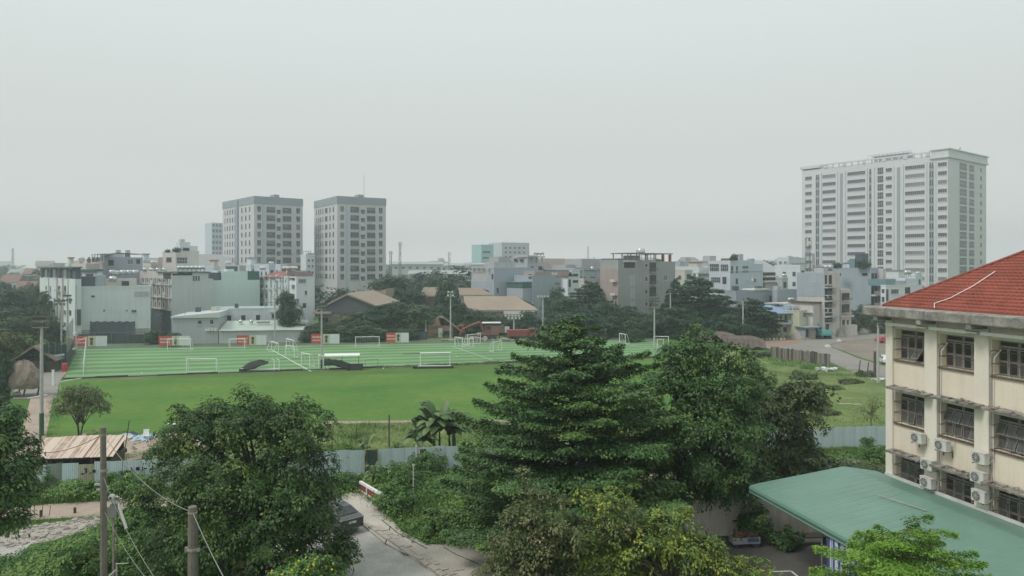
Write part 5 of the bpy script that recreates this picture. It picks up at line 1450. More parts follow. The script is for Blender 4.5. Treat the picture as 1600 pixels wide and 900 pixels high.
mast(704, 533, 456, 'floodlight mast with pale lamps beside the brick hut', ((1, 2, 1.8), (.93, 2, 2.2)), LM_P, .17)
mast(803, 531, 493, 'short floodlight mast with a wide arm near the red machinery', ((1, 6, 4.6), (.9, 4, 3.4)), LM_P, .2)
mast(848.5, 527, 463, 'floodlight mast just left of the tiered tree top', ((1, 4, 3.2),), LM_P, .18)
mast(960, 521, 466, 'bare topped mast right of the tiered tree top', ((.99, 2, 1.0),), LM_D, .18)
mast(1022.5, 545, 466, 'floodlight mast with stacked lamps at the right end goal', ((1, 4, 1.9), (.94, 4, 1.9), (.86, 3, 1.5)), LM_D, .17)
mast(1047.5, 526, 456, 'bare mast right of the stacked lamp mast', ((.99, 1, .8),), LM_D, .18)
mast(1161, 533, 467, 'bare mast standing in front of the dark tiered trees on the right', ((.99, 1, .8),), LM_D, .18)
mast(1372, 602, 505, 'grey mast beside the school corner', ((.985, 1, .9),), LM_D, .17)
x, y = G(1367, 598)
post(1367, 590, 549, .2, WPOST, 'thick dark post next to the grey mast by the school corner')
mast(96, 556, 470, 'slim mast with scattered lamps, left of two close together by the far left corner', ((1, 4, 1.9), (.94, 3, 2.2)), LM_D, .14)
mast(105, 560, 462, 'slim mast with raised lamps, right of two close together by the far left corner', ((1, 3, 1.4), (.93, 3, 1.8)), LM_D, .13, 0, R(30))
# lattice of white poles left of the pitch
pa, pb = G(106, 556), G(119, 553)
t = thing('net_pole_frame', 'tall pale pole frame with crossbars carrying the net at the far left corner', 'net frame', (pa[0], pa[1], 0), math.atan2(pb[1] - pa[1], pb[0] - pa[0]))
w = math.hypot(pb[0] - pa[0], pb[1] - pa[1])
for x in (0, w): MB().tube([(x, 0, 0), (x, 0, 12.5 + x * .3)], .12, 6).build('pole', MGREY, t)
for z in (1.0, 4.0): MB().box(-.2, -.08, z, w + .1, .08, z + .25).build('crossbar', GWH, t)

# ---- dark back fence behind the far goals, with advertising banners
NETF = mat('dark_fence_netting', (0.052, 0.075, 0.075), 0.9, 0.3, 0.35)
bf0, bf1 = Vector(G(122, 537.5)), Vector(G(668, 531)); bw = (bf1 - bf0).length; byaw = math.atan2(bf1.y - bf0.y, bf1.x - bf0.x)
bf = thing('netting_fence', 'long dark green netting fence behind the far row of goals', 'fence', (bf0.x, bf0.y, 0), byaw)
nb = 22
for i in range(nb):
    hh = 2.15 + .2 * math.sin(i * 1.7)
    MB().box(bw * i / nb + .05, 0, 0, bw * (i + 1) / nb - .05, .06, hh).build('net_panel', NETF, bf)
    MB().tube([(bw * i / nb, -.05, 0), (bw * i / nb, -.05, 2.6)], .06, 5).build('post', STEEL, bf)
MB().tube([(0, -.05, 2.5), (bw, -.05, 2.5)], .04, 4).build('top_wire', STEEL, bf)
BRED = mat('banner_red', (0.45, 0.075, 0.06), 0.7, 0.12, 1.5); BBEI = mat('banner_beige', (0.44, 0.45, 0.33), 0.7, 0.1, 1.0); BWHT = mat('banner_white', (0.56, 0.60, 0.60), 0.7, 0.06, 1.0)
BINK = mat('banner_dark_print', (0.05, 0.06, 0.055), 0.8, 0.2); BLT = mat('banner_pale_print', (0.62, 0.55, 0.52), 0.8, 0.1)
ban = [(115, 166, 525, 541, 'leftmost red, beige and white banner, beside the tall ball net'),
       (248, 296, 525, 540, 'second banner from the left, red and white, behind a goal'),
       (370, 415.5, 524, 539, 'red and white banner left of the middle touchline goals'),
       (486, 530, 522, 537, 'red and white banner behind the tall mast with the green foot'),
       (603, 638.5, 520, 535, 'rightmost red and white banner, before the brick hut')]
for i, (xa, xb, ya, yb, lb) in enumerate(ban):
    d = G(xa, 545.3 - 4.5 * i / 4)[1] + .4
    X0, X1 = wx(xa, d), wx(xb, d); z1, z0 = wz(ya, d), wz(yb, d); w = X1 - X0
    t = thing('banner', lb, 'banner', (X0, d, 0), 0.04, 'advertising banners behind the goals')
    MB().box(0, 0, z0, w * .42, .05, z1).build('red_panel', BRED, t)
    MB().box(w * .42, 0, z0, w * .66, .05, z1).build('beige_panel', BBEI, t)
    MB().box(w * .66, 0, z0, w, .05, z1).build('white_panel', BWHT, t)
    hh = z1 - z0; rb = random.Random(i)
    mb = MB()   # unreadable pale lettering on the red panel, dark figure on the beige one
    for row in range(2):
        x = w * .05
        while x < w * .36:
            l_ = rb.uniform(.1, .3); mb.box(x, -.012, z0 + hh * (.28 + .33 * row), x + l_, -.002, z0 + hh * (.28 + .33 * row) + hh * .14); x += l_ + .1
    mb.build('lettering', BLT, t)['kind'] = 'stuff'
    mb = MB().lathe([(.0, -.006), (hh * .17, -.005), (hh * .17, -.003)], 10, (w * .54, -.008, z0 + hh * .68), 0, 'y').box(w * .50, -.012, z0 + hh * .12, w * .575, -.002, z0 + hh * .5)
    mb.build('dark_figure', BINK, t)
    for x in (w * .22, w * .78): MB().tube([(x, .1, 0), (x, .1, z0 + .3)], .06, 5).build('leg', MGREY, t)

# ---- left edge: green netting walls, thatched hut
TARPG = mat('dark_green_tarp', (0.030, 0.062, 0.055), 0.85, 0.25, 0.6)
a, b = G(66, 583), G(104, 576)
t = thing('net_screen', 'dark green net screens closing the lane left of the turf', 'screen', (a[0], a[1], 0), math.atan2(b[1] - a[1], b[0] - a[0]))
w = math.hypot(b[0] - a[0], b[1] - a[1])
for i in range(4): MB().box(w * i / 4 + .03, 0, 0, w * (i + 1) / 4 - .03, .06, 4.6 - .5 * (i % 2)).build('net_panel', TARPG, t)
for i in range(5): MB().tube([(w * i / 4, -.06, 0), (w * i / 4, -.06, 4.8)], .06, 5).build('post', STEEL, t)
MB().box(w * .32, -.25, 2.3, w * .85, -.07, 2.65).build('pale_board', TARPB, t)
a, b = G(104, 576), G(115, 548)
t = thing('net_screen', 'dark green side screen running along the left end of the turf', 'screen', (a[0], a[1], 0), math.atan2(b[1] - a[1], b[0] - a[0]))
w = math.hypot(b[0] - a[0], b[1] - a[1])
for i in range(6): MB().box(w * i / 6 + .03, 0, 0, w * (i + 1) / 6 - .03, .06, 2.3).build('net_panel', TARPG, t); MB().tube([(w * i / 6, -.06, 0), (w * i / 6, -.06, 7.0)], .07, 5).build('post', STEEL, t)
x, y = G(101, 581)
t = thing('red_barrel', 'small red barrel at the corner of the green net screens', 'barrel', (x, y, 0))
MB().lathe([(.35, 0), (.42, .1), (.42, 1.3), (.33, 1.42)], 12).build('drum', BRED, t); MB().lathe([(.43, .45), (.44, .5), (.43, .55)], 12).build('hoop', AC_D, t)
a, b = G(83, 585), G(84.5, 605)
pr = thing('white_post', 'short white post at the lane left of the turf', 'post', (G(83, 603)[0], G(83, 603)[1], 0)); MB().box(-.12, -.12, 0, .12, .12, 2.2).build('shaft', GWH, pr); MB().box(-.15, -.15, 2.2, .15, .15, 2.3).build('cap', GWH, pr)
THATCH = mat('grey_thatch', (0.225, 0.185, 0.155), 0.98, 0.3, 2.2, fine=0.3, bump=0.9)
hx, hy = G(24, 622)
hut = thing('thatched_hut', 'round thatched shelter roof on leaning posts at the left edge', 'hut', (hx, hy + 1.5, 0))
mb = MB(); zt = wz(563, hy + 1.5); ze = wz(605, hy)
n = 26; prof_ = [(3.0, ze - .3), (3.15, ze + .2), (3.0, ze + 1.0), (2.55, ze + 1.9), (1.7, zt - .55), (.8, zt - .12), (.05, zt)]
k0 = 0; rt = np.random.default_rng(9)
for r_, z in prof_:
    for k in range(n):
        a_ = 6.283 * k / n; q = r_ * .66 * (1 + .05 * rt.normal()); mb.v.append((q * math.cos(a_) * 1.15, q * math.sin(a_) * .8, z + .09 * rt.normal()))
for i in range(len(prof_) - 1):
    for k in range(n): a_ = i * n + k; b_ = i * n + (k + 1) % n; mb.f.append((a_, b_, b_ + n, a_ + n)); mb.mi.append(0)
mb.f.append(tuple(range(n - 1, -1, -1))); mb.mi.append(0)
mb.build('thatch_roof', THATCH, hut)
for x, y_ in ((-1.4, -.8), (.7, -1.0), (1.7, .3), (-1.2, .9)): MB().tube([(x, y_, 0), (x + .35, y_, ze + .3)], .1, 6).build('post', WPOST, hut)
x, y = G(26, 618)
prop(MB().lathe([(.1, 0), (.5, .1), (.55, .3), (.2, .5), (.02, .52)], 10).build('white_basin', TARPW, loc=(x, y, .02)), 'upturned whitish basin on the ground under the thatched shelter', 'basin')
x, y = G(60, 622); prop(MB().tube([(-1.0, -.6, .06), (.6, .8, .3)], .08, 6).build('white_pipe', PVC, loc=(x, y, 0)), 'white pipe lying slanted at the lane by the tall mast', 'pipe')
hx, hy = G(52, 583)
hut2 = thing('thatched_hut', 'low grey roofed shack behind the round thatched shelter', 'hut', (hx, hy, 0), R(15))
MB().extr_y([(-3.4, 2.0), (0, 4.4), (3.4, 1.9), (3.2, 1.75), (0, 4.1), (-3.2, 1.85)], 0, 5).build('roof', THATCH, hut2)
MB().box(-2.8, .3, 0, 2.8, 4.7, 1.9).build('wall', WOOD, hut2)

# ---- brick hut behind the far netting
BRICKM = mat('dull_brick', (0.26, 0.17, 0.14), 0.95, 0.2, 1.5, fine=0.15)
SHEETR = mat('brown_sheet_roof', (0.235, 0.185, 0.15), 0.85, 0.2, 0.5, streak=.3, fine=.1)
hd = 178.0
hut = thing('brick_hut', 'brown hut with a steep patched roof behind the far right of the netting fence', 'hut', (wx(668, hd), hd, 0), R(8))
w = wx(708, hd) - wx(668, hd)
MB().box(0, 0, 0, w, 6, 2.9).build('wall', BRICKM, hut)
MB().extr_y([(-.5, 2.6), (w * .42, wz(495, hd)), (w * .62, wz(496, hd)), (w + 2.0, 1.6), (w + 1.8, 1.4), (w * .62, wz(497.5, hd)), (w * .42, wz(497, hd)), (-.5, 2.3)], -.6, 6.4).build('roof', SHEETR, hut)
MB().hexa([(.1, -.62, 2.7), (w * .52, -.64, 2.9), (w * .52, -.6, 2.9), (.1, -.6, 2.7), (w * .2, -.62, 3.3), (w * .42, -.64, 4.8), (w * .42, -.6, 4.8), (w * .2, -.6, 3.3)]).build('gable_panel', BRICKM, hut)
MB().box(w * .42, -.05, 0, w * .58, -.002, 2.3).build('door', WHITE_SLAB, hut)
MB().box(-.6, -.3, 0, -.2, .3, 4.4).build('pillar', mat('beige_pillar', (0.38, 0.36, 0.29), .9, .15), hut)
MB().box(w * .62, -.06, .5, w * .95, -.002, 1.6).build('window', DARKIN, hut)

# ---- red machinery beyond the turf
MRED = mat('faded_machine_red', (0.26, 0.075, 0.065), 0.6, 0.15, 1.2); MORG = mat('red_brown_panel', (0.22, 0.13, 0.11), 0.8, 0.2, 1.0)
def lorry(px, d, yaw, label, L=7.0, boom=False):
    t = thing('tipper_truck', label, 'truck', (wx(px, d), d, 0), yaw, 'red lorries beyond the turf')
    MB().box(-L / 2, -1.1, .75, L / 2, 1.1, 1.0).build('chassis', AC_D, t)
    mb = MB().hexa([(-L / 2, -1.2, 1.05), (L * .18, -1.2, 1.05), (L * .18, 1.2, 1.05), (-L / 2, 1.2, 1.05), (-L / 2 - .3, -1.25, 2.5), (L * .2, -1.25, 2.5), (L * .2, 1.25, 2.5), (-L / 2 - .3, 1.25, 2.5)])
    mb.build('tipper_body', MRED, t)
    for i in range(5): MB().box(-L / 2 + .6 + i * L * .13, -1.32, 1.1, -L / 2 + .75 + i * L * .13, -1.26, 2.4).build('rib', MRED, t)
    MB().hexa([(L * .22, -1.1, .9), (L * .49, -1.1, .9), (L * .49, 1.1, .9), (L * .22, 1.1, .9), (L * .22, -1.05, 2.8), (L * .44, -1.05, 2.8), (L * .44, 1.05, 2.8), (L * .22, 1.05, 2.8)]).build('cab', MRED, t)
    MB().box(L * .25, -1.13, 1.9, L * .41, -1.06, 2.6).box(L * .455, -.95, 1.8, L * .475, .95, 2.55).build('cab_window', GLASS, t)
    for x in (-L * .36, -L * .2, L * .34):
        for s_ in (-1, 1): w_ = MB().lathe([(.3, -.15), (.5, -.14), (.5, .14), (.3, .15)], 14, (x, s_ * 1.0, .5), 0, 'y').build('wheel', RUB_, t)
    return t
lorry(816, 172, R(8), 'red tipper lorry partly hidden by the top branches of the tiered tree', 6.6)
lorry(708, 182, R(-4), 'dull red lorry behind the goals right of the brick hut', 6.0)
# red drilling rig: sloping red boom on a tracked machine with a roof
d = 176.0; X = wx(757, d)
rg = thing('red_excavator', 'large faded red excavator with a sloping boom and a pale roof beyond the goals', 'excavator', (X, d, 0), R(4))
for y_ in (-1.1, 1.1):
    tr_ = MB().extr_y([(-2.2, .1), (-2.5, .45), (-2.2, .85), (2.4, .85), (2.7, .45), (2.4, .1)], y_ - .3, y_ + .3).build('track', AC_D, rg)
MB().box(-1.8, -1.3, .95, 3.4, 1.3, 1.4).box(1.6, -1.3, 1.401, 4.6, 1.3, 3.1).build('engine_housing', MORG, rg)
MB().box(.2, -1.35, 1.41, 1.55, .2, 3.3).build('cab', MRED, rg); MB().box(.35, -1.38, 2.2, 1.4, -1.352, 3.1).build('cab_window', GLASS, rg)
MB().tube([(.2, .6, 1.6), (-1.2, .6, 3.9), (-3.6, .6, 3.0), (-5.2, .6, 2.2)], [.35, .36, .3, .25], 6).build('boom', MRED, rg)
MB().tube([(-5.2, .6, 2.3), (-5.9, .6, .9)], .2, 6).build('stick', MRED, rg)
MB().extr_y([(-.3, 0), (.5, .1), (.6, .8), (0, 1.0), (-.4, .6)], -.4, .4).build('bucket', AC_D, rg).location = (-5.9, .6, .05)
MB().box(-.6, -1.5, 3.75, 3.9, 1.5, 3.9).build('roof_sheet', GWH, rg)
for x in (-.5, 3.7): MB().tube([(x, -1.4, 1.4), (x, -1.4, 3.75)], .05, 5).build('roof_post', STEEL, rg)
MB().box(4.75, -1.2, 1.5, 5.9, -1.1, 3.0).build('white_board', BWHT, rg)
x, y = wx(750, 171), 171
dr = thing('rubble_pile', 'low heap of pale debris in front of the red excavator', 'debris heap', (x, y, 0))
mb = MB(); r_ = random.Random(2)
for i in range(80):
    a_ = r_.uniform(-9, 11); mb.obox(Matrix.Translation((a_, r_.uniform(-1, 1), .1 + r_.uniform(0, .7) * max(.1, 1 - abs(a_) / 11))) @ Matrix.Rotation(r_.random() * 3, 4, 'Z') @ Matrix.Rotation(r_.random() - .5, 4, 'X'), r_.uniform(.3, 1.2), .5, .3)
mb.build('debris', RUB, dr)
wl_ = thing('white_shed', 'small white shed with a brown end behind the tiered tree top', 'shed', (wx(921, 176), 176, 0), R(5))
MB().box(0, 0, 0, wx(948, 176) - wx(921, 176), 3, 2.1).build('wall', BWHT, wl_); MB().box(-.1, -.1, 2.101, 4.3, 3.1, 2.25).build('roof', GWH, wl_); MB().box(-.9, 0, 0, -.02, 3, 2.0).build('brown_end', MORG, wl_)

# ---- low plots right of the turf: thatched mounds, sheet-pile wall, excavator
for i, (xa, xb, yt, d, lb) in enumerate(((1094, 1150, 514, 165, 'grey brown thatched roof left of the bare mast behind the broad tree'), (1140, 1196, 520, 152, 'brown thatched roof with a drooping right end beside the reddish yard'))):
    t = thing('thatched_shed', lb, 'shed', (wx(xa, d), d, 0), R(-6)); w = wx(xb, d) - wx(xa, d); zt = wz(yt, d)
    mb = MB(); n = 14; rt = np.random.default_rng(i)
    for k in range(n + 1):
        u = k / n; hh = zt * (1 - .55 * max(0, abs(u - .4) - .25) ** 1.3 * 2); x = w * u
        hh *= .78; mb.v += [(x, -.2, .5 + .1 * rt.normal()), (x, 1.2, hh * .8 + .08 * rt.normal()), (x, 2.6, hh + .06 * rt.normal()), (x, 5.2, .6)]
    for k in range(n):
        for j in range(3): a_ = 4 * k + j; mb.f.append((a_, a_ + 4, a_ + 5, a_ + 1)); mb.mi.append(0)
    mb.f += [(3, 2, 1, 0), (4 * n, 4 * n + 1, 4 * n + 2, 4 * n + 3)]; mb.mi += [0, 0]
    mb.build('thatch_roof', mat('dark_thatch', (0.135, 0.11, 0.095), 0.98, 0.3, 1.5, fine=0.3, bump=0.9), t)
    MB().box(.6, .4, 0, w - .6, 4.6, 1.0).build('wall', WOOD, t)
PILE = mat('stained_concrete_pile', (0.25, 0.225, 0.195), 0.95, 0.25, 1.0, streak=.7, dirt=(.10, .085, .07), fine=.15)
PILED = mat('dark_stained_pile', (0.10, 0.088, 0.078), 0.95, 0.3, 1.0, streak=.6)
pts = [G(1206, 560), G(1235, 564), G(1262, 567.5), G(1285, 571), G(1298, 573)]
rw = thing('pile_wall', 'old retaining wall of upright stained concrete piles below the far road', 'retaining wall', (pts[0][0], pts[0][1], 0))
dist = 0
pm = [MB().box(-.2, -.15, -.1, .2, .15, 1).mesh('pile', PILE), MB().box(-.17, -.12, -.1, .17, .12, 1).mesh('pile', PILED)]
r_ = random.Random(6)
for a, b in zip(pts, pts[1:]):
    L = math.hypot(b[0] - a[0], b[1] - a[1]); n = max(2, int(L / .45)); yw_ = math.atan2(b[1] - a[1], b[0] - a[0])
    for i in range(n):
        u = i / n; x, y = a[0] + (b[0] - a[0]) * u - pts[0][0], a[1] + (b[1] - a[1]) * u - pts[0][1]
        inst('pile', pm[0] if r_.random() < .6 else pm[1], rw, (x, y, 0), (r_.uniform(-.03, .03), r_.uniform(-.05, .05), yw_), (1, 1, 2.2 + r_.uniform(-.15, .1)))
    MB().obox(Matrix.Translation(((a[0] + b[0]) / 2 - pts[0][0], (a[1] + b[1]) / 2 - pts[0][1] + .3, 1.9)) @ Matrix.Rotation(yw_, 4, 'Z'), L, .25, .3).build('capping_beam', PILED, rw)
for i, (px, py, lb) in enumerate(((1290, 580, 'heap of white rubbish at the right foot of the pile wall'), (1386, 597, 'heap of white rubbish beside the grey mast at the school corner'))):
    x, y = G(px, py); t = thing('rubbish_heap', lb, 'rubbish heap', (x, y, 0), 0, 'rubbish heaps in the meadow'); mb = MB()
    for k in range(40): mb.obox(Matrix.Translation((r_.uniform(-1.6, 1.6), r_.uniform(-.8, .8), .15 + r_.random() * .4)) @ Matrix.Rotation(r_.random() * 3, 4, 'Z') @ Matrix.Rotation(r_.uniform(-.7, .7), 4, 'X'), r_.uniform(.2, .9), .4, .08)
    mb.build('waste', TARPW, t)
x, y = G(1327, 635); prop(MB().box(-1.5, -.2, 0, 1.5, .2, .18).box(-1.4, -.25, .181, .3, .25, .26).build('concrete_beam', RUB, loc=(x, y, .1)), 'pale concrete beam lying in the meadow', 'concrete beam')
for i, px in enumerate((1342, 1355)):
    post(px, 580 + i * 4, 563 + i * 3, .09, WPOST, ['leaning dark stake at the meadow edge by the far road, the left one of two', 'dark stake at the meadow edge by the far road, nearer the school'][i], 'stake', 'stake', .25)
# pink red car and white car parked beyond
def small_car(px, py, yaw, m_, label):
    x, y = G(px, py); t = thing('parked_car', label, 'car', (x, y, .08), yaw)
    mb = MB()
    for xx, w_, z0, z1, z2, wr in ((-2.05, .78, .35, .8, .84, .6), (-1.6, .84, .25, .9, 1.35, .6), (-.3, .85, .22, .92, 1.5, .62), (.5, .85, .22, .92, 1.42, .6), (1.1, .84, .22, .9, .98, .66), (2.05, .75, .35, .68, .72, .58)):
        mb.v += [(xx, -w_, z0), (xx, -w_, z1), (xx, -wr, z2), (xx, wr, z2), (xx, w_, z1), (xx, w_, z0)]
    for i in range(5):
        for k in range(6): a_, b_ = 6 * i + k, 6 * i + (k + 1) % 6; mb.f.append((a_, b_, b_ + 6, a_ + 6)); mb.mi.append(0)
    mb.f += [tuple(range(5, -1, -1)), tuple(30 + k for k in range(6))]; mb.mi += [0, 0]
    mb.build('body', m_, t)
    for s_ in (-1, 1): MB().hexa([(-1.4, s_ * .80, .97), (.85, s_ * .80, .97), (.85, s_ * .86, .95), (-1.4, s_ * .86, .95), (-1.2, s_ * .62, 1.32), (.45, s_ * .62, 1.38), (.45, s_ * .66, 1.36), (-1.2, s_ * .66, 1.3)]).build('side_window', GLASS, t)
    MB().hexa([(.55, -.56, 1.38), (1.06, -.6, 1.02), (1.08, -.6, 1.04), (.57, -.56, 1.41), (.55, .56, 1.38), (1.06, .6, 1.02), (1.08, .6, 1.04), (.57, .56, 1.41)]).build('windscreen', GLASS, t)
    for xx in (-1.25, 1.25):
        for s_ in (-1, 1): MB().lathe([(.2, -.1), (.31, -.09), (.31, .09), (.2, .1)], 12, (xx, s_ * .76, .31), 0, 'y').build('wheel', RUB_, t)
small_car(1384, 568, R(75), mat('white_car_paint', (.7, .71, .7), .3, .04, spec=.6), 'white car on the far road just left of the school corner')
small_car(1383, 536, R(5), mat('pinkish_red_paint', (.42, .06, .09), .4, .08, spec=.5), 'pinkish red car beyond the bare plot beside the school corner')
# teal excavator
TEAL = mat('teal_machine_paint', (0.10, 0.33, 0.30), 0.5, 0.15, 1.0)
x, y = G(1284, 529)
ex = thing('excavator', 'teal excavator parked on the far road before the half built house', 'excavator', (x, y, .06), R(100))
for y_ in (-1.0, 1.0): MB().extr_y([(-1.9, .1), (-2.15, .4), (-1.9, .75), (1.9, .75), (2.15, .4), (1.9, .1)], y_ - .28, y_ + .28).build('track', AC_D, ex)
MB().box(-2.3, -1.25, .85, 1.4, 1.25, 1.2).hexa([(-2.4, -1.25, 1.201), (-.4, -1.25, 1.201), (-.4, 1.25, 1.201), (-2.4, 1.25, 1.201), (-2.2, -1.2, 2.1), (-.4, -1.2, 2.1), (-.4, 1.2, 2.1), (-2.2, 1.2, 2.1)]).build('housing', TEAL, ex)
MB().box(-.35, .15, 1.21, 1.1, 1.2, 2.9).build('cab', TEAL, ex); MB().box(1.101, .3, 1.7, 1.12, 1.1, 2.75).box(-.25, 1.201, 1.7, 1.0, 1.22, 2.75).box(-.37, .3, 2.15, -.352, 1.1, 2.75).build('cab_window', GLASS, ex)
MB().tube([(1.0, -.4, 1.3), (2.4, -.4, 3.7), (3.8, -.4, 4.1)], [.28, .28, .2], 6).build('boom', TEAL, ex); MB().tube([(3.8, -.4, 4.1), (4.3, -.4, 1.6)], .18, 6).build('stick', TEAL, ex)
MB().extr_y([(0, 0), (.7, .1), (.8, .7), (.2, .9), (-.2, .5)], -.8, 0).build('bucket', AC_D, ex).location = (3.9, 0, .8)
# heaps of sand and blocks before the half built house
SAND = mat('grey_sand', (0.33, 0.30, 0.27), .98, .2, 1.0, fine=.2, bump=.5)
for i, (px, py, w_, h_) in enumerate(((1245, 530, 4.2, 1.6), (1312, 526, 2.2, 1.9), (1332, 523, 3.0, 1.5), (1347, 521, 3.0, 1.5), (1362, 519, 2.6, 1.2), (1300, 527, 1.8, 1.3))):
    x, y = G(px, py); rt = np.random.default_rng(i); mb = MB(); n = 12
    for r__, z in ((1, 0), (.75, .45), (.45, .8), (.1, 1)):
        for k in range(n): a_ = 6.283 * k / n; q = r__ * w_ * .5 * (1 + .1 * rt.normal()); mb.v.append((q * math.cos(a_), q * math.sin(a_) * .7, z * h_ * (1 + .08 * rt.normal())))
    for j in range(3):
        for k in range(n): a_, b_ = j * n + k, j * n + (k + 1) % n; mb.f.append((a_, b_, b_ + n, a_ + n)); mb.mi.append(0)
    mb.f.append(tuple(3 * n + k for k in range(n))); mb.mi.append(0)
    prop(mb.build('sand_heap', SAND, loc=(x, y, .05), smooth=True), ['grey sand heap before the yellow house', 'sand heap at the foot of the half built house', 'sand heap just right of the half built house', 'sand heap in the middle of the row along the far road', 'rightmost sand heap before the dark trees', 'small sand heap right of the teal excavator'][i], 'sand heap', 'sand heaps along the far road')
# ================================================================== THE TOWN BEHIND
WHITEW = mat('white_render', (0.60, 0.655, 0.67), 0.9, 0.06, 0.25, streak=.24, dirt=(.24, .24, .22))
PALEG = mat('pale_green_render', (0.56, 0.69, 0.65), 0.9, 0.05, 0.2, streak=.2, dirt=(.26, .29, .26))
GREYG = mat('grey_green_render', (0.49, 0.53, 0.525), 0.9, 0.07, 0.2, streak=.35, dirt=(.22, .22, .20))
PINKW = mat('pinkish_white_render', (0.55, 0.51, 0.48), 0.9, 0.08, 0.4, streak=.4, dirt=(.22, .19, .17))
GREYB = mat('grey_cement_render', (0.42, 0.43, 0.44), 0.92, 0.08, 0.2, streak=.4, dirt=(.16, .16, .155))
GREYD = mat('raw_cement_render', (0.335, 0.34, 0.335), 0.92, 0.1, 0.2, streak=.35, dirt=(.12, .12, .115))
BLUEW = mat('bluish_white_render', (0.52, 0.57, 0.62), 0.9, 0.05, 0.2, streak=.25, dirt=(.25, .26, .28))
BLUEG = mat('blue_grey_render', (0.34, 0.385, 0.43), 0.9, 0.06, 0.2, streak=.3, dirt=(.16, .17, .19))
YELW = mat('pale_yellow_render', (0.50, 0.51, 0.38), 0.9, 0.06, 0.3, streak=.3, dirt=(.28, .26, .18))
PINKB = mat('dusty_pink_render', (0.36, 0.29, 0.27), 0.9, 0.1, 0.3, streak=.3)
TOWERW = mat('tower_pale_render', (0.55, 0.55, 0.56), 0.9, 0.05, 0.1, streak=.3, dirt=(.34, .33, .33))
TOWERB = mat('tower_grey_band', (0.42, 0.48, 0.53), 0.9, 0.05, 0.1, streak=.15, dirt=(.26, .28, .3))
TOWERG = mat('tower_crown_grey', (0.30, 0.335, 0.36), 0.9, 0.06, 0.1)
TWHITE = mat('white_tower_render', (0.60, 0.60, 0.62), 0.9, 0.04, 0.08, streak=.3, dirt=(.42, .42, .41))
TGREY = mat('tower_recess_grey', (0.29, 0.33, 0.34), 0.9, 0.05, 0.1)
WGL = mat('far_window_glass', (0.060, 0.070, 0.078), 0.25, 0.35, 0.25, spec=.5)
WGL2 = mat('far_window_curtained', (0.17, 0.175, 0.17), 0.4, 0.3, 0.25, spec=.4)
WFR = mat('window_frame_white', (0.52, 0.53, 0.52), 0.7, 0.05)
WFD = mat('window_frame_grey', (0.25, 0.26, 0.26), 0.7, 0.1)
DARKO = mat('dark_opening', (0.05, 0.052, 0.052), .9, .25, .3)
SHADEB = mat('dark_blue_grey_sheet', (0.085, 0.10, 0.12), .85, .15, .3)
SHADEG = mat('green_shade_net', (0.05, 0.12, 0.105), .85, .2, .5)
STEELT = mat('stainless_tank', (0.55, 0.56, 0.56), .3, .08, 1.0, metal=.7)
ROOFB = mat('brown_sheet_roofing', (0.315, 0.255, 0.20), .85, .08, .12, streak=.15, fine=.03)
ROOFG = mat('pale_green_sheet_roofing', (0.46, 0.53, 0.47), .6, .07, .2, streak=.2, dirt=(.3, .33, .29))
ROOFBL = mat('blue_sheet_roofing', (0.22, 0.30, 0.42), .6, .12, .3)
TILED = mat('dull_red_tiles', (0.26, 0.10, 0.085), .9, .15, .6)
TILEBR = mat('brown_tiles', (0.13, 0.10, 0.09), .9, .15, .6)
GLASSB = mat('green_blue_glass', (0.16, 0.27, 0.28), .25, .15, .1, spec=.5)
BALW = mat('balcony_slab', (0.50, 0.50, 0.48), .9, .08, .4, streak=.3)

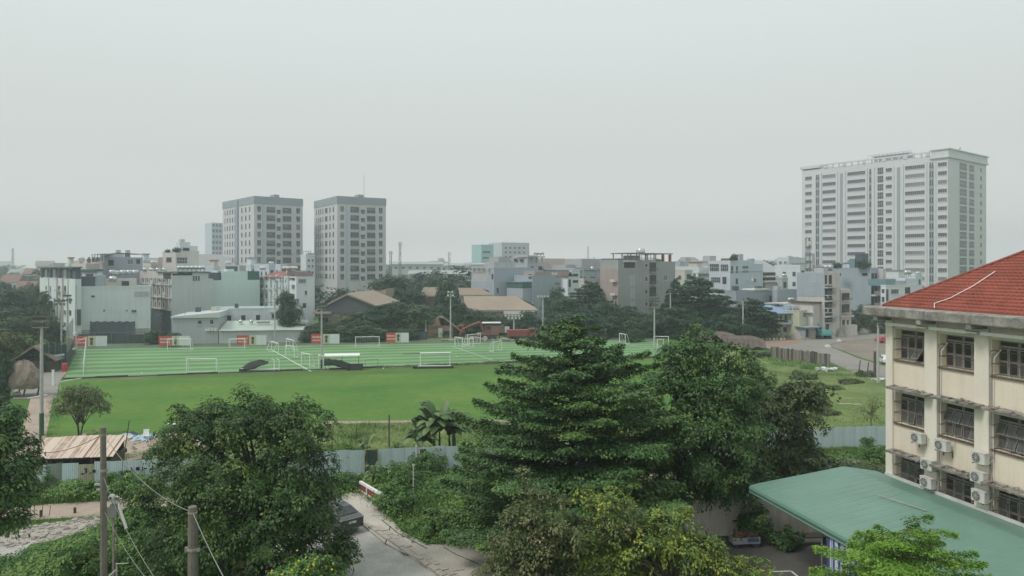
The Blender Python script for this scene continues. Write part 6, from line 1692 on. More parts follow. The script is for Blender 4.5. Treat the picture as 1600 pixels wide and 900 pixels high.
WCACHE = {}
def window_mesh(w, h, kind):
    key = (round(w, 1), round(h, 1), kind)
    if key in WCACHE: return WCACHE[key]
    w, h = max(key[0], .3), max(key[1], .3)
    mb = MB(); t = min(.09, w * .12)
    if kind in ('window', 'window_curtained', 'strip'):
        mb.box(t, -.02, t, w - t, .0, h - t, 0)
        for a in ((0, 0, w, t), (0, h - t, w, h), (0, t, t, h - t), (w - t, t, w, h - t)): mb.box(a[0], -.07, a[1], a[2], .0, a[3], 1)
        n = max(1, int(round(w / .75)))
        for i in range(1, n): mb.box(w * i / n - .03, -.05, t, w * i / n + .03, -.021, h - t, 1)
        if kind != 'strip': mb.box(-.05, -.16, -.09, w + .05, 0, -.001, 1)
        else:
            for i in range(1, int(h / 1.6) + 1): mb.box(t, -.05, h * i / (int(h / 1.6) + 1) - .04, w - t, -.021, h * i / (int(h / 1.6) + 1) + .04, 1)
        me = mb.mesh('window', [WGL2 if kind == 'window_curtained' else WGL, WFR])  # curtained variant swaps in the paler glass colour
    elif kind in ('twin', 'twin2'):       # tower window: two panes over a dark sill panel
        mb.box(0, -.02, h * .12, w * .44, 0, h, 0); mb.box(w * .56, -.02, h * .12, w, 0, h, 0)
        mb.box(-.06, -.10, 0, w + .06, 0, h * .12, 1); mb.box(w * .44, -.06, h * .12, w * .56, 0, h, 1); mb.box(w * .10, -.03, h * .0 - .45, w * .9, 0, -.02, 0)
        me = mb.mesh('window', [WGL2 if kind == 'twin2' else WGL, WFD])
    elif kind == 'slit':
        mb.box(0, -.03, 0, w, 0, h, 0).box(-.04, -.09, -.08, w + .04, 0, 0, 1)
        me = mb.mesh('window', [WGL, WFD])
    elif kind in ('loggia', 'loggia2', 'loggia3'):     # recessed balcony: dark back, slab, railing
        mb.box(0, -.03, .02, w, 0, h, 0)
        mb.box(-.1, -.28, -.10, w + .1, 0, .015, 1)
        n = int(w / .28)
        for i in range(n + 1): mb.box(w * i / n - .02, -.24, .016, w * i / n + .02, -.20, h * .40, 2)
        mb.box(-.05, -.25, h * .40, w + .05, -.19, h * .44, 2)
        mb.box(w * .36, -.06, .02, w * .40, -.031, h, 2).box(w * .7, -.06, .02, w * .73, -.031, h, 2)
        mb.box(0, -.06, h * .86, w, -.031, h * .9, 2)
        if kind == 'loggia2': mb.box(w * .05, -.12, h * .46, w * .62, -.07, h * .8, 3)
        if kind == 'loggia3': mb.box(w * .02, -.20, h * .46, w * .98, -.17, h * .97, 3); mb.box(w * .48, -.22, h * .46, w * .52, -.2, h, 2)
        me = mb.mesh('balcony', [WGL, TOWERW, WFD, WGL2])
    elif kind == 'balcony':
        mb.box(0, -.04, .05, w, 0, h, 0).box(-.15, -1.0, -.12, w + .15, 0, .04, 1).box(-.15, -1.0, .041, w + .15, -.93, h * .36, 1)
        mb.box(w * .48, -.08, .05, w * .52, -.041, h, 1)
        me = mb.mesh('balcony', [DARKO, BALW])
    elif kind == 'railbalcony':
        mb.box(0, -.04, .05, w, 0, h, 0).box(-.1, -.9, -.12, w + .1, 0, .04, 1)
        n = int(w / .3)
        for i in range(n + 1): mb.box(w * i / n - .025, -.88, .041, w * i / n + .025, -.84, h * .36, 2)
        mb.box(-.1, -.9, h * .36, w + .1, -.83, h * .4, 2)
        me = mb.mesh('balcony', [DARKO, BALW, STEEL])
    else:                      # plain dark opening with a lintel
        mb.box(0, -.03, 0, w, 0, h, 0).box(-.08, -.12, h, w + .08, 0, h + .1, 1)
        me = mb.mesh('opening', [DARKO, BALW])
    WCACHE[key] = me
    return me

class Bld:
    """building on the town grid: nearest corner at picture column xc and depth d; left face runs to xl, right face to xr"""
    def __init__(s, name, label, xc, d, yt, m, xl=None, xr=None, yaw=40, dl=10.0, dr=10.0, group=None, cat='building', z0=0.0, parapet=.5, pm=None, cap=None):
        s.P = Vector((wx(xc, d), d)); s.yaw = R(yaw); s.d = d
        s.a = Vector((math.cos(s.yaw), math.sin(s.yaw))); s.b = Vector((-s.a.y, s.a.x))
        s.W = s.s_on(s.a, xr) if xr else dr
        s.D = s.s_on(s.b, xl) if xl else dl
        if s.D <= 0 or s.D > 90 or s.W <= 0 or s.W > 90: print('BADB', label, s.W, s.D)
        if cap: s.D = min(s.D, cap)
        s.h = wz(yt, d); s.z0 = z0
        s.o = thing(name, label, cat, (s.P.x, s.P.y, 0), s.yaw, group)
        s.m = m
        MB().box(0, 0, z0, s.W, s.D, s.h).build('wall', m, s.o)
        if parapet:
            t = .18; h = s.h
            MB().box(-.06, -.06, h, s.W + .06, t, h + parapet).box(-.06, s.D - t, h, s.W + .06, s.D + .06, h + parapet).box(-.06, t, h, t, s.D - t, h + parapet).box(s.W - t, t, h, s.W + .06, s.D - t, h + parapet).build('parapet', pm or m, s.o)
        if 'tower' not in name and 'block' not in name: s.clutter(int(xc * 7 + d))
    def clutter(s, seed):
        """small things built on the roof: huts, vent pipes, parapet stubs, aerials"""
        r = random.Random(seed); h = s.h + .001
        if s.W < 3 or s.D < 4: return
        for i in range(max(2, int(s.W * min(s.D, 24) / 40))):
            x, y = r.uniform(.4, s.W - 2.2), r.uniform(.5, min(s.D, 24) - 2.2); q = r.random()
            if q < .45: s.box(x, y, h, x + r.uniform(.8, 2.0), y + r.uniform(.8, 2.0), h + r.uniform(.5, 1.9), r.choice([WHITEW, GREYB, PINKW, SHADEB, BLUEG]), 'roof_hut')
            elif q < .7: MB().tube([(x, y, h), (x, y, h + r.uniform(1, 2.6))], .06, 4).tube([(x - .4, y, h + .9), (x + .5, y, h + .95)], .04, 4).build('vent_pipe', WFD, s.o)
            else:
                mb = MB(); w = r.uniform(1.5, 3.5); z = h + r.uniform(1.2, 2.2)
                for a, b in ((0, 0), (w, 0), (w, 1.8), (0, 1.8)): mb.box(x + a, y + b, h, x + a + .1, y + b + .1, z)
                mb.box(x - .2, y - .2, z, x + w + .3, y + 2.1, z + .1); mb.build('roof_shelter', r.choice([WFD, WHITEW, TILEBR, STEEL]), s.o)
    def s_on(s, v, px):
        k = (px - 800) / F
        return (s.P.y * k - s.P.x) / (v.x - v.y * k)
    def z(s, face, sv, py):
        dd = s.P.y + (s.a.y if face == 'R' else s.b.y) * sv
        return wz(py, dd)
    def put(s, face, me, s0, s1, z0, name=None, off=0.0, parent=None):
        if face == 'R': return inst(name or me.name.split('.')[0], me, parent or s.o, (s0, -.004 - off, z0))
        return inst(name or me.name.split('.')[0], me, parent or s.o, (-.004 - off, s1, z0), (0, 0, -math.pi / 2))
    def win(s, face, px0, px1, py0, py1, kind='window', name=None):
        v = s.a if face == 'R' else s.b
        s0, s1 = s.s_on(v, px0), s.s_on(v, px1)
        if s0 > s1: s0, s1 = s1, s0
        z1, z0 = s.z(face, s0, py0), s.z(face, s0, py1)
        return s.put(face, window_mesh(s1 - s0, z1 - z0, kind), s0, s1, z0, name)
    def wins(s, face, cols, rows, kind='window', name=None, skip=()):
        for j, (y0, y1) in enumerate(rows):
            for i, (x0, x1) in enumerate(cols):
                if (i, j) in skip: continue
                s.win(face, x0, x1, y0, y1, kind, name)
    def grid(s, face, cols, z0, fh, n, wh, kind, name=None, rnd=None, alt=None, start=0):
        """window columns (picture columns) repeated for n floors from height z0"""
        v = s.a if face == 'R' else s.b
        for (x0, x1) in cols:
            s0, s1 = sorted((s.s_on(v, x0), s.s_on(v, x1)))
            for f in range(start, n):
                k = kind
                if alt and rnd.random() < .35: k = alt
                s.put(face, window_mesh(s1 - s0, wh, k), s0, s1, z0 + fh * f, name)
    def box(s, x0, y0, z0, x1, y1, z1, m, name): return MB().box(x0, y0, z0, x1, y1, z1).build(name, m, s.o)
    def roofbox(s, face, px0, px1, py0, m, name, depth=4.0, inset=.2, z0=None):
        """a storey or hut standing on the roof, seen between two picture columns of a face"""
        v = s.a if face == 'R' else s.b
        s0, s1 = sorted((s.s_on(v, px0), s.s_on(v, px1)))
        z1 = s.z(face, (s0 + s1) / 2, py0); z0 = s.h + .001 if z0 is None else z0
        if face == 'R': return MB().box(s0, inset, z0, s1, inset + depth, z1).build(name, m, s.o)
        return MB().box(inset, s0, z0, inset + depth, s1, z1).build(name, m, s.o)

TANKG = 'rooftop water tanks'
def make_tank(label, loc, rz=0.0):
    t = thing('water_tank', label, 'water tank', loc, rz, TANKG)
    MB().lathe([(.05, -.95), (.5, -.85), (.56, -.6), (.56, .6), (.5, .85), (.05, .95)], 12, (0, 0, 1.1), 0, 'x').build('drum', STEELT, t, smooth=True)
    mb = MB()
    for x in (-.6, .6): mb.box(x - .04, -.45, 0, x + .04, -.37, .9).box(x - .04, .37, 0, x + .04, .45, .9).box(x - .04, -.369, .45, x + .04, .369, .53)
    mb.build('stand', STEEL, t)
    return t
TANK0 = None
def tank(px, d, z, label, yaw=0.0, sc=1.0):
    global TANK0
    loc = (wx(px, d), d, z)
    if TANK0 is None: TANK0 = make_tank(label, loc, yaw); TANK0.scale = (sc,) * 3; return TANK0
    return dup(TANK0, loc, yaw, label, TANKG, (sc,) * 3)

rnd = random.Random(12)
# ---------------------------------------------------------------- twin towers on the left
def twin(label, xc, yaw, xl, xr, lcols, rcols_a, rcols_b, rc, blank):
    B = Bld('apartment_tower', label, xc, 280, 318, TOWERW, xl, xr, yaw, group='twin apartment towers', parapet=0, cat='apartment tower')
    h = B.h; ct = wz(306, 280)
    B.box(-.12, -.12, h + .001, B.W + .12, B.D + .12, ct, TOWERG, 'crown')
    FH = 3.24
    z = h - 2.9 - .25
    n = int((z - 6) / FH)
    for f in range(n):
        zf = z - FH * f
        for x0, x1 in rcols_a:
            s0, s1 = B.s_on(B.a, x0), B.s_on(B.a, x1); B.put('R', window_mesh(s1 - s0, 1.7, rnd.choice(['twin', 'twin', 'twin2'])), s0, s1, zf + .55)
        for x0, x1 in rcols_b:
            s0, s1 = B.s_on(B.a, x0), B.s_on(B.a, x1); B.put('R', window_mesh(s1 - s0, 2.2, rnd.choice(['loggia', 'loggia2', 'loggia3', 'loggia'])), s0, s1, zf)
        s0, s1 = B.s_on(B.a, rc[0]), B.s_on(B.a, rc[1]); B.put('R', window_mesh(s1 - s0, 1.2, 'twin'), s0, s1, zf - .1 - FH * .45 + FH * .5)
        for x0, x1 in lcols:
            s0, s1 = sorted((B.s_on(B.b, x0), B.s_on(B.b, x1))); B.put('L', window_mesh(s1 - s0, 1.9, 'slit'), s0, s1, zf + .35)
    # grey vertical band holding the balconies, proud of the pale wall
    s0, s1 = B.s_on(B.a, rcols_b[0][0]) - .8, B.s_on(B.a, rcols_b[-1][1]) + .8
    sm = B.s_on(B.a, rc[0]) - .5, B.s_on(B.a, rc[1]) + .5
    for q0, q1 in ((B.s_on(B.a, blank), s0 - .0),): B.box(q0, -.02, 3, q1, -.001, h - .02, TOWERB, 'grey_band')
    B.box(sm[0] + .2, 2, ct, sm[1] - .2, 6, ct + 1.2, TOWERG, 'lift_housing')
    for yy in (-.18,):
        for q in (sm[0], sm[1]): B.box(q - .12, -.22, 3, q + .12, -.003, h - .02, TOWERW, 'fin')
    return B
T1 = twin('left one of the two grey white apartment towers, with the wide stepped side face', 397, 40, 348, 473,
     [(351, 352.2), (354.6, 356.2), (358.6, 360.2), (362.6, 364.4), (366.5, 367.8), (377, 379), (383, 385), (389, 391)], [(402, 407.6), (463, 468.6)], [(416.5, 429.5), (442, 455)], (432.5, 438.5), 409.5)
s0, s1 = sorted((T1.s_on(T1.b, 369.5), T1.s_on(T1.b, 373)))
T1.box(-.6, s0, 2, -.002, s1, T1.h + 2.2, TOWERG, 'stair_recess')
T1.box(-.9, s1 + .01, 2, -.003, T1.D, T1.h - .5, TOWERW, 'projecting_bay') if False else None
T2 = twin('right one of the two grey white apartment towers, free standing in the haze', 527, 33, 491, 603,
     [(494, 495), (497.5, 499), (500.5, 502), (504, 505.2), (508, 511.5), (514.8, 516.6), (520, 521.8)], [(532, 537.6), (592, 597.6)], [(547.5, 560.5), (573.5, 586.5)], (564, 570), 540)
MB().tube([(T2.W * .6, 3, T2.h + 3), (T2.W * .6, 3, T2.h + 12)], .07, 4).build('aerial', STEEL, T2.o)
B = Bld('office_tower', 'distant pale blue glass tower peeking out left of the twin towers', 331, 420, 350, mat('pale_blue_curtain_wall', (0.52, 0.59, 0.62), .5, .05, .05), xr=352, dl=12, cat='tower', parapet=.8)
for i in range(9):
    for j in range(4):
        s0, s1 = B.W * (j + .12) / 4, B.W * (j + .88) / 4; B.put('R', window_mesh(s1 - s0, 1.9, 'window_curtained'), s0, s1, 18 + i * 3.3 - 4)

# ---------------------------------------------------------------- white slab tower on the right
W = Bld('apartment_tower', 'big white slab apartment tower with many windows, far right', 1481, 285, 240.5, TWHITE, 1253, 1541, -52.8 + 90, cat='apartment tower', parapet=0)
# on this grid the long face is the left one (away from the corner), the end face is the right one
FH = 3.43
lc = {'tri': [(1258, 1268.5), (1465.5, 1479.5), (1384, 1393.5)], 'wide': [(1285, 1306), (1324, 1352), (1414, 1445)]}
zt = W.h - 4.6; nfl = 15
def lface(x0, x1): return tuple(sorted((W.s_on(W.b, x0), W.s_on(W.b, x1))))
for f in range(nfl):
    zf = zt - FH * f
    for x0, x1 in lc['tri'] + lc['wide']:
        s0, s1 = lface(x0, x1); W.put('L', window_mesh(s1 - s0, 1.55, rnd.choice(['window', 'window', 'window_curtained'])), s0, s1, zf)
    s0, s1 = lface(1371, 1380.5); W.put('L', window_mesh(s1 - s0, 2.9, 'strip'), s0, s1, zf - .7)
    for x0, x1 in ((1275, 1277), (1278, 1279.6), (1452.5, 1455), (1456.2, 1458.5), (1358.5, 1361)):
        s0, s1 = lface(x0, x1); W.put('L', window_mesh(s1 - s0, 2.3, 'slit'), s0, s1, zf - .3)
    for x0, x1, wh, k in ((1499, 1510.5, 3.0, 'strip'), (1514, 1522, 2.8, 'strip'), (1531.5, 1534, 1.7, 'slit')):
        s0, s1 = W.s_on(W.a, x0), W.s_on(W.a, x1); W.put('R', window_mesh(s1 - s0, wh, k), s0, s1, zf - (.7 if wh > 2 else 0))
for x0, x1 in ((1312.5, 1317), (1401.5, 1406.5)):      # grey grooves
    s0, s1 = lface(x0, x1); W.box(-.05, s0, 3, -.002, s1, W.h - 3.2, TGREY, 'groove')
for x0, x1 in ((1274.4, 1280.3), (1357.8, 1361.6), (1451.8, 1459.2)):
    s0, s1 = lface(x0, x1); W.box(-.03, s0, 3, -.001, s1, W.h - 3.6, TGREY, 'groove')
for x in (1283, 1308.5, 1321, 1355, 1366, 1396.5, 1411, 1448, 1462):   # shallow piers
    s0, s1 = lface(x - .6, x + .6); W.box(-.35, s0, 3, -.004, s1, W.h - 2.2, TWHITE, 'pier')
s0, _ = lface(1482, 1481.2)
W.box(-.7, -.7, W.h - 1.3, W.W + .7, 6.5, W.h - .7, TWHITE, 'cornice')
W.box(-.4, -.4, W.h - .699, W.W + .4, 6.0, wz(233, 285), TWHITE, 'corner_crown')
W.box(-.9, -.9, wz(233, 285), W.W + .9, 6.4, wz(231.5, 285), TWHITE, 'crown_slab')
sL = W.s_on(W.b, 1258)
W.box(-.6, W.D - 9, W.h + .4, W.W * .5, W.D + .6, W.h + 1.6, TWHITE, 'end_crown')
# rooftop pergola beam on short posts
mb = MB().box(-.4, 6.5, W.h + 1.1, .2, W.D - 9.01, W.h + 1.7)
for i in range(17): y_ = 6.6 + (W.D - 16) * i / 16; mb.box(-.3, y_, W.h, .1, y_ + (.6 if i % 3 else 1.6), W.h + 1.099)
mb.build('roof_pergola', TWHITE, W.o)
s0, s1 = lface(1360, 1412)
W.box(3, s0, W.h + .2, 9, s1, W.h + 2.6, TGREY, 'plant_room'); W.box(2.6, s0 - .6, W.h + 2.601, 9.4, s1 + .6, W.h + 3.1, TWHITE, 'plant_room_roof')
mb = MB()
for i in range(12): y_ = s0 - 2 + (s1 - s0 + 4) * i / 11; mb.box(2.0, y_ - .05, W.h + .2, 2.1, y_ + .05, W.h + 3.4)
mb.box(1.98, s0 - 2, W.h + 3.3, 2.12, s1 + 2, W.h + 3.4); mb.build('roof_railing', WFD, W.o)
MB().tube([(W.W * .4, 2, W.h + 2), (W.W * .45, 2, W.h + 4.2)], .3, 5).build('roof_aerial', WFD, W.o)

# ---------------------------------------------------------------- left cluster
B1 = Bld('row_house', 'white row of houses with a dark top floor at the left end of the town', 117, 172, 436, WHITEW, 62, 127, 40, cap=60, cat='row of houses', parapet=0)
zt = wz(419, 172)
B1.box(.15, .15, B1.h + .001, B1.W - .1, B1.D - .1, zt, SHADEB, 'top_floor')
B1.box(-.5, -.3, zt + .001, B1.W + .2, B1.D + .2, zt + .35, mat('dark_roof_sheet', (.13, .14, .14), .8, .2), 'roof')
for i, (x0, x1) in enumerate(((64, 68), (71, 74), (78, 80), (84, 87), (91, 95), (100, 104), (108, 112))):
    B1.win('L', x0, x1, 421, 434, 'window_curtained' if i % 2 else 'opening')
    for y0, y1 in ((447, 455), (466, 474), (485, 493), (504, 512)):
        if (i + int(y0)) % 3: B1.win('L', x0, x1 - .6, y0, y1, rnd.choice(['slit', 'window', 'balcony']))
for px in (75.5, 89, 98, 106):
    s0, s1 = sorted((B1.s_on(B1.b, px), B1.s_on(B1.b, px + 1.4))); B1.box(-.3, s0, 0, -.002, s1, B1.h, rnd.choice([PALEG, PINKW, GREYG]), 'party_wall')
B1.box(.0, -.35, 3.5, B1.W * .9, -.002, 7.2, SHADEB, 'dark_shutter')
B1b = Bld('row_house', 'narrow dark sided house squeezed left of the blank white house', 118, 176, 430, GREYD, None, 127.5, 40, parapet=.6, dl=8)
B1b.win('R', 118.8, 122, 440, 447); B1b.win('R', 120, 126, 494, 520, 'opening')
# blank white house with the dark tarp
B2 = Bld('house', 'blank white house with a long dark tarp hung along its lower front', 126, 174, 450, WHITEW, None, 235, 25, dl=11, parapet=.4)
for a_ in ((142, 149, 461, 465), (205, 213.5, 484, 489)): B2.win('R', *a_)
for a_ in ((161.5, 163, 484, 486.5), (197, 198.5, 484, 486)): B2.win('R', *a_, 'slit')
s0, s1 = B2.s_on(B2.a, 141), B2.s_on(B2.a, 211)
rows_ = []
rt = np.random.default_rng(4)
mb = MB()
for i in range(25):
    s_ = s0 + (s1 - s0) * i / 24; zt_ = B2.z('R', s_, 501.5) - .25 * math.sin(i * .8) ** 2; mb.v += [(s_, -.35 - .1 * (i % 2), zt_), (s_, -.5 - .12 * ((i + 1) % 2), B2.z('R', s_, 522))]
for i in range(24): mb.f.append((2 * i, 2 * i + 1, 2 * i + 3, 2 * i + 2)); mb.mi.append(0)
mb.build('dark_tarp', SHADEB, B2.o)
B2.roofbox('R', 127, 148, 432, SHADEB, 'dark_roof_room', 5, .1)
B2.roofbox('R', 148.3, 163, 430, BLUEG, 'stair_room', 4, .3)
B2.roofbox('R', 163, 212, 436, PINKW, 'upper_storey', 6, .9)
B2.win('R', 190, 202, 439, 449, 'opening')
s0, s1 = B2.s_on(B2.a, 210), B2.s_on(B2.a, 233); B2.box(s0, -.12, B2.z('R', s0, 463), s1, -.003, B2.z('R', s0, 455.5), GREYB, 'grey_panel')
s0 = B2.s_on(B2.a, 128); B2.box(s0, -.3, 0, B2.W, -.004, 2.2, GREYD, 'low_lean_to')
s0, s1 = B2.s_on(B2.a, 172), B2.s_on(B2.a, 178)
MB().lathe([(.9, 0), (.95, .9), (.4, 1.15), (.05, 1.2)], 12, (s0 + .5, 1.2, B2.h + 1.6)).build('roof_vent', STEELT, B2.o, smooth=True)
# houses behind it
B3 = Bld('house', 'grey roofed tall house with a gabled top room behind the blank white house', 163, 205, 404, BLUEG, 133, 223, 40, parapet=.4, cap=14)
B3.roofbox('R', 165, 195, 396.5, BLUEW, 'top_room', 5, .4)
MB().extr_y([(0, B3.h + .5), (3.2, wz(394.5, 205)), (9.5, wz(396, 205)), (9.5, wz(397, 205)), (3.2, wz(395.5, 205))], .2, 6).build('pitched_roof', TILEBR, B3.o)
B3.win('R', 169, 178, 406, 415, 'opening'); B3.win('R', 199, 208, 405, 413, 'window_curtained'); B3.win('R', 213, 219, 405, 412, 'opening')
for px in (184, 199): s0 = B3.s_on(B3.a, px); B3.box(s0, 1.5, B3.h + .4, s0 + 1.1, 2.8, wz(390, 205), GREYG, 'roof_tank_box')
B3.win('L', 136, 142, 404, 411, 'balcony'); B3.win('L', 147, 152, 403, 411, 'balcony')
B3b = Bld('house', 'pinkish house with an open roof frame behind the dark top floors on the left', 160, 200, 412, PINKB, 135, 164, 40, parapet=.5, cap=16)
mb = MB()
for i in range(5): mb.box(.2, B3b.D * i / 4.2, B3b.h, .4, B3b.D * i / 4.2 + .2, wz(397, 200))
mb.box(.1, 0, wz(397, 200), 3.5, B3b.D, wz(396, 200)); mb.build('roof_frame', GREYB, B3b.o)
B3b.wins('L', [(138, 141), (144, 147), (150, 153)], [(402, 409)] , 'opening')
B3c = Bld('house', 'low green roofed house behind the white row at the far left', 152, 186, 424, WHITEW, 104, 160, 40, parapet=0, cap=26)
B3c.box(-.6, -.4, B3c.h + .001, B3c.W + .2, B3c.D + .3, B3c.h + .5, SHADEG, 'green_roof'); B3c.win('L', 116, 126, 426, 434, 'opening'); B3c.win('L', 134, 146, 428, 436, 'opening')
B3c.roofbox('L', 106, 128, 412, PINKW, 'roof_room', 3, 1.0, B3c.h + .5)
# terrace house: windowed street face and blank end wall
B5 = Bld('terrace_house', 'terrace with rows of street windows and a blank grey green end wall', 268, 186, 436, GREYG, 219, 333, 40, cap=60, parapet=0, cat='terrace')
B5.box(-.05, .0, B5.h + .001, .25, B5.D, wz(424, 186), PINKW, 'street_wall_top')
ztop = wz(426, 186)
B5.box(.05, .02, B5.h, B5.W - 2.2, .22, B5.h + .9, GREYG, 'end_parapet')
B5.box(B5.W - 5.2, 0.0, B5.h, B5.W - 1.2, 5, ztop, GREYG, 'roof_room'); B5.box(-.6, -.5, ztop + .001, B5.W - .8, B5.D * .4, ztop + .25, SHADEG, 'green_roof_sheet')
B5.box(-.1, .4, B5.h, B5.W - 5.3, 7, ztop - .2, DARKO, 'dark_loft')
for x0 in (302, 306, 310): B5.win('R', x0 - .6, x0 + 2, 431, 438.5, 'slit')
PINKF = PINKW
for f, (y0, y1) in enumerate(((431, 441), (450, 460), (471, 480), (485, 491))):
    for i in range(7):
        x0 = 223 + i * 6.3; k = rnd.choice(['window', 'slit', 'balcony', 'railbalcony', 'slit'])
        B5.win('L', x0, x0 + 3.2, y0, y1, k)
for i in range(8):
    s0, s1 = sorted((B5.s_on(B5.b, 220.5 + i * 6.3), B5.s_on(B5.b, 221.8 + i * 6.3))); B5.box(-.35, s0, 6, -.003, s1, B5.h, PINKW, 'street_pier')
for py in (445, 465, 483): z_ = B5.z('L', 10, py); B5.box(-.6, 0.1, z_, -.004, B5.D, z_ + .25, PINKW, 'floor_ledge')
B5.box(-.25, .3, 0, -.005, B5.D, 6.0, SHADEB, 'shop_front')
B6 = Bld('terrace_house', 'terrace with a stepped blank pale green end wall beside the grey green one', 333, 196, 438, PALEG, None, 406, 40, dl=34, parapet=0, cat='terrace')
s0, s1 = B6.s_on(B6.a, 347), B6.s_on(B6.a, 387)
B6.box(s0, .0, B6.h + .001, s1, 12, wz(424, 196), PALEG, 'stepped_gable')
B6.box(.1, .6, B6.h + .001, s0 - .02, 9, wz(426, 196), SHADEB, 'dark_roof_room'); B6.box(s1 + .02, .5, B6.h + .001, B6.W, 9, wz(424, 196), SHADEG, 'green_roof_room')
for px, pw_, py in ((356, 11, 420.5), (340, 9, 422)):
    s0 = B6.s_on(B6.a, px); B6.box(s0, 1.0, wz(424, 196), s0 + 2.0, 3, wz(py, 196), WHITEW, 'roof_hatch')
B6.box(s1 - 5, 2, wz(424, 196) + .001, s1 - 2, 3, wz(416, 196), SHADEG, 'green_sign_frame')
B8 = Bld('row_house', 'narrow white street houses with small balconies and a red roof, beside the dark crowned tree', 463, 190, 434, WHITEW, 405, 490, 40, cap=46, cat='row of houses', parapet=.3)
for i, (x0, x1) in enumerate(((407, 411), (414, 418), (421, 425), (429, 434), (438, 443), (447, 452), (456, 461))):
    for y0, y1 in ((437, 444), (451, 458), (465, 472), (480, 487)): B8.win('L', x0, x1, y0 - 6, y1 - 6, rnd.choice(['balcony', 'slit', 'railbalcony', 'window']))
for i in range(6):
    px = 405.6 + i * 9; s0, s1 = sorted((B8.s_on(B8.b, px), B8.s_on(B8.b, px + 1.2))); B8.box(-.5, s0, 0, -.003, s1, B8.h + .5, WHITEW, 'party_wall')
MB().add([(-.8, 8, B8.h), (4, 8, B8.h + 1.6), (4, 22, B8.h + 1.6), (-.8, 22, B8.h)], [(0, 1, 2, 3), (3, 2, 1, 0)]).build('red_roof', TILED, B8.o)
s0 = B8.s_on(B8.b, 432); s1 = B8.s_on(B8.b, 461)
MB().extr_x([(.3, B8.h), (2.4, wz(423, 190)), (5.5, wz(423, 190)), (7.5, B8.h - 1.5)], .0, 5.0).build('brown_roof', TILEBR, B8.o)
B8.win('R', 466, 478, 436, 442.5, 'window_curtained'); B8.win('R', 476, 480, 454, 461); B8.win('R', 473, 478, 474, 481, 'opening')
B8.roofbox('R', 467, 485, 424, PINKW, 'roof_room', 6, 2.0); 
B10 = Bld('building', 'plain pale block between the twin towers', 478, 250, 400, WHITEW, 470, 492, 40, parapet=.5, cap=14)
B10.box(2, 2, B10.h, 4, 4, wz(395, 250), GREYB, 'roof_tank_box'); B10.wins('R', [(481, 484), (487, 490)], [(405, 409), (414, 418), (424, 428)], 'window')
# garden roof house
B9 = Bld('house', 'white house with a green roof garden and stepped top rooms, left of the twin towers', 275, 215, 394, PINKW, 252, 311, 40, cap=14, parapet=.4)
B9.roofbox('R', 283, 311, 384, WHITEW, 'top_storey', 5, 1.2); B9.roofbox('R', 283, 300, 378, WHITEW, 'stair_tower', 3.5, 1.6, wz(384, 215)); B9.roofbox('R', 285, 292, 373.5, GREYG, 'tank_room', 2, 2.0, wz(378, 215))
B9.win('R', 276, 293, 402, 412, 'strip'); B9.win('R', 286, 296, 387, 392, 'opening'); B9.win('L', 260, 268, 402, 410, 'opening')
# ground level sheds by the netting
B7 = Bld('warehouse', 'small pale grey warehouse with a sloping roof edge behind the netting', 270, 163, 497, mat('pale_grey_sheet_wall', (.40, .44, .44), .7, .06, .3, streak=.2), None, 341, 12, dl=16, parapet=0)
MB().hexa([(-.4, -.4, B7.h), (B7.W + .3, -.4, B7.h), (B7.W + .3, 16, B7.h), (-.4, 16, B7.h), (-.4, -.4, B7.h + .35), (B7.W + .3, -.4, wz(487.5, 166)), (B7.W + .3, 16, wz(487.5, 166)), (-.4, 16, B7.h + .35)]).build('roof', mat('pale_roof_sheet', (.52, .56, .56), .6, .06), B7.o)
for a_ in ((308.5, 316, 500, 507), (327.5, 334.5, 499.5, 507)): B7.win('R', *a_, 'window')
for px in (323, 327, 332, 337): s0 = B7.s_on(B7.a, px); MB().lathe([(.28, -.2), (.32, 0), (.28, .2)], 8, (s0, -.25, B7.z('R', s0, 515.5)), 0, 'y').build('extractor', WHITE_SLAB, B7.o)
B7b = Bld('long_building', 'long low white building with square windows above the pale green roof', 336, 176, 484, WHITEW, None, 450, 16, dl=8, parapet=.35)
for a_ in ((355, 361.5, 493.5, 501), (377, 383, 493, 500.5), (400, 406, 492.5, 500)): B7b.win('R', *a_, 'opening')
B7b.win('R', 424, 447, 490, 498, 'strip')
s0, s1 = B7b.s_on(B7b.a, 422), B7b.s_on(B7b.a, 450); B7b.box(s0, -.4, B7b.z('R', s0, 488.5) , s1, -.003, B7b.z('R', s0, 488.5) + .4, WHITEW, 'window_hood')
B7c = Bld('shed', 'low shed with a broad pale green sheet roof and roof fans behind the netting', 342, 165, 517, GREYG, None, 474, 8, dl=9, parapet=0, cat='shed')
mb = MB(); n = 40
for i in range(n):
    a_, b_ = B7c.W * i / n, B7c.W * (i + 1) / n
    mb.quad((a_, -.6, B7c.h), (a_ + .08, -.6, B7c.h + .1), (a_ + .08, 8, wz(502, 172) + .1), (a_, 8, wz(502, 172))); mb.quad((a_ + .08, -.6, B7c.h + .1), (b_, -.6, B7c.h), (b_, 8, wz(502, 172)), (a_ + .08, 8, wz(502, 172) + .1))
mb.build('roof', ROOFG, B7c.o)
for px in (369, 386, 437, 458):
    s0 = B7c.s_on(B7c.a, px); MB().lathe([(.3, 0), (.45, .25), (.5, .5), (.3, .8), (.05, .9)], 10, (s0, 4.5, B7c.h + 1.3)).build('roof_fan', STEELT, B7c.o, smooth=True)
x0 = B7c.s_on(B7c.a, 396); B7c.box(x0, 3.6, B7c.h + 1.3, x0 + 2.8, 4.2, B7c.h + 1.75, WFD, 'roof_duct')
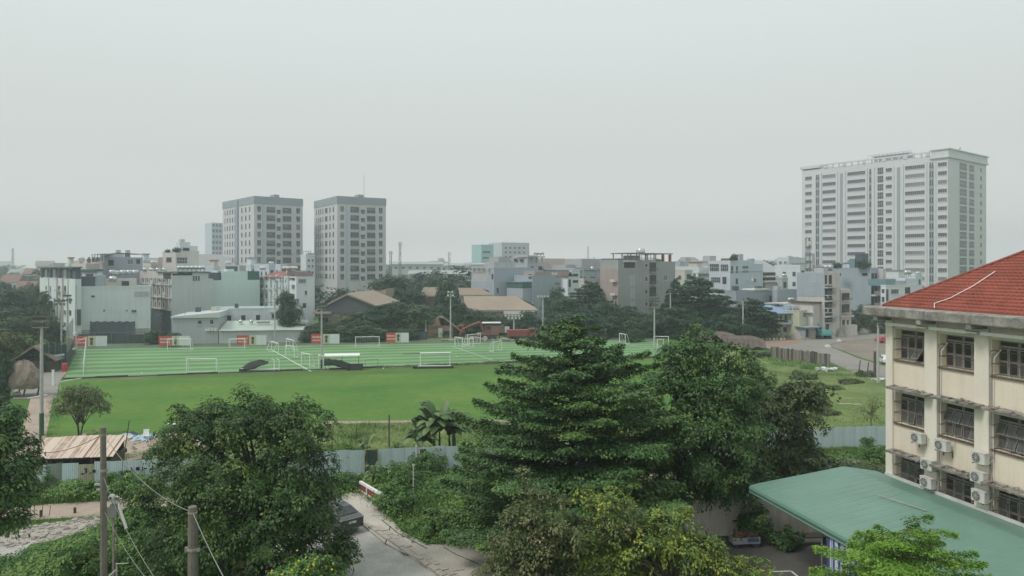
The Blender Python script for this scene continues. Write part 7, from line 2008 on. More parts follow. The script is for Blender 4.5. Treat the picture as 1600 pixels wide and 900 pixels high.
# tanks and clutter on the left roofs
for i, (px, py, d, w_) in enumerate(((176, 424, 186, 'blank white house, leftmost of the shiny row'), (184, 425, 187, 'blank white house, second of the shiny row'), (193, 424, 187, 'blank white house, third of the shiny row'), (203, 424, 188, 'blank white house, fourth of the shiny row'), (212, 424, 188, 'blank white house, last of the shiny row'))):
    t_ = tank(px, d, wz(py + 7, d), 'stainless water tank behind the ' + w_, R(60), .9)
TS = 'stainless rooftop water tank above the grey green end wall, '
for i, (px, q) in enumerate(((282, 'leftmost of six'), (289, 'second from left of six'), (296, 'third from left of six'), (303, 'third from right of six'), (310, 'second from right of six'), (316, 'rightmost of six'))): tank(px, 196, wz(423.5, 196), TS + q, R(30), .85)
for i, (px, q) in enumerate(((227, 'leftmost of four'), (237, 'second of four from left'), (247, 'third of four from left'), (257, 'rightmost of four'))): tank(px, 205, wz(426, 205), 'stainless tank along the terrace roof edge above the street face, ' + q, R(80), .8)
for i, (px, q) in enumerate(((411, 'left end'), (446, 'middle left'), (452, 'middle right'), (461, 'right end'))): tank(px, 205, wz(424, 205), 'stainless tank on the narrow white street houses, ' + q + ' of their roofs', R(20), .85)

# ---------------------------------------------------------------- brown roofed warehouses in the trees
def barn(label, pts, d, ridge, wallm=PINKB, roofm=ROOFB, group='brown roofed warehouses'):
    """pts: eave left px, eave right px, ridge left px, ridge right px, eave py, ridge py"""
    el, er, rl, rr_, ye, yr = pts
    X0, X1 = wx(el, d), wx(er, d); Z0 = wz(ye, d); d2 = d + ridge; Z1 = wz(yr, d2)
    t = thing('warehouse', label, 'warehouse', (X0, d, 0), 0, group)
    n = 26; w = X1 - X0; r0, r1 = wx(rl, d2) - X0, wx(rr_, d2) - X0
    mb = MB()
    for i in range(n):
        a_, b_ = i / n, (i + 1) / n
        A = (w * a_, 0, Z0); Bq = (w * b_, 0, Z0); C_ = (r0 + (r1 - r0) * b_, ridge, Z1); D_ = (r0 + (r1 - r0) * a_, ridge, Z1)
        m1 = (w * (a_ + .3 / n), 0, Z0 + .12); m2 = (r0 + (r1 - r0) * (a_ + .3 / n), ridge, Z1 + .12)
        mb.quad(A, m1, m2, D_); mb.quad(m1, Bq, C_, m2)
    mb.quad((r0, ridge, Z1), (r1, ridge, Z1), (w, 2 * ridge, Z0), (0, 2 * ridge, Z0))
    mb.build('roof', roofm, t)
    MB().box(.4, .5, 0, w - .4, 2 * ridge - .5, Z0 - .15).build('wall', wallm, t)
    mb = MB().add([(.4, .5, Z0 - .15), (.4, 2 * ridge - .5, Z0 - .15), (r0 + .4, ridge, Z1 - .2)], [(0, 1, 2)]).add([(w - .4, .5, Z0 - .15), (w - .4, 2 * ridge - .5, Z0 - .15), (r1 - .4, ridge, Z1 - .2)], [(0, 2, 1)])
    mb.build('gable', wallm, t)
    MB().box(-.1, -.12, Z0 - .35, w + .1, -.02, Z0 - .02).build('gutter', WFD, t)
    return t
t = barn('widest brown roofed warehouse, before the grey houses in the middle', (728, 842, 724, 808, 485, 463), 205, 12)
MB().box(1, .2, wz(498, 205), 16, .48, wz(490, 205)).build('lower_lean_to', ROOFB, t); MB().box(10.5, -.3, wz(491, 205), 19, .1, wz(486, 205)).build('white_fascia', WHITE_SLAB, t)
barn('smaller brown roofed warehouse behind the widest one', (718, 770, 716, 752, 461, 450), 235, 9)
barn('brown roofed warehouse half hidden in the trees right of the right twin tower', (655, 705, 662, 698, 462, 449), 228, 8, TILEBR)
# gable ended warehouse on the left of the trees
d = 186
gw = thing('warehouse', 'warehouse with a low pitched brown roof and dark gable just left of the trees', 'warehouse', (wx(492, d), d, 0), R(-4), 'brown roofed warehouses')
w = wx(590, d) - wx(492, d); ze_ = wz(486, d); zr = wz(458, d)
MB().extr_y([(0, ze_ + .2), (w * .52, zr), (w, wz(477, d)), (w, wz(478, d) - .2), (w * .52, zr - .5), (0, ze_ - .2)], 0, 26).build('roof', ROOFB, gw)
MB().add([(.5, .6, ze_ - .2), (w * .52, .6, zr - .5), (w - .4, .6, wz(478, d) - .2), (w - .4, .6, ze_ - 2)], [(0, 3, 2, 1)]).build('gable', mat('dark_gable', (.10, .11, .115), .9, .15), gw)
MB().box(.5, .7, 0, w - .5, 25.5, ze_ - .25).build('wall', PINKB, gw); MB().box(-.4, -1.2, wz(490, d), w * .28, .55, wz(487, d)).build('awning', PINKB, gw)
MB().box(.8, .62, 0, 3.2, .69, 4.2).build('door', DARKO, gw)
MB().hexa([(0, 26, ze_), (w * .75, 26, ze_), (w * .75, 40, ze_), (0, 40, ze_), (0, 26, ze_ + .5), (w * .75, 26, zr + .4), (w * .75, 40, zr + .4), (0, 40, ze_ + 3.3)]).build('rear_roof', ROOFB, gw)

# ---------------------------------------------------------------- centre: grey houses
B11 = Bld('house', 'dark grey house with open windowed top floor, left of the central grey group', 768, 248, 440, BLUEG, 736, 783, 40, cap=20, parapet=0)
B11.roofbox('L', 737, 766, 414.5, GREYB, 'top_floor', 6, .1); B11.wins('L', [(739, 744), (746, 751), (753, 758)], [(418, 425)], 'window_curtained'); B11.box(-.3, -.3, wz(414.5, 248) + .3, B11.W, 15, wz(412.5, 248) + .4, WHITEW, 'roof_slab')
B12 = Bld('house', 'plain blue grey gable house in the middle of the central grey group', 772, 238, 420, BLUEG, 766, 838, 25, cap=12, parapet=.4)
B12.win('R', 767.5, 771, 428, 437); B12.roofbox('R', 778, 812, 409, GREYB, 'stepped_storey', 8, 3); B12.win('R', 828, 836, 429, 435, 'opening')
for a_ in ((784, 790, 411, 416), (796, 803, 411, 416)): pass
B12.win('R', 776, 779, 450, 458, 'slit')
B12b = Bld('house', 'grey house with a green sheeted lean-to and pinkish flat top in the centre', 832, 232, 432, BLUEG, 803, 877, 35, cap=16, parapet=.4)
s0, s1 = 0, B12b.s_on(B12b.b, 805)
B12b.box(-3.5, .5, wz(450, 232), -.02, s1, wz(441.5, 232), SHADEG, 'green_lean_to'); B12b.box(-3.9, .2, wz(441.4, 232), .1, s1 + .3, wz(440, 232), GLASSB, 'lean_to_roof'); B12b.box(-3.4, .6, 0, -.03, s1 - .1, wz(450.2, 232), BLUEG, 'lean_to_wall')
B12b.roofbox('R', 838, 864, 424, PINKB, 'pink_storey', 6, .8); B12b.win('R', 867, 875, 440, 447, 'window_curtained'); B12b.win('L', 826, 831, 428, 436, 'opening')
B12c = Bld('house', 'grey house with roof pillars and steps of terraces behind the plain gable house', 824, 262, 412, GREYB, 795, 858, 40, cap=20, parapet=.3)
mb = MB()
for s_ in (0.2, 2.6, 5.0, 7.4): mb.box(s_, .2, B12c.h, s_ + .45, .65, wz(402, 262))
mb.box(0, 0, wz(402, 262), 8.5, 6, wz(400, 262)); mb.build('roof_pillars', GREYB, B12c.o)
B12c.roofbox('L', 800, 822, 399, GREYB, 'top_room', 5, .5); B12c.wins('L', [(803, 808), (812, 817)], [(404, 409), (418, 424)], 'opening'); B12c.wins('R', [(829, 834), (841, 847)], [(416, 422)], 'opening')
for i, (px, q) in enumerate(((837, 'left'), (842, 'middle'), (847, 'right'))): tank(px, 262, wz(399.5, 262), 'small dark tank on the pillared roof in the centre, ' + q + ' of three', R(10), .8)
B13a = Bld('house', 'narrow white house with a pointed brown gable rising from the central trees', 887, 225, 432, WHITEW, 879, 893, 30, cap=6, parapet=0)
MB().extr_y([(-.3, B13a.h), (B13a.W * .5, wz(424, 225)), (B13a.W + .3, B13a.h + .2), (B13a.W + .3, B13a.h), (B13a.W * .5, wz(425, 225)), (-.3, B13a.h - .3)], -.4, 6).build('gable_roof', TILEBR, B13a.o); B13a.wins('R', [(888.5, 892)], [(437, 448)], 'slit')
B13b = Bld('house', 'white flat house with dark bands behind the pointed gable house', 893, 245, 424, WHITEW, 889, 906, 30, cap=10, parapet=.4); B13b.wins('R', [(895, 903)], [(428, 432), (438, 442)], 'opening')
B13c = Bld('house', 'low pale pinkish houses left of the large grey apartment house', 912, 215, 438, PINKW, 905, 948, 30, cap=8, parapet=.6); B13c.wins('R', [(922, 926), (931, 935)], [(441, 446)], 'opening')
mb = MB()
for s_ in range(4): mb.box(s_ * 2.2, .2, B13c.h, s_ * 2.2 + .2, .4, wz(422, 215))
mb.box(0, .1, wz(422, 215), 7.5, 4, wz(421, 215)); mb.build('roof_frame', GREYB, B13c.o)
tank(925, 222, wz(424, 222), 'upright dark tank on the low pinkish houses', R(90), .9)
# big grey apartment house
A = Bld('apartment_house', 'large grey apartment house with a tank and pergola on its roof, right of centre', 966, 200, 410, GREYD, 938, 1055, 34, cap=16, cat='apartment house', parapet=.3)
A.box(-.06, .05, 6, -.003, A.D, wz(420, 200), PINKB, 'pink_side_wall'); 
A.box(0, .0, A.h + .301, A.W * .60, 8, wz(406, 200), GREYD, 'roof_storey')
A.win('R', 975, 992, 410, 418.5, 'opening'); s0, s1 = A.s_on(A.a, 974), A.s_on(A.a, 993); A.box(s0, -.5, A.z('R', s0, 410) + .15, s1, -.003, A.z('R', s0, 410) + .4, WHITE_SLAB, 'window_hood')
for y0, y1 in ((412, 418), (432, 439.5), (452, 459.5), (472, 478.5)): A.win('R', 1007.5, 1012, y0, y1, 'window')
for y0, y1 in ((410, 425), (430, 445), (449, 464), (468, 480)): A.win('R', 1015, 1025, y0, y1, 'railbalcony')
for y0, y1 in ((430, 447), (451, 468), (471, 487)): 
    s0, s1 = A.s_on(A.a, 984), A.s_on(A.a, 992); A.box(s0, -.035, A.z('R', s0, y1), s1, -.003, A.z('R', s0, y0), GREYB, 'patched_panel')
A.win('R', 1036, 1043, 430, 438, 'window_curtained')
for y0, y1 in ((430, 440), (452, 461)): A.win('L', 958, 964, y0, y1, 'balcony'); A.win('L', 949, 951, y0 + 4, y1 + 1, 'slit')
A.win('R', 1003, 1006, 491, 493.5, 'slit')
zr = wz(396, 200)
mb = MB(); s0, s1 = A.s_on(A.a, 983), A.s_on(A.a, 1050)
for i in range(6): s_ = s0 + (s1 - s0) * i / 5; mb.box(s_, .5, A.h, s_ + .22, .72, zr).box(s_, 6.5, A.h, s_ + .22, 6.72, zr)
mb.box(s0 - .5, .2, zr, s1 + .6, 7, zr + .25); mb.build('pergola', STEEL, A.o)
s0, s1 = A.s_on(A.a, 1034), A.s_on(A.a, 1055)
for px in (1037, 1048): s_ = A.s_on(A.a, px); A.box(s_, .3, A.h, s_ + .6, .9, zr - .1, TILED, 'red_pillar')
A.box(A.s_on(A.a, 1033), .1, zr - 2.4, A.W + .4, 4, zr - 2.1, GREYB, 'upper_slab')
A.roofbox('R', 997, 1008, 399, GREYB, 'stair_room', 4, 2.0, A.h + .3)
big = thing('round_water_tank', 'large round steel water tank on the roof of the grey apartment house', 'water tank', (wx(1001, 203), 203, wz(397, 203)))
MB().lathe([(1.1, 0), (1.2, .25), (1.2, 1.3), (.9, 1.6), (.1, 1.7)], 16).build('drum', STEELT, big, smooth=True); MB().lathe([(1.22, .4), (1.24, .45), (1.22, .5)], 16).build('hoop', WFD, big)
s0, s1 = sorted((A.s_on(A.b, 936), A.s_on(A.b, 950))); A.box(.3, A.D - 6, A.h, 4, A.D - .2, wz(404, 208), SHADEB, 'left_roof_hut')
mb = MB()
for i in range(4): mb.box(.3, 1 + i * 2.2, A.h, .5, 1.2 + i * 2.2, wz(405, 203))
mb.box(.1, .8, wz(405, 203), 3, 9, wz(404, 203)); mb.build('left_roof_frame', GREYB, A.o)
# far teal and white blocks
C1 = Bld('hospital_block', 'distant teal block beside a white one on the skyline in the centre', 752, 460, 384, mat('pale_teal_wall', (.36, .54, .53), .6, .05), 737, 771, 40, cap=24, parapet=.8, cat='office block')
for i in range(6): C1.put('R', window_mesh(6, 1.4, 'strip'), 1.2, 7.2, 8 + i * 3.6)
C2 = Bld('hospital_block', 'distant white block with a few windows on the skyline in the centre', 784, 475, 380.5, mat('far_white_block', (.52, .55, .55), .9, .04), 764, 827, 30, cap=24, parapet=.8, cat='office block')
for i in range(4):
    for px in (789, 796, 803, 810, 817): C2.win('R', px, px + 3, 386 + i * 7, 388.5 + i * 7, 'slit')

# ---------------------------------------------------------------- right: villa, yellow house, half built house
V = Bld('villa', 'bluish white villa with glass balconies, right of the dark tiered trees', 1141, 215, 412, BLUEW, 1108, 1192, 36, cap=13, parapet=0)
s1 = V.s_on(V.a, 1180)
V.box(0, .0, V.h + .001, V.s_on(V.a, 1178), 8, wz(407, 215), BLUEW, 'top_storey')
V.box(-.2, -.2, wz(424, 215), V.W + .2, -.003, wz(423, 215), BLUEW, 'floor_ledge')
V.win('L', 1109, 1124, 412, 424, 'strip', 'glass_balcony'); V.win('L', 1126, 1138, 413, 424, 'strip', 'glass_balcony'); V.wins('L', [(1111, 1126)], [(433, 442)], 'strip'); V.win('L', 1129, 1135, 433, 444, 'opening')
for a_ in ((1142, 1145.5, 416, 426), (1150, 1153, 416, 426)): V.win('R', *a_, 'slit')
V.wins('R', [(1160, 1169)], [(415, 420), (422, 426)], 'strip'); V.win('R', 1149.5, 1153, 435, 444, 'slit'); V.win('R', 1177.5, 1181, 435.5, 441)
V.box(V.s_on(V.a, 1162), 1.5, wz(407, 215), V.s_on(V.a, 1168), 2.6, wz(396.5, 215), GREYB, 'chimney'); V.box(V.s_on(V.a, 1144), 1, wz(407, 215), V.s_on(V.a, 1158), 4, wz(403.5, 215), TILEBR, 'roof_clutter')
MB().lathe([(.4, 0), (.5, .3), (.2, .8), (.05, 1.6)], 8, (V.s_on(V.a, 1169), -1.5, wz(441, 212))).build('garden_finial', PINKW, V.o)
Vb = Bld('annex', 'grey annex with a pale roof edge below the bluish villa', 1150, 198, 456, BLUEG, 1132, 1212, 30, cap=8, parapet=.3)
Vb.win('R', 1202, 1206, 462, 470, 'slit'); Vb.box(Vb.s_on(Vb.a, 1177), -.4, Vb.h + .3, Vb.W * .8, 4, Vb.h + .7, WHITE_SLAB, 'roof_edge')
Vc = Bld('house', 'small house with stacked white eaves between the villa and the far trees', 1196, 225, 441, GREYB, 1191, 1214, 40, cap=8, parapet=0)
for i in range(2): Vc.box(-.8 + .5 * i, -.8 + .5 * i, Vc.h + .001 + 1.5 * i, Vc.W + .8 - .5 * i, 7, Vc.h + .5 + 1.5 * i, WHITE_SLAB, 'white_eave'); Vc.box(.3, .3, Vc.h + .5 + 1.5 * i, Vc.W - .3, 6, Vc.h + 1.5 + 1.5 * i, DARKO, 'dark_gap')
Vd = Bld('house', 'grey flat roofed house with clutter between the annex and the half built house', 1214, 200, 456, BLUEG, 1207, 1246, 35, cap=8, parapet=.6)
Vd.box(1, .5, Vd.h + .3, 2.5, 2, Vd.h + 1.5, GREYB, 'roof_box')
Y = Bld('yellow_house', 'pale yellow house with a blue sheet roof awning and balcony by the far road', 1249, 176, 487, YELW, None, 1265, 40, dl=9, cat='house', parapet=.3)
Y.win('R', 1254.5, 1259, 488, 496)
Yb = Bld('house', 'two storey house under a blue sheet roof left of the pale yellow one', 1210, 178, 490, YELW, None, 1250, 10, dl=8, cat='house', parapet=0)
MB().hexa([(-1.5, -1.6, Yb.h), (Yb.W + .1, -1.6, Yb.h), (Yb.W + .1, 6, Yb.h + 1.6), (-.5, 6, Yb.h + 1.6), (-1.5, -1.6, Yb.h + .15), (Yb.W + .1, -1.6, Yb.h + .15), (Yb.W + .1, 6, Yb.h + 1.8), (-.5, 6, Yb.h + 1.8)]).build('blue_roof', ROOFBL, Yb.o)
Yb.box(0, -1.4, wz(506.5, 178), Yb.W, -.003, wz(505, 178), BLUEG, 'balcony_slab'); Yb.box(0, -1.4, wz(505, 178), Yb.W, -1.3, wz(500, 178), BLUEG, 'balcony_wall')
Yb.wins('R', [(1214, 1222), (1226, 1230), (1235, 1243)], [(491.5, 504)], 'opening'); Yb.wins('R', [(1214, 1219), (1224, 1231)], [(511, 519)], 'opening'); Yb.win('R', 1235, 1242, 509, 523, 'opening', 'door')
for px in (1211, 1232, 1246): s_ = Yb.s_on(Yb.a, px); Yb.box(s_, -1.4, 0, s_ + .35, -1.05, Yb.h, YELW, 'column')
Yc = Bld('house', 'low pinkish roofed houses behind the blue sheet roof', 1225, 190, 478, PINKB, 1212, 1262, 30, cap=7, parapet=.3)
Yc.box(-.5, -.5, Yc.h + .3, Yc.W, 6, Yc.h + .6, PINKW, 'flat_roof'); tank(1236, 190, wz(474, 190), 'grey tank lying on the low pinkish roofed houses', R(15), .9)
K = Bld('kiosk', 'small kiosk with an awning between the yellow house and the teal excavator', 1258, 174, 512, BLUEG, None, 1273, 20, dl=4, cat='kiosk', parapet=0)
K.box(-.6, -1.2, K.h + .001, K.W + .5, 3, K.h + .25, mat('greenish_awning', (.27, .32, .31), .7, .1), 'awning'); K.win('R', 1259, 1263, 513.5, 527, 'opening', 'door'); K.box(K.W * .45, -.25, 0, K.W, -.003, 2.2, PINKB, 'brick_counter')
t = thing('potted_bushes', 'cluster of pale flowering pots before the blue roofed house', 'plants', (wx(1205, 172), 172, 0))
P_ = np.random.default_rng(2).normal(size=(500, 3)) * np.array([2.6, .6, .5]) + np.array([0, 0, .8]); inst('foliage', leaf_mesh('foliage', P_, np.random.default_rng(3).normal(size=(500, 3)) + np.array([0, -.5, .5]), np.full(500, .35), np.random.default_rng(4).random(500), LF_OLIVE), t)
mb = MB()
for i in range(8): mb.lathe([(.2, 0), (.3, .5), (.32, .55)], 8, (-3 + i * .85, .3 * (i % 2) - .6, 0))
mb.build('pots', WHITE_SLAB, t)
# half built house
U = Bld('half_built_house', 'tall narrow half built grey house with open bays behind the teal excavator', 1288, 178, 426, PINKW, 1245, 1312, 36, cap=9.5, parapet=0, cat='house')
U.box(-.05, 0.0, wz(464, 178), -.003, U.D, U.h, BLUEG, 'blank_side_wall')
U.win('L', 1270, 1274, 432, 440); U.win('L', 1281, 1285, 430, 439, 'opening')
for y0, y1 in ((430, 444), (450, 466), (472, 488)): U.wins('R', [(1288.8, 1292), (1295, 1299.5)], [(y0, y1)], 'opening')
for y0, y1 in ((447, 450), (467, 471), (490, 495)):
    z0, z1 = wz(y1, 180), wz(y0, 180); U.box(-.3, -1.0, z0, U.W * .75, -.003, z0 + .3, GREYB, 'floor_slab')
for y0 in (446, 466, 489): z0 = wz(y0, 180); U.put('R', window_mesh(3.2, 2.3, 'railbalcony'), .3, 3.5, z0 - 2.3)
U.box(-3.2, 1.0, 0, -.06, U.D - .5, wz(474, 178), PINKW, 'front_extension'); U.box(-3.6, .6, wz(474, 178) + .001, .1, U.D, wz(473, 178) + .2, WOOD, 'extension_roof'); U.wins('R', [(1290, 1295)], [(500, 524)], 'opening', 'door')
U.box(-3.9, .4, wz(489, 177), -3.2, U.D - 1, wz(487.5, 177), GREYB, 'ledge')
U.box(.5, .5, U.h, 2.5, 3, U.h + 1.2, GREYB, 'roof_box')
tank(1289, 182, wz(422.5, 182), 'dark round tank on the half built house, left of two', R(90), .8); tank(1296, 182, wz(422.5, 182), 'dark round tank on the half built house, right of two', R(90), .8)
U2 = Bld('half_built_house', 'raw half built house with curved balconies, right of the tall narrow one', 1314, 182, 452, PINKW, 1300, 1330, 36, cap=6, parapet=0, cat='house')
for y0, y1 in ((458, 470), (476, 489)): U2.win('R', 1315, 1327, y0, y1, 'railbalcony')
U2.wins('R', [(1316, 1320), (1323, 1326)], [(500, 510)], 'opening'); U2.box(-.4, -.6, wz(496, 182), U2.W + .3, -.003, wz(493, 182), PINKW, 'ledge')
for i, y_ in enumerate((434, 455, 476, 493)):
    U2.box(-2.8, 1.0, wz(y_ + 6, 182), -.02, 4.5, wz(y_, 182), (PINKW, GREYB, WHITEW, GREYB)[i], 'stacked_balcony'); U2.box(-2.4, 1.4, wz(y_ + 13, 182), -.03, 4.2, wz(y_ + 6.1, 182), DARKO if i % 2 else PINKW, 'balcony_back')
U2.box(-2.9, .9, 0, -.025, 4.6, wz(507, 182), GREYB, 'base_storey')
U2.box(U2.W * .1, -1.6, 0, U2.W, -.01, wz(508, 182), PINKW, 'porch')
# long blank grey blue block with balconies on the right
L_ = Bld('apartment_house', 'long blank grey blue block with stacked balconies on its right face and a roof garden', 1361, 205, 420, BLUEG, 1301, 1376, 40, cap=20, cat='apartment house', parapet=.3)
L_.win('L', 1303, 1314, 426.5, 431, 'opening'); L_.win('L', 1347, 1355.5, 426.5, 431, 'opening')
for y0, y1 in ((427, 441), (446, 460), (464, 478), (482, 496)): L_.win('R', 1361.5, 1370, y0, y1, 'balcony')
for y0 in (443, 461, 479): L_.box(0, -1.5, wz(y0 + 1.5, 205), L_.W + .3, -.003, wz(y0, 205), PINKW, 'balcony_ledge')
L_.box(L_.W * .7, -1.4, 6, L_.W, -.004, L_.h, PINKW, 'balcony_wall')
L_.roofbox('L', 1326, 1334, 404, GLASSB, 'stair_tower', 4, .5); L_.roofbox('L', 1333, 1344, 396, SHADEB, 'roof_kiosk', 4, 1.2, L_.h + .3)
mb = MB().hexa([(1.0, 6, wz(410, 205)), (4, 6, wz(410, 205)), (4, 11, wz(414, 205)), (1, 11, wz(414, 205)), (1, 6, wz(408, 205)), (4, 6, wz(408, 205)), (4, 11, wz(413, 205)), (1, 11, wz(413, 205))]); mb.build('blue_awning', ROOFBL, L_.o)
L2 = Bld('house', 'white house with a pale green roof room just left of the red tiled roof', 1384, 192, 447, WHITEW, 1376, 1436, 30, cap=10, parapet=.3)
L2.roofbox('R', 1386, 1402, 436, GLASSB, 'green_roof_room', 5, .4); L2.roofbox('R', 1401, 1418, 439, GREYB, 'grey_roof_room', 5, .3); L2.roofbox('R', 1419, 1440, 435, BLUEW, 'blue_roof_room', 5, .8)
L2.win('R', 1392, 1404, 451.5, 459.5, 'window'); L2.win('R', 1414, 1422, 449, 459, 'opening'); L2.wins('L', [(1378, 1382)], [(452, 458), (464, 472)], 'opening'); L2.win('R', 1384.5, 1388, 452, 470, 'slit')
tank(1418, 196, wz(432, 196), 'shiny round tank above the white house left of the red tiled roof', R(10), 1.0)
D1 = Bld('house', 'pale stepped house before the far trees left of the white slab tower', 1232, 300, 404, WHITEW, 1214, 1258, 36, cap=14, parapet=.5)
D1.box(-.4, -.4, wz(412, 300), D1.W, -.01, wz(410.5, 300), GREYB, 'ledge'); D1.roofbox('R', 1236, 1252, 401, WHITEW, 'top_room', 5, 1); D1.wins('R', [(1235, 1238), (1244, 1248)], [(415, 420)], 'opening'); D1.wins('L', [(1217, 1222), (1225, 1230)], [(408, 413)], 'window_curtained')
# narrow townhouses rising behind the front rows
for i, (px, w_, yt, d, m_, lb) in enumerate(((108, 10, 416, 232, WHITEW, 'narrow white townhouse top just behind the dark top floor row'), (124, 9, 409, 246, PINKW, 'narrow pinkish townhouse top left of the open roof frame'), (206, 9, 413, 214, WHITEW, 'narrow white townhouse right of the gabled top room'), (224, 12, 409, 252, GREYG, 'grey green townhouse top left of the roof garden house'), (236, 9, 416, 226, PINKW, 'pinkish townhouse top at the foot of the roof garden house'), (318, 11, 417, 240, WHITEW, 'white townhouse top right of the roof garden house'), (334, 10, 420, 232, BLUEW, 'bluish townhouse top below the pale blue glass tower'), (352, 12, 416, 244, PINKW, 'pinkish townhouse top at the foot of the left twin tower'), (374, 10, 419, 226, GREYB, 'grey townhouse top behind the stepped pale green gable'), (392, 11, 416, 238, WHITEW, 'white townhouse top behind the green roof room'), (420, 10, 417, 230, BLUEW, 'bluish townhouse top behind the red roof of the street houses'), (438, 11, 415, 236, WHITEW, 'white townhouse top behind the narrow street houses'), (756, 10, 426, 300, GREYB, 'grey townhouse left of the plain gable house'), (846, 11, 420, 285, WHITEW, 'white townhouse right of the pillared roof'), (862, 9, 424, 270, PINKW, 'pinkish townhouse left of the pointed gable house'), (906, 10, 421, 268, GREYB, 'grey townhouse behind the low pale pinkish houses'), (924, 9, 417, 276, WHITEW, 'white townhouse left of the grey apartment house roof'), (1070, 12, 424, 262, PINKW, 'pinkish townhouse right of the grey apartment house'), (1092, 10, 421, 280, WHITEW, 'white townhouse left of the bluish villa'), (1222, 9, 436, 240, GREYB, 'grey townhouse before the far trees right of the villa'), (1250, 9, 418, 250, WHITEW, 'white townhouse left of the radio mast'), (1408, 10, 436, 230, PINKW, 'pinkish townhouse behind the white house by the red roof'), (1430, 11, 432, 250, WHITEW, 'white townhouse just above the red tiled roof edge'))):
    N_ = Bld('townhouse', lb, px, d, yt, m_, None, px + w_, 38 + i % 3 * 4, dl=9 + i % 4 * 2, group='narrow townhouses behind the front rows', cat='house', parapet=.5 if i % 2 else .9)
    for f in range(3):
        z = N_.h - 2.9 - 3.4 * f; k = rnd.choice(['balcony', 'window', 'railbalcony', 'opening'])
        N_.put('R', window_mesh(N_.W * .5, 1.9, k), N_.W * .25, N_.W * .75, z)
        for q in range(2): N_.put('L', window_mesh(1.1, 1.4, 'slit'), 1.5 + q * 3.4, 2.6 + q * 3.4, z)
    if i % 3 == 0: N_.box(.4, 1.0, N_.h, N_.W - .4, 5, N_.h + 2.6, [PINKW, WHITEW, GREYB][i % 2], 'roof_room'); N_.box(.1, .6, N_.h + 2.601, N_.W - .1, 5.4, N_.h + 2.85, TILED if i % 6 == 0 else WFD, 'roof')
    if i % 3 == 1: tank(px + w_ * .4, d + 3, N_.h + .2, 'stainless tank on the ' + lb, R(20), .9)
# telecom mast on the half built house
def lattice(px, d, zb, yt, label, w=1.0, heads=True, base=None, group='radio masts on the skyline'):
    x = wx(px, d); h = wz(yt, d) - zb
    t = thing('radio_mast', label, 'radio mast', (x, d, zb), 0, group)
    mb = MB(); n = max(4, int(h / (w * 1.6)))
    for sx_, sy_ in ((-1, -1), (1, -1), (1, 1), (-1, 1)): mb.tube([(sx_ * w / 2, sy_ * w / 2, 0), (sx_ * w * .3, sy_ * w * .3, h)], .07 * w + .02, 4)
    for i in range(n):
        z0, z1 = h * i / n, h * (i + 1) / n; k0_, k1_ = w * (.5 - .2 * i / n), w * (.5 - .2 * (i + 1) / n); s_ = 1 if i % 2 else -1
        mb.tube([(-k0_ * s_, -k0_, z0), (k1_ * s_, -k1_, z1)], .04 * w + .01, 3, cap=False).tube([(k0_, -k0_ * s_, z0), (k1_, k1_ * s_, z1)], .04 * w + .01, 3, cap=False)
    mb.build('lattice', STEEL, t)
    if heads:
        for k in range(3):
            a_ = k * 2.1; MB().box(w * .8 * math.cos(a_) - .15, w * .8 * math.sin(a_) - .1, h - 2.2, w * .8 * math.cos(a_) + .15, w * .8 * math.sin(a_) + .1, h - .2).build('antenna', WHITE_SLAB, t)
        MB().lathe([(.1, -.15), (.6, 0), (.1, .1)], 10, (0, -w * .6, h * .82), 0, 'y').build('dish', WHITE_SLAB, t)
    return t
lattice(1262.5, 186, wz(424, 186), 371, 'grey radio mast with antennas standing on the half built house', 1.0)
lattice(610.5, 400, 0, 392, 'radio mast right of the twin towers, the lower of two', 1.4)
lattice(625, 360, 0, 378, 'radio mast right of the twin towers, the taller of two', 1.2)
lattice(702, 520, 0, 394, 'red white radio mast on the hazy skyline in the centre left', 1.6)
lattice(919, 560, 0, 385, 'thin radio mast on the hazy skyline left of the grey apartment house', 1.2, False)
lattice(20, 620, 0, 388, 'faint radio mast on the hazy skyline at the far left', 1.6, False)
lattice(928, 600, 0, 402, 'short faint radio mast right of the thin one on the skyline', 1.2, False)
lattice(1271, 192, wz(424, 192), 396, 'short pole mast beside the grey radio mast on the half built house', .5, False)
# distant low red roofed houses at the far left
for i, (xa, xb, yt, d, m_, lb) in enumerate(((0, 24, 441, 300, WHITEW, 'pale house with a red pitched roof at the far left edge'), (24, 48, 452, 290, PINKW, 'low house with a brown pitched roof behind the left trees'), (36, 50, 428, 420, PINKW, 'hazy house with a reddish roof behind the left trees'), (12, 34, 428, 470, GREYB, 'hazy grey house with a pointed roof on the far left skyline'))):
    t = thing('house', lb, 'house', (wx(xa, d), d, 0), R(12)); w = wx(xb, d) - wx(xa, d); z = wz(yt, d)
    MB().box(0, 0, 0, w, 9, z).build('wall', m_, t)
    MB().extr_x([(-.6, z), (4.5, z + 3.2), (9.6, z), (4.5, z - .2)], -.5, w + .5).build('roof', mat('faded_red_tiles', (.22, .14, .12), .9, .15, .6) if i != 3 else GREYD, t)
    for k in range(3): MB().box(w * (.2 + .28 * k), -.05, z - 2.6, w * (.2 + .28 * k) + 1.1, -.003, z - 1.2).build('window', WGL, t)
# ================================================================== TREES BETWEEN PITCH AND TOWN
LF_MID = leaf_mat('far_dark_leaves', [(0.0, (0.015, 0.040, 0.020)), (0.5, (0.032, 0.078, 0.036)), (0.85, (0.058, 0.12, 0.048)), (1.0, (0.09, 0.135, 0.05))])
LF_MIDL = leaf_mat('far_lighter_leaves', [(0.0, (0.022, 0.048, 0.020)), (0.5, (0.048, 0.092, 0.034)), (0.85, (0.085, 0.135, 0.045)), (1.0, (0.12, 0.16, 0.06))])
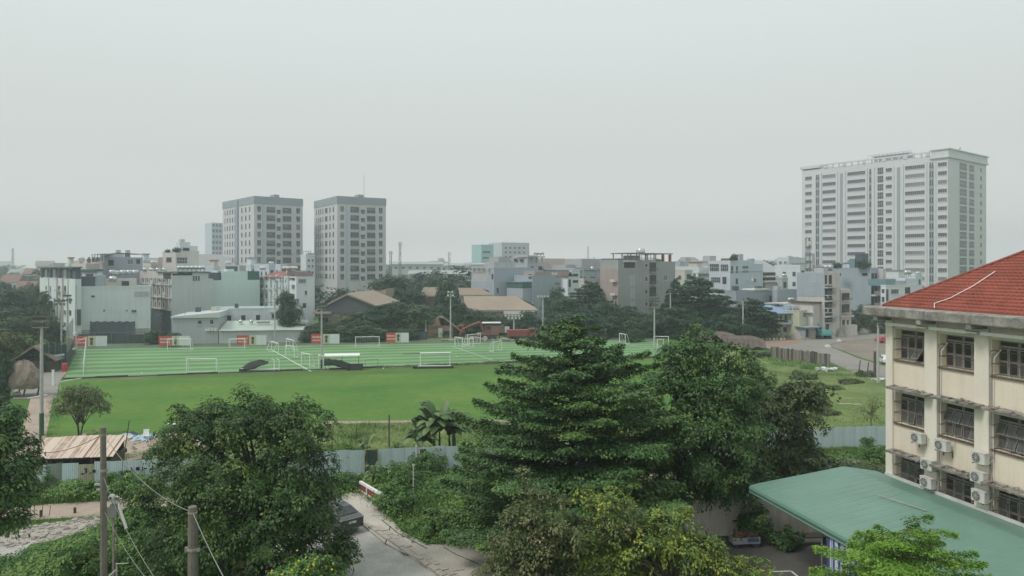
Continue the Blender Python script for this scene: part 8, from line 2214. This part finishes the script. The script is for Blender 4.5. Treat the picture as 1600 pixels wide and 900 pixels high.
# prototypes are 10 m high and about 10 m wide
PROTO = {}
def proto(kind):
    if kind in PROTO: return PROTO[kind]
    rng = np.random.default_rng({'round': 1, 'round_b': 2, 'tall': 3, 'tier': 4, 'olive': 6, 'low': 7, 'far': 8, 'far_b': 9}[kind])
    mb = MB(); br = []
    if kind == 'tier':
        P, N, s, t, T, br, rng = tier_leaves(41, [(1.5, 4.6), (4, 5.0), (6, 4.4), (8, 2.8), (9.3, 1.3), (10, .4)], [2.0, 3.2, 4.4, 5.5, 6.5, 7.4, 8.2, 8.9, 9.5], 10, 60, .38, thick=.12)
        m_ = LF_MID
        mb.tube([(0, 0, 0), (0, 0, 5), (0, 0, 9.4)], [.3, .2, .05], 6)
        for b in br: mb.tube(b, [.08, .05, .01], 3, cap=False)
    else:
        L = {'round': [(0, 0, 6, 3.6, 3.6, 3.4), (-2.4, .5, 5.2, 2.5, 2.5, 2.5), (2.5, -.3, 5.4, 2.5, 2.5, 2.6), (.4, -.6, 8.0, 2.2, 2.2, 1.9), (-1, 0, 3.2, 3, 3, 2), (1.6, 0, 2.8, 2.6, 2.6, 1.8)],
             'round_b': [(-1.8, 0, 6.8, 2.6, 2.6, 2.4), (1.6, .2, 7.4, 2.4, 2.4, 2.4), (.2, -.4, 5.0, 3.2, 3.2, 2.6), (-3.0, .2, 4.4, 2.0, 2.2, 2.0), (3.1, 0, 4.6, 2.0, 2.2, 2.3), (0, 0, 2.6, 3.6, 3.4, 1.8)],
             'tall': [(0, 0, 7.6, 1.6, 1.6, 2.2), (-.7, .2, 5.4, 2.3, 2.3, 2.4), (.8, -.2, 4.6, 2.5, 2.4, 2.4), (0, 0, 2.4, 3.0, 3, 2.0)],
             'olive': [(-2, 0, 6.4, 2.6, 2.6, 2.2), (1.5, .3, 7.2, 2.8, 2.6, 2.3), (3, 0, 5, 2, 2, 1.8), (-.5, -.3, 4.4, 3.2, 3, 2.2), (0, 0, 2.4, 3.4, 3, 1.6)],
             'low': [(-2.6, 0, 5, 2.6, 2.4, 3.4), (0, 0, 6.2, 3, 2.6, 3.6), (2.8, 0, 4.8, 2.4, 2.4, 3.4), (0, 0, 2.6, 4.4, 3, 2.2)],
             'far': [(0, 0, 6, 4, 4, 3.6), (-2.5, 0, 5, 2.6, 2.6, 2.8), (2.6, 0, 5.4, 2.6, 2.6, 2.6), (0, 0, 2.5, 4.4, 4, 2.2)],
             'far_b': [(0, 0, 7, 2.6, 2.6, 3), (-2.2, 0, 4.6, 2.8, 2.6, 2.8), (2.4, 0, 4.2, 2.8, 2.6, 2.6)]}[kind]
        far = kind.startswith('far')
        P, N, s, t, T, Cc, rng = broad_leaves(50 + len(kind), L, 70 if far else 300, 18 if far else 34, 1.2 if far else .9, .8 if far else .40, 6, .55, .4)
        m_ = {'olive': LF_OLIVE, 'low': LF_MIDL, 'round_b': LF_MIDL}.get(kind, LF_MID)
        tree_trunk(mb, .26, 2.2, [l[:3] for l in L], rng, n=6)
    k = P[:, 2] > .05
    PROTO[kind] = (leaf_mesh('crown', P[k], N[k], s[k], t[k], m_, .62, T[k], rng), mb.mesh('trunk', BARKD, True))
    return PROTO[kind]
def mtree(px, yt, wpx, d, kind, label, group='trees behind the pitches', rz=None, name='tree'):
    h = wz(yt, d); w = wpx * 1.12 * d / F
    t = thing(name, label, 'tree', (wx(px, d), d, 0), (px * .7 + d) % 6.28 if rz is None else rz, group)
    cr, tk = proto(kind)
    t.scale = (w / 10, w / 10, h / 10)
    inst('crown', cr, t); inst('trunk', tk, t)
    return t
MT = [
 (18, 448, 90, 188, 'round', 'dark round tree at the left edge under the hazy houses'),
 (64, 447, 44, 184, 'round_b', 'rounded tree touching the left end of the white row of houses'),
 (78, 490, 60, 160, 'tall', 'dark tree below the white row of houses, beside the left mast lamps'),
 (35, 487, 90, 150, 'round_b', 'mid green tree at the left behind the tall left mast'),
 (14, 508, 90, 120, 'olive', 'olive tinted tree at the left edge above the thatched shelter'),
 (50, 525, 60, 128, 'olive', 'thin brownish green tree right above the low grey shack'),
 (3, 545, 40, 96, 'round', 'dark clipped tree at the left edge touching the thatched shelter'),
 (2, 588, 36, 84, 'tall', 'dark bushy tree at the left edge before the thatched shelter'),
 (452, 452, 52, 172, 'round', 'dark crowned tree before the narrow white street houses'),
 (618, 428, 120, 232, 'round', 'tallest rounded tree below the right twin tower'),
 (575, 452, 70, 222, 'round_b', 'rounded tree at the foot of the right twin tower'),
 (672, 432, 60, 245, 'round', 'tree half hidden behind the tallest rounded tree, left of the dark conical one'),
 (696, 430, 62, 196, 'tall', 'dark conical tree in the middle behind the pale lamped mast'),
 (718, 470, 60, 192, 'tall', 'dark tree right in front of the dark conical tree by the brick hut'),
 (638, 470, 110, 184, 'round_b', 'broad mid green tree left of the brick hut'),
 (548, 476, 100, 190, 'olive', 'olive green tree before the dark gable of the warehouse'),
 (600, 470, 70, 200, 'round', 'dark tree between the olive tree and the broad one by the brick hut'),
 (512, 500, 60, 172, 'low', 'low bushy tree above the netting right of the tall mast'),
 (560, 505, 80, 170, 'low', 'low wide bushes above the netting in the middle of the back fence'),
 (480, 514, 36, 168, 'low', 'small bush above the netting left of the tall mast with the green foot'),
 (620, 512, 60, 172, 'round_b', 'small tree above the rightmost banner'),
 (752, 482, 62, 186, 'round_b', 'rounded tree before the widest brown roof'),
 (785, 490, 66, 190, 'low', 'low tree before the right part of the widest brown roof'),
 (822, 484, 46, 184, 'round', 'tree right of the widest brown roof by the wide armed mast'),
 (738, 420, 54, 262, 'far', 'pale green tree before the dark grey house in the centre'),
 (868, 447, 44, 215, 'round', 'small round tree left of the pointed gable house'),
 (926, 440, 92, 208, 'tier', 'large dark tree before the large grey apartment house, left of it'),
 (893, 462, 90, 190, 'round', 'dark tree below the pointed gable house'),
 (950, 470, 80, 188, 'round', 'dark tree at the foot of the grey apartment house behind the bare topped mast'),
 (985, 492, 66, 182, 'low', 'low bushy tree right of the bare topped mast'),
 (1015, 498, 50, 180, 'round', 'dark tree below the right part of the grey apartment house'),
 (1092, 432, 118, 186, 'tier', 'great dark tiered tree left of the bluish villa'),
 (1055, 434, 40, 196, 'tier', 'thin tiered top rising left of the great dark tiered tree'),
 (1050, 470, 70, 184, 'round', 'dark tree behind the stacked lamp mast'),
 (1130, 478, 60, 180, 'round', 'dark tree between the two tiered trees on the right'),
 (1178, 466, 84, 176, 'tier', 'smaller dark tiered tree below the grey annex'),
 (1208, 406, 76, 320, 'round', 'far dark tree between the villa and the white slab tower'),
 (1186, 412, 40, 300, 'round_b', 'far rounded tree just right of the bluish villa'),
 (1232, 420, 50, 310, 'round', 'far tree at the foot of the pale stepped house'),
 (1352, 474, 52, 196, 'round', 'dark tree below the long blank grey blue block'),
 (1378, 486, 46, 190, 'round_b', 'dark tree touching the school eave on the right'),
 (1334, 494, 30, 192, 'low', 'small bush at the left foot of the long blank block'),
 (1405, 480, 60, 196, 'round', 'dark tree behind the school corner'),
 (1246, 500, 30, 182, 'low', 'bush beside the kiosk by the yellow house'),
 (500, 440, 60, 262, 'far', 'green tree line piece at the left foot of the right twin tower'),
 (540, 446, 60, 258, 'far', 'green tree line piece at the right foot of the right twin tower'),
 (272, 518, 40, 160, 'low', 'small bush before the pale grey warehouse'),
 (243, 514, 36, 164, 'low', 'dark bush in the alley between the blank house and the warehouse'),
 (990, 512, 40, 168, 'low', 'bright round bush by the right far goal'),
 (1204, 548, 46, 140, 'low', 'bush at the left end of the pile wall'),
 (860, 505, 90, 178, 'low', 'wide low bushes right of the wide armed mast'),
 (10, 438, 46, 262, 'round', 'dark tree before the pale house with the red pitched roof'),
 (46, 440, 44, 255, 'round_b', 'tree before the brown roofed low house at the left'),
 (925, 508, 70, 176, 'low', 'wide low bushes behind the white shed'),
 (580, 478, 90, 180, 'round', 'dark tree behind the middle of the netting fence'),
 (652, 474, 60, 194, 'round', 'dark tree directly behind the brick hut'),
 (735, 490, 60, 192, 'round', 'dark bushy tree above the sloping red boom'),
 (840, 498, 60, 182, 'round', 'dark tree behind the red tipper lorry'),
 (900, 486, 110, 180, 'round', 'wide dark tree behind the tiered tree top'),
 (1070, 478, 90, 178, 'round', 'wide dark tree below the great dark tiered tree'),
 (1110, 470, 80, 190, 'round', 'dark tree filling behind the great dark tiered tree'),
 (1150, 490, 70, 172, 'round', 'dark low tree left of the smaller tiered tree'),
 (1195, 492, 50, 178, 'round', 'dark tree beside the blue roofed house'),
 (1030, 480, 60, 188, 'round_b', 'tree against the right wall of the grey apartment house'),
 (975, 476, 70, 190, 'round', 'dark tree against the foot of the grey apartment house'),
]
for a in MT: mtree(*a)
# small roof plants
for i, (px, d, yb, w, lb) in enumerate(((262, 214, 395, 9, 'small bush on the roof garden, left one'), (276, 213, 395, 14, 'larger bush on the roof garden, right one'), (1308, 208, 420, 16, 'bush row on the long blank block roof, left of the stair tower'), (1349, 206, 420, 22, 'bush row on the long blank block roof, right of the blue awning'), (348, 198, 500, 10, 'thin plant against the pale green end wall'), (1147, 216, 407, 16, 'plants on the villa roof'))):
    z0 = wz(yb, d); t = thing('roof_plant', lb, 'plant', (wx(px, d), d, z0), i, 'plants on roofs'); cr, tk = proto('low')
    k = w * d / F / 10; t.scale = (k, k, k * (.7 if i != 4 else 1.4)); inst('crown', cr, t); inst('trunk', tk, t)
# hedge strip and undergrowth along the far netting
undergrowth('far_hedge', GP((470, 529), (720, 527), (720, 520), (470, 522)), 260, .6, 3.2, 24, 1.2, .5, LF_MIDL, 51)
undergrowth('far_scrub', GP((800, 529), (1060, 527), (1200, 530), (1200, 522), (800, 521)), 420, .6, 2.8, 22, 1.4, .55, LF_MID, 52)
undergrowth('left_scrub', GP((-60, 600), (50, 585), (70, 540), (60, 520), (-60, 520)), 380, .5, 2.8, 24, 1.0, .42, LF_OLIVE, 53)
undergrowth('wall_scrub', GP((1195, 552), (1300, 575), (1290, 584), (1195, 565)), 160, .2, .9, 24, .5, .25, LF_BUSH, 54)

# ================================================================== THE HAZY FAR BELT
FARM = [mat('far_pale_wall', (.47, .48, .46), .9, .06), mat('far_grey_wall', (.33, .35, .36), .9, .06), mat('far_pink_wall', (.42, .37, .34), .9, .06), mat('far_blue_wall', (.33, .38, .42), .9, .06)]
FARR = [mat('far_red_roof', (.25, .165, .14), .9, .1), mat('far_grey_roof', (.36, .37, .37), .8, .1), mat('far_rust_roof', (.27, .20, .17), .9, .1)]
rf = random.Random(31)
FHM = {}
def far_house_mesh(k):
    if k in FHM: return FHM[k]
    r_ = random.Random(k); pitched = k % 3 == 0
    wm = MB().box(-.5, -.5, 0, .5, .5, 1).mesh('wall', FARM[k % 4])
    if pitched: rm = MB().extr_x([(-.56, 1.0), (0, 1.35), (.56, 1.0)], -.54, .54).mesh('roof', FARR[2 - k % 2])
    else: rm = MB().box(-.53, -.53, 1.001, .53, .53, 1.05).box(-.3 + .2 * r_.random(), -.3, 1.051, .2, .2, 1.25).mesh('roof', FARR[1])
    mb = MB()
    for i in range(4):
        for j in range(3): mb.box(-.42 + .23 * i, -.51, .12 + .29 * j, -.42 + .23 * i + .12, -.501, .12 + .29 * j + .15); mb.box(-.51, -.42 + .23 * i, .12 + .29 * j, -.501, -.42 + .23 * i + .12, .12 + .29 * j + .15)
    FHM[k] = (wm, rm, mb.mesh('windows', WGL)); return FHM[k]
ZN = [(60, 'left of the white row of houses'), (240, 'behind the blank white house'), (350, 'behind the roof garden house'), (490, 'behind the left twin tower'), (610, 'behind the right twin tower'), (740, 'right of the twin towers'), (860, 'behind the teal and white blocks'), (960, 'left of the grey apartment house'), (1060, 'behind the grey apartment house'), (1200, 'behind the bluish villa'), (1300, 'left of the white slab tower'), (1545, 'behind the white slab tower'), (9999, 'beyond the red tiled roof')]
def zone(px, d, what):
    return ('faint ' if d > 750 else 'hazy ' if d > 420 else 'pale ') + ('distant ' + what + ' fading out ') + [z for p, z in ZN if px < p][0]
names_ = {0: 'red roofed', 1: 'flat roofed grey', 2: 'flat roofed pinkish'}
for i in range(115):
    d = rf.choice([270, 300, 340, 380, 430, 500, 580, 680, 800, 950, 1150]) * rf.uniform(.95, 1.06)
    px = rf.uniform(-80, 1700)
    if d < 330 and (330 < px < 620 or 1240 < px < 1560) or d < 480 and (470 < px < 770 or px < 70): continue
    top = rf.uniform(415, 430) if d < 600 else rf.uniform(409, 419)
    if px < 330: top = max(top, 420 if d < 600 else 412)
    h = min(max(wz(top, d), 5), 30); w = rf.uniform(9, 22) * (1 + d / 1500)
    k = rf.randrange(12); wm, rm, wn_ = far_house_mesh(k)
    t = thing('distant_house', zone(px, d, 'house'), 'house', (wx(px, d), d, 0), R(40 + rf.uniform(-8, 8)), 'distant houses in the haze')
    t.scale = (w, w * rf.uniform(.5, .9), h)
    inst('wall', wm, t); inst('roof', rm, t)
    if d < 520: inst('facade_windows', wn_, t)['kind'] = 'stuff'
# long pale sheds on the horizon in the middle
for i, (xa, xb, yt, d, lb) in enumerate(((612, 690, 413, 520, 'long pale low building on the horizon left of the red white radio mast'), (688, 736, 415, 560, 'long pale hall on the horizon right of the red white radio mast'), (640, 738, 428, 420, 'nearer long white roofed hall on the horizon behind the rounded trees'), (1056, 1112, 421, 430, 'pale low hall on the horizon behind the great tiered tree'))):
    x0, x1 = wx(xa, d), wx(xb, d); h = wz(yt, d); t = thing('far_hall', lb, 'hall', (x0, d, 0), R(4))
    MB().box(0, 0, 0, x1 - x0, 20, h).build('wall', FARM[0], t); MB().extr_x([(-1, h), (10, h + 2.0), (21, h), (10, h - .2)], -1, x1 - x0 + 1).build('roof', FARR[1], t)
    n = int((x1 - x0) / 5)
    for k in range(n): MB().box(2 + k * 5, -.06, h - 3.2, 4 + k * 5, -.003, h - 1.8).build('window', WGL, t)
for i in range(130):
    d = rf.choice([290, 340, 400, 470, 560, 680, 820, 1000, 1200]) * rf.uniform(.94, 1.06); px = rf.uniform(-100, 1720)
    if d < 330 and (330 < px < 620 or 1240 < px < 1560): continue
    top = rf.uniform(414, 428) if d < 560 else rf.uniform(410, 418)
    h = max(wz(top, d), 6)
    t = thing('distant_tree', zone(px, d, 'tree'), 'tree', (wx(px, d), d, 0), rf.random() * 6, 'distant trees in the haze')
    cr, tk = proto('far' if rf.random() < .6 else 'far_b'); k = h / 10 * rf.uniform(.9, 1.6); t.scale = (k, k, h / 10); inst('crown', cr, t); inst('trunk', tk, t)

# ================================================================== HAZE
hz = bpy.data.materials.new('haze_air'); hz.use_nodes = True
n, l = hz.node_tree.nodes, hz.node_tree.links
n.clear()
o = n.new('ShaderNodeOutputMaterial'); v = n.new('ShaderNodeVolumePrincipled')
v.inputs['Color'].default_value = (0.84, 0.92, 1.0, 1); v.inputs['Density'].default_value = 0.00074; v.inputs['Anisotropy'].default_value = 0.68
l.new(v.outputs['Volume'], o.inputs['Volume'])
hz.cycles.homogeneous_volume = True
hb = MB().box(-1500, -200, -1.0, 1500, 1500, 72).build('haze', hz)
prop(hb, kind='stuff')
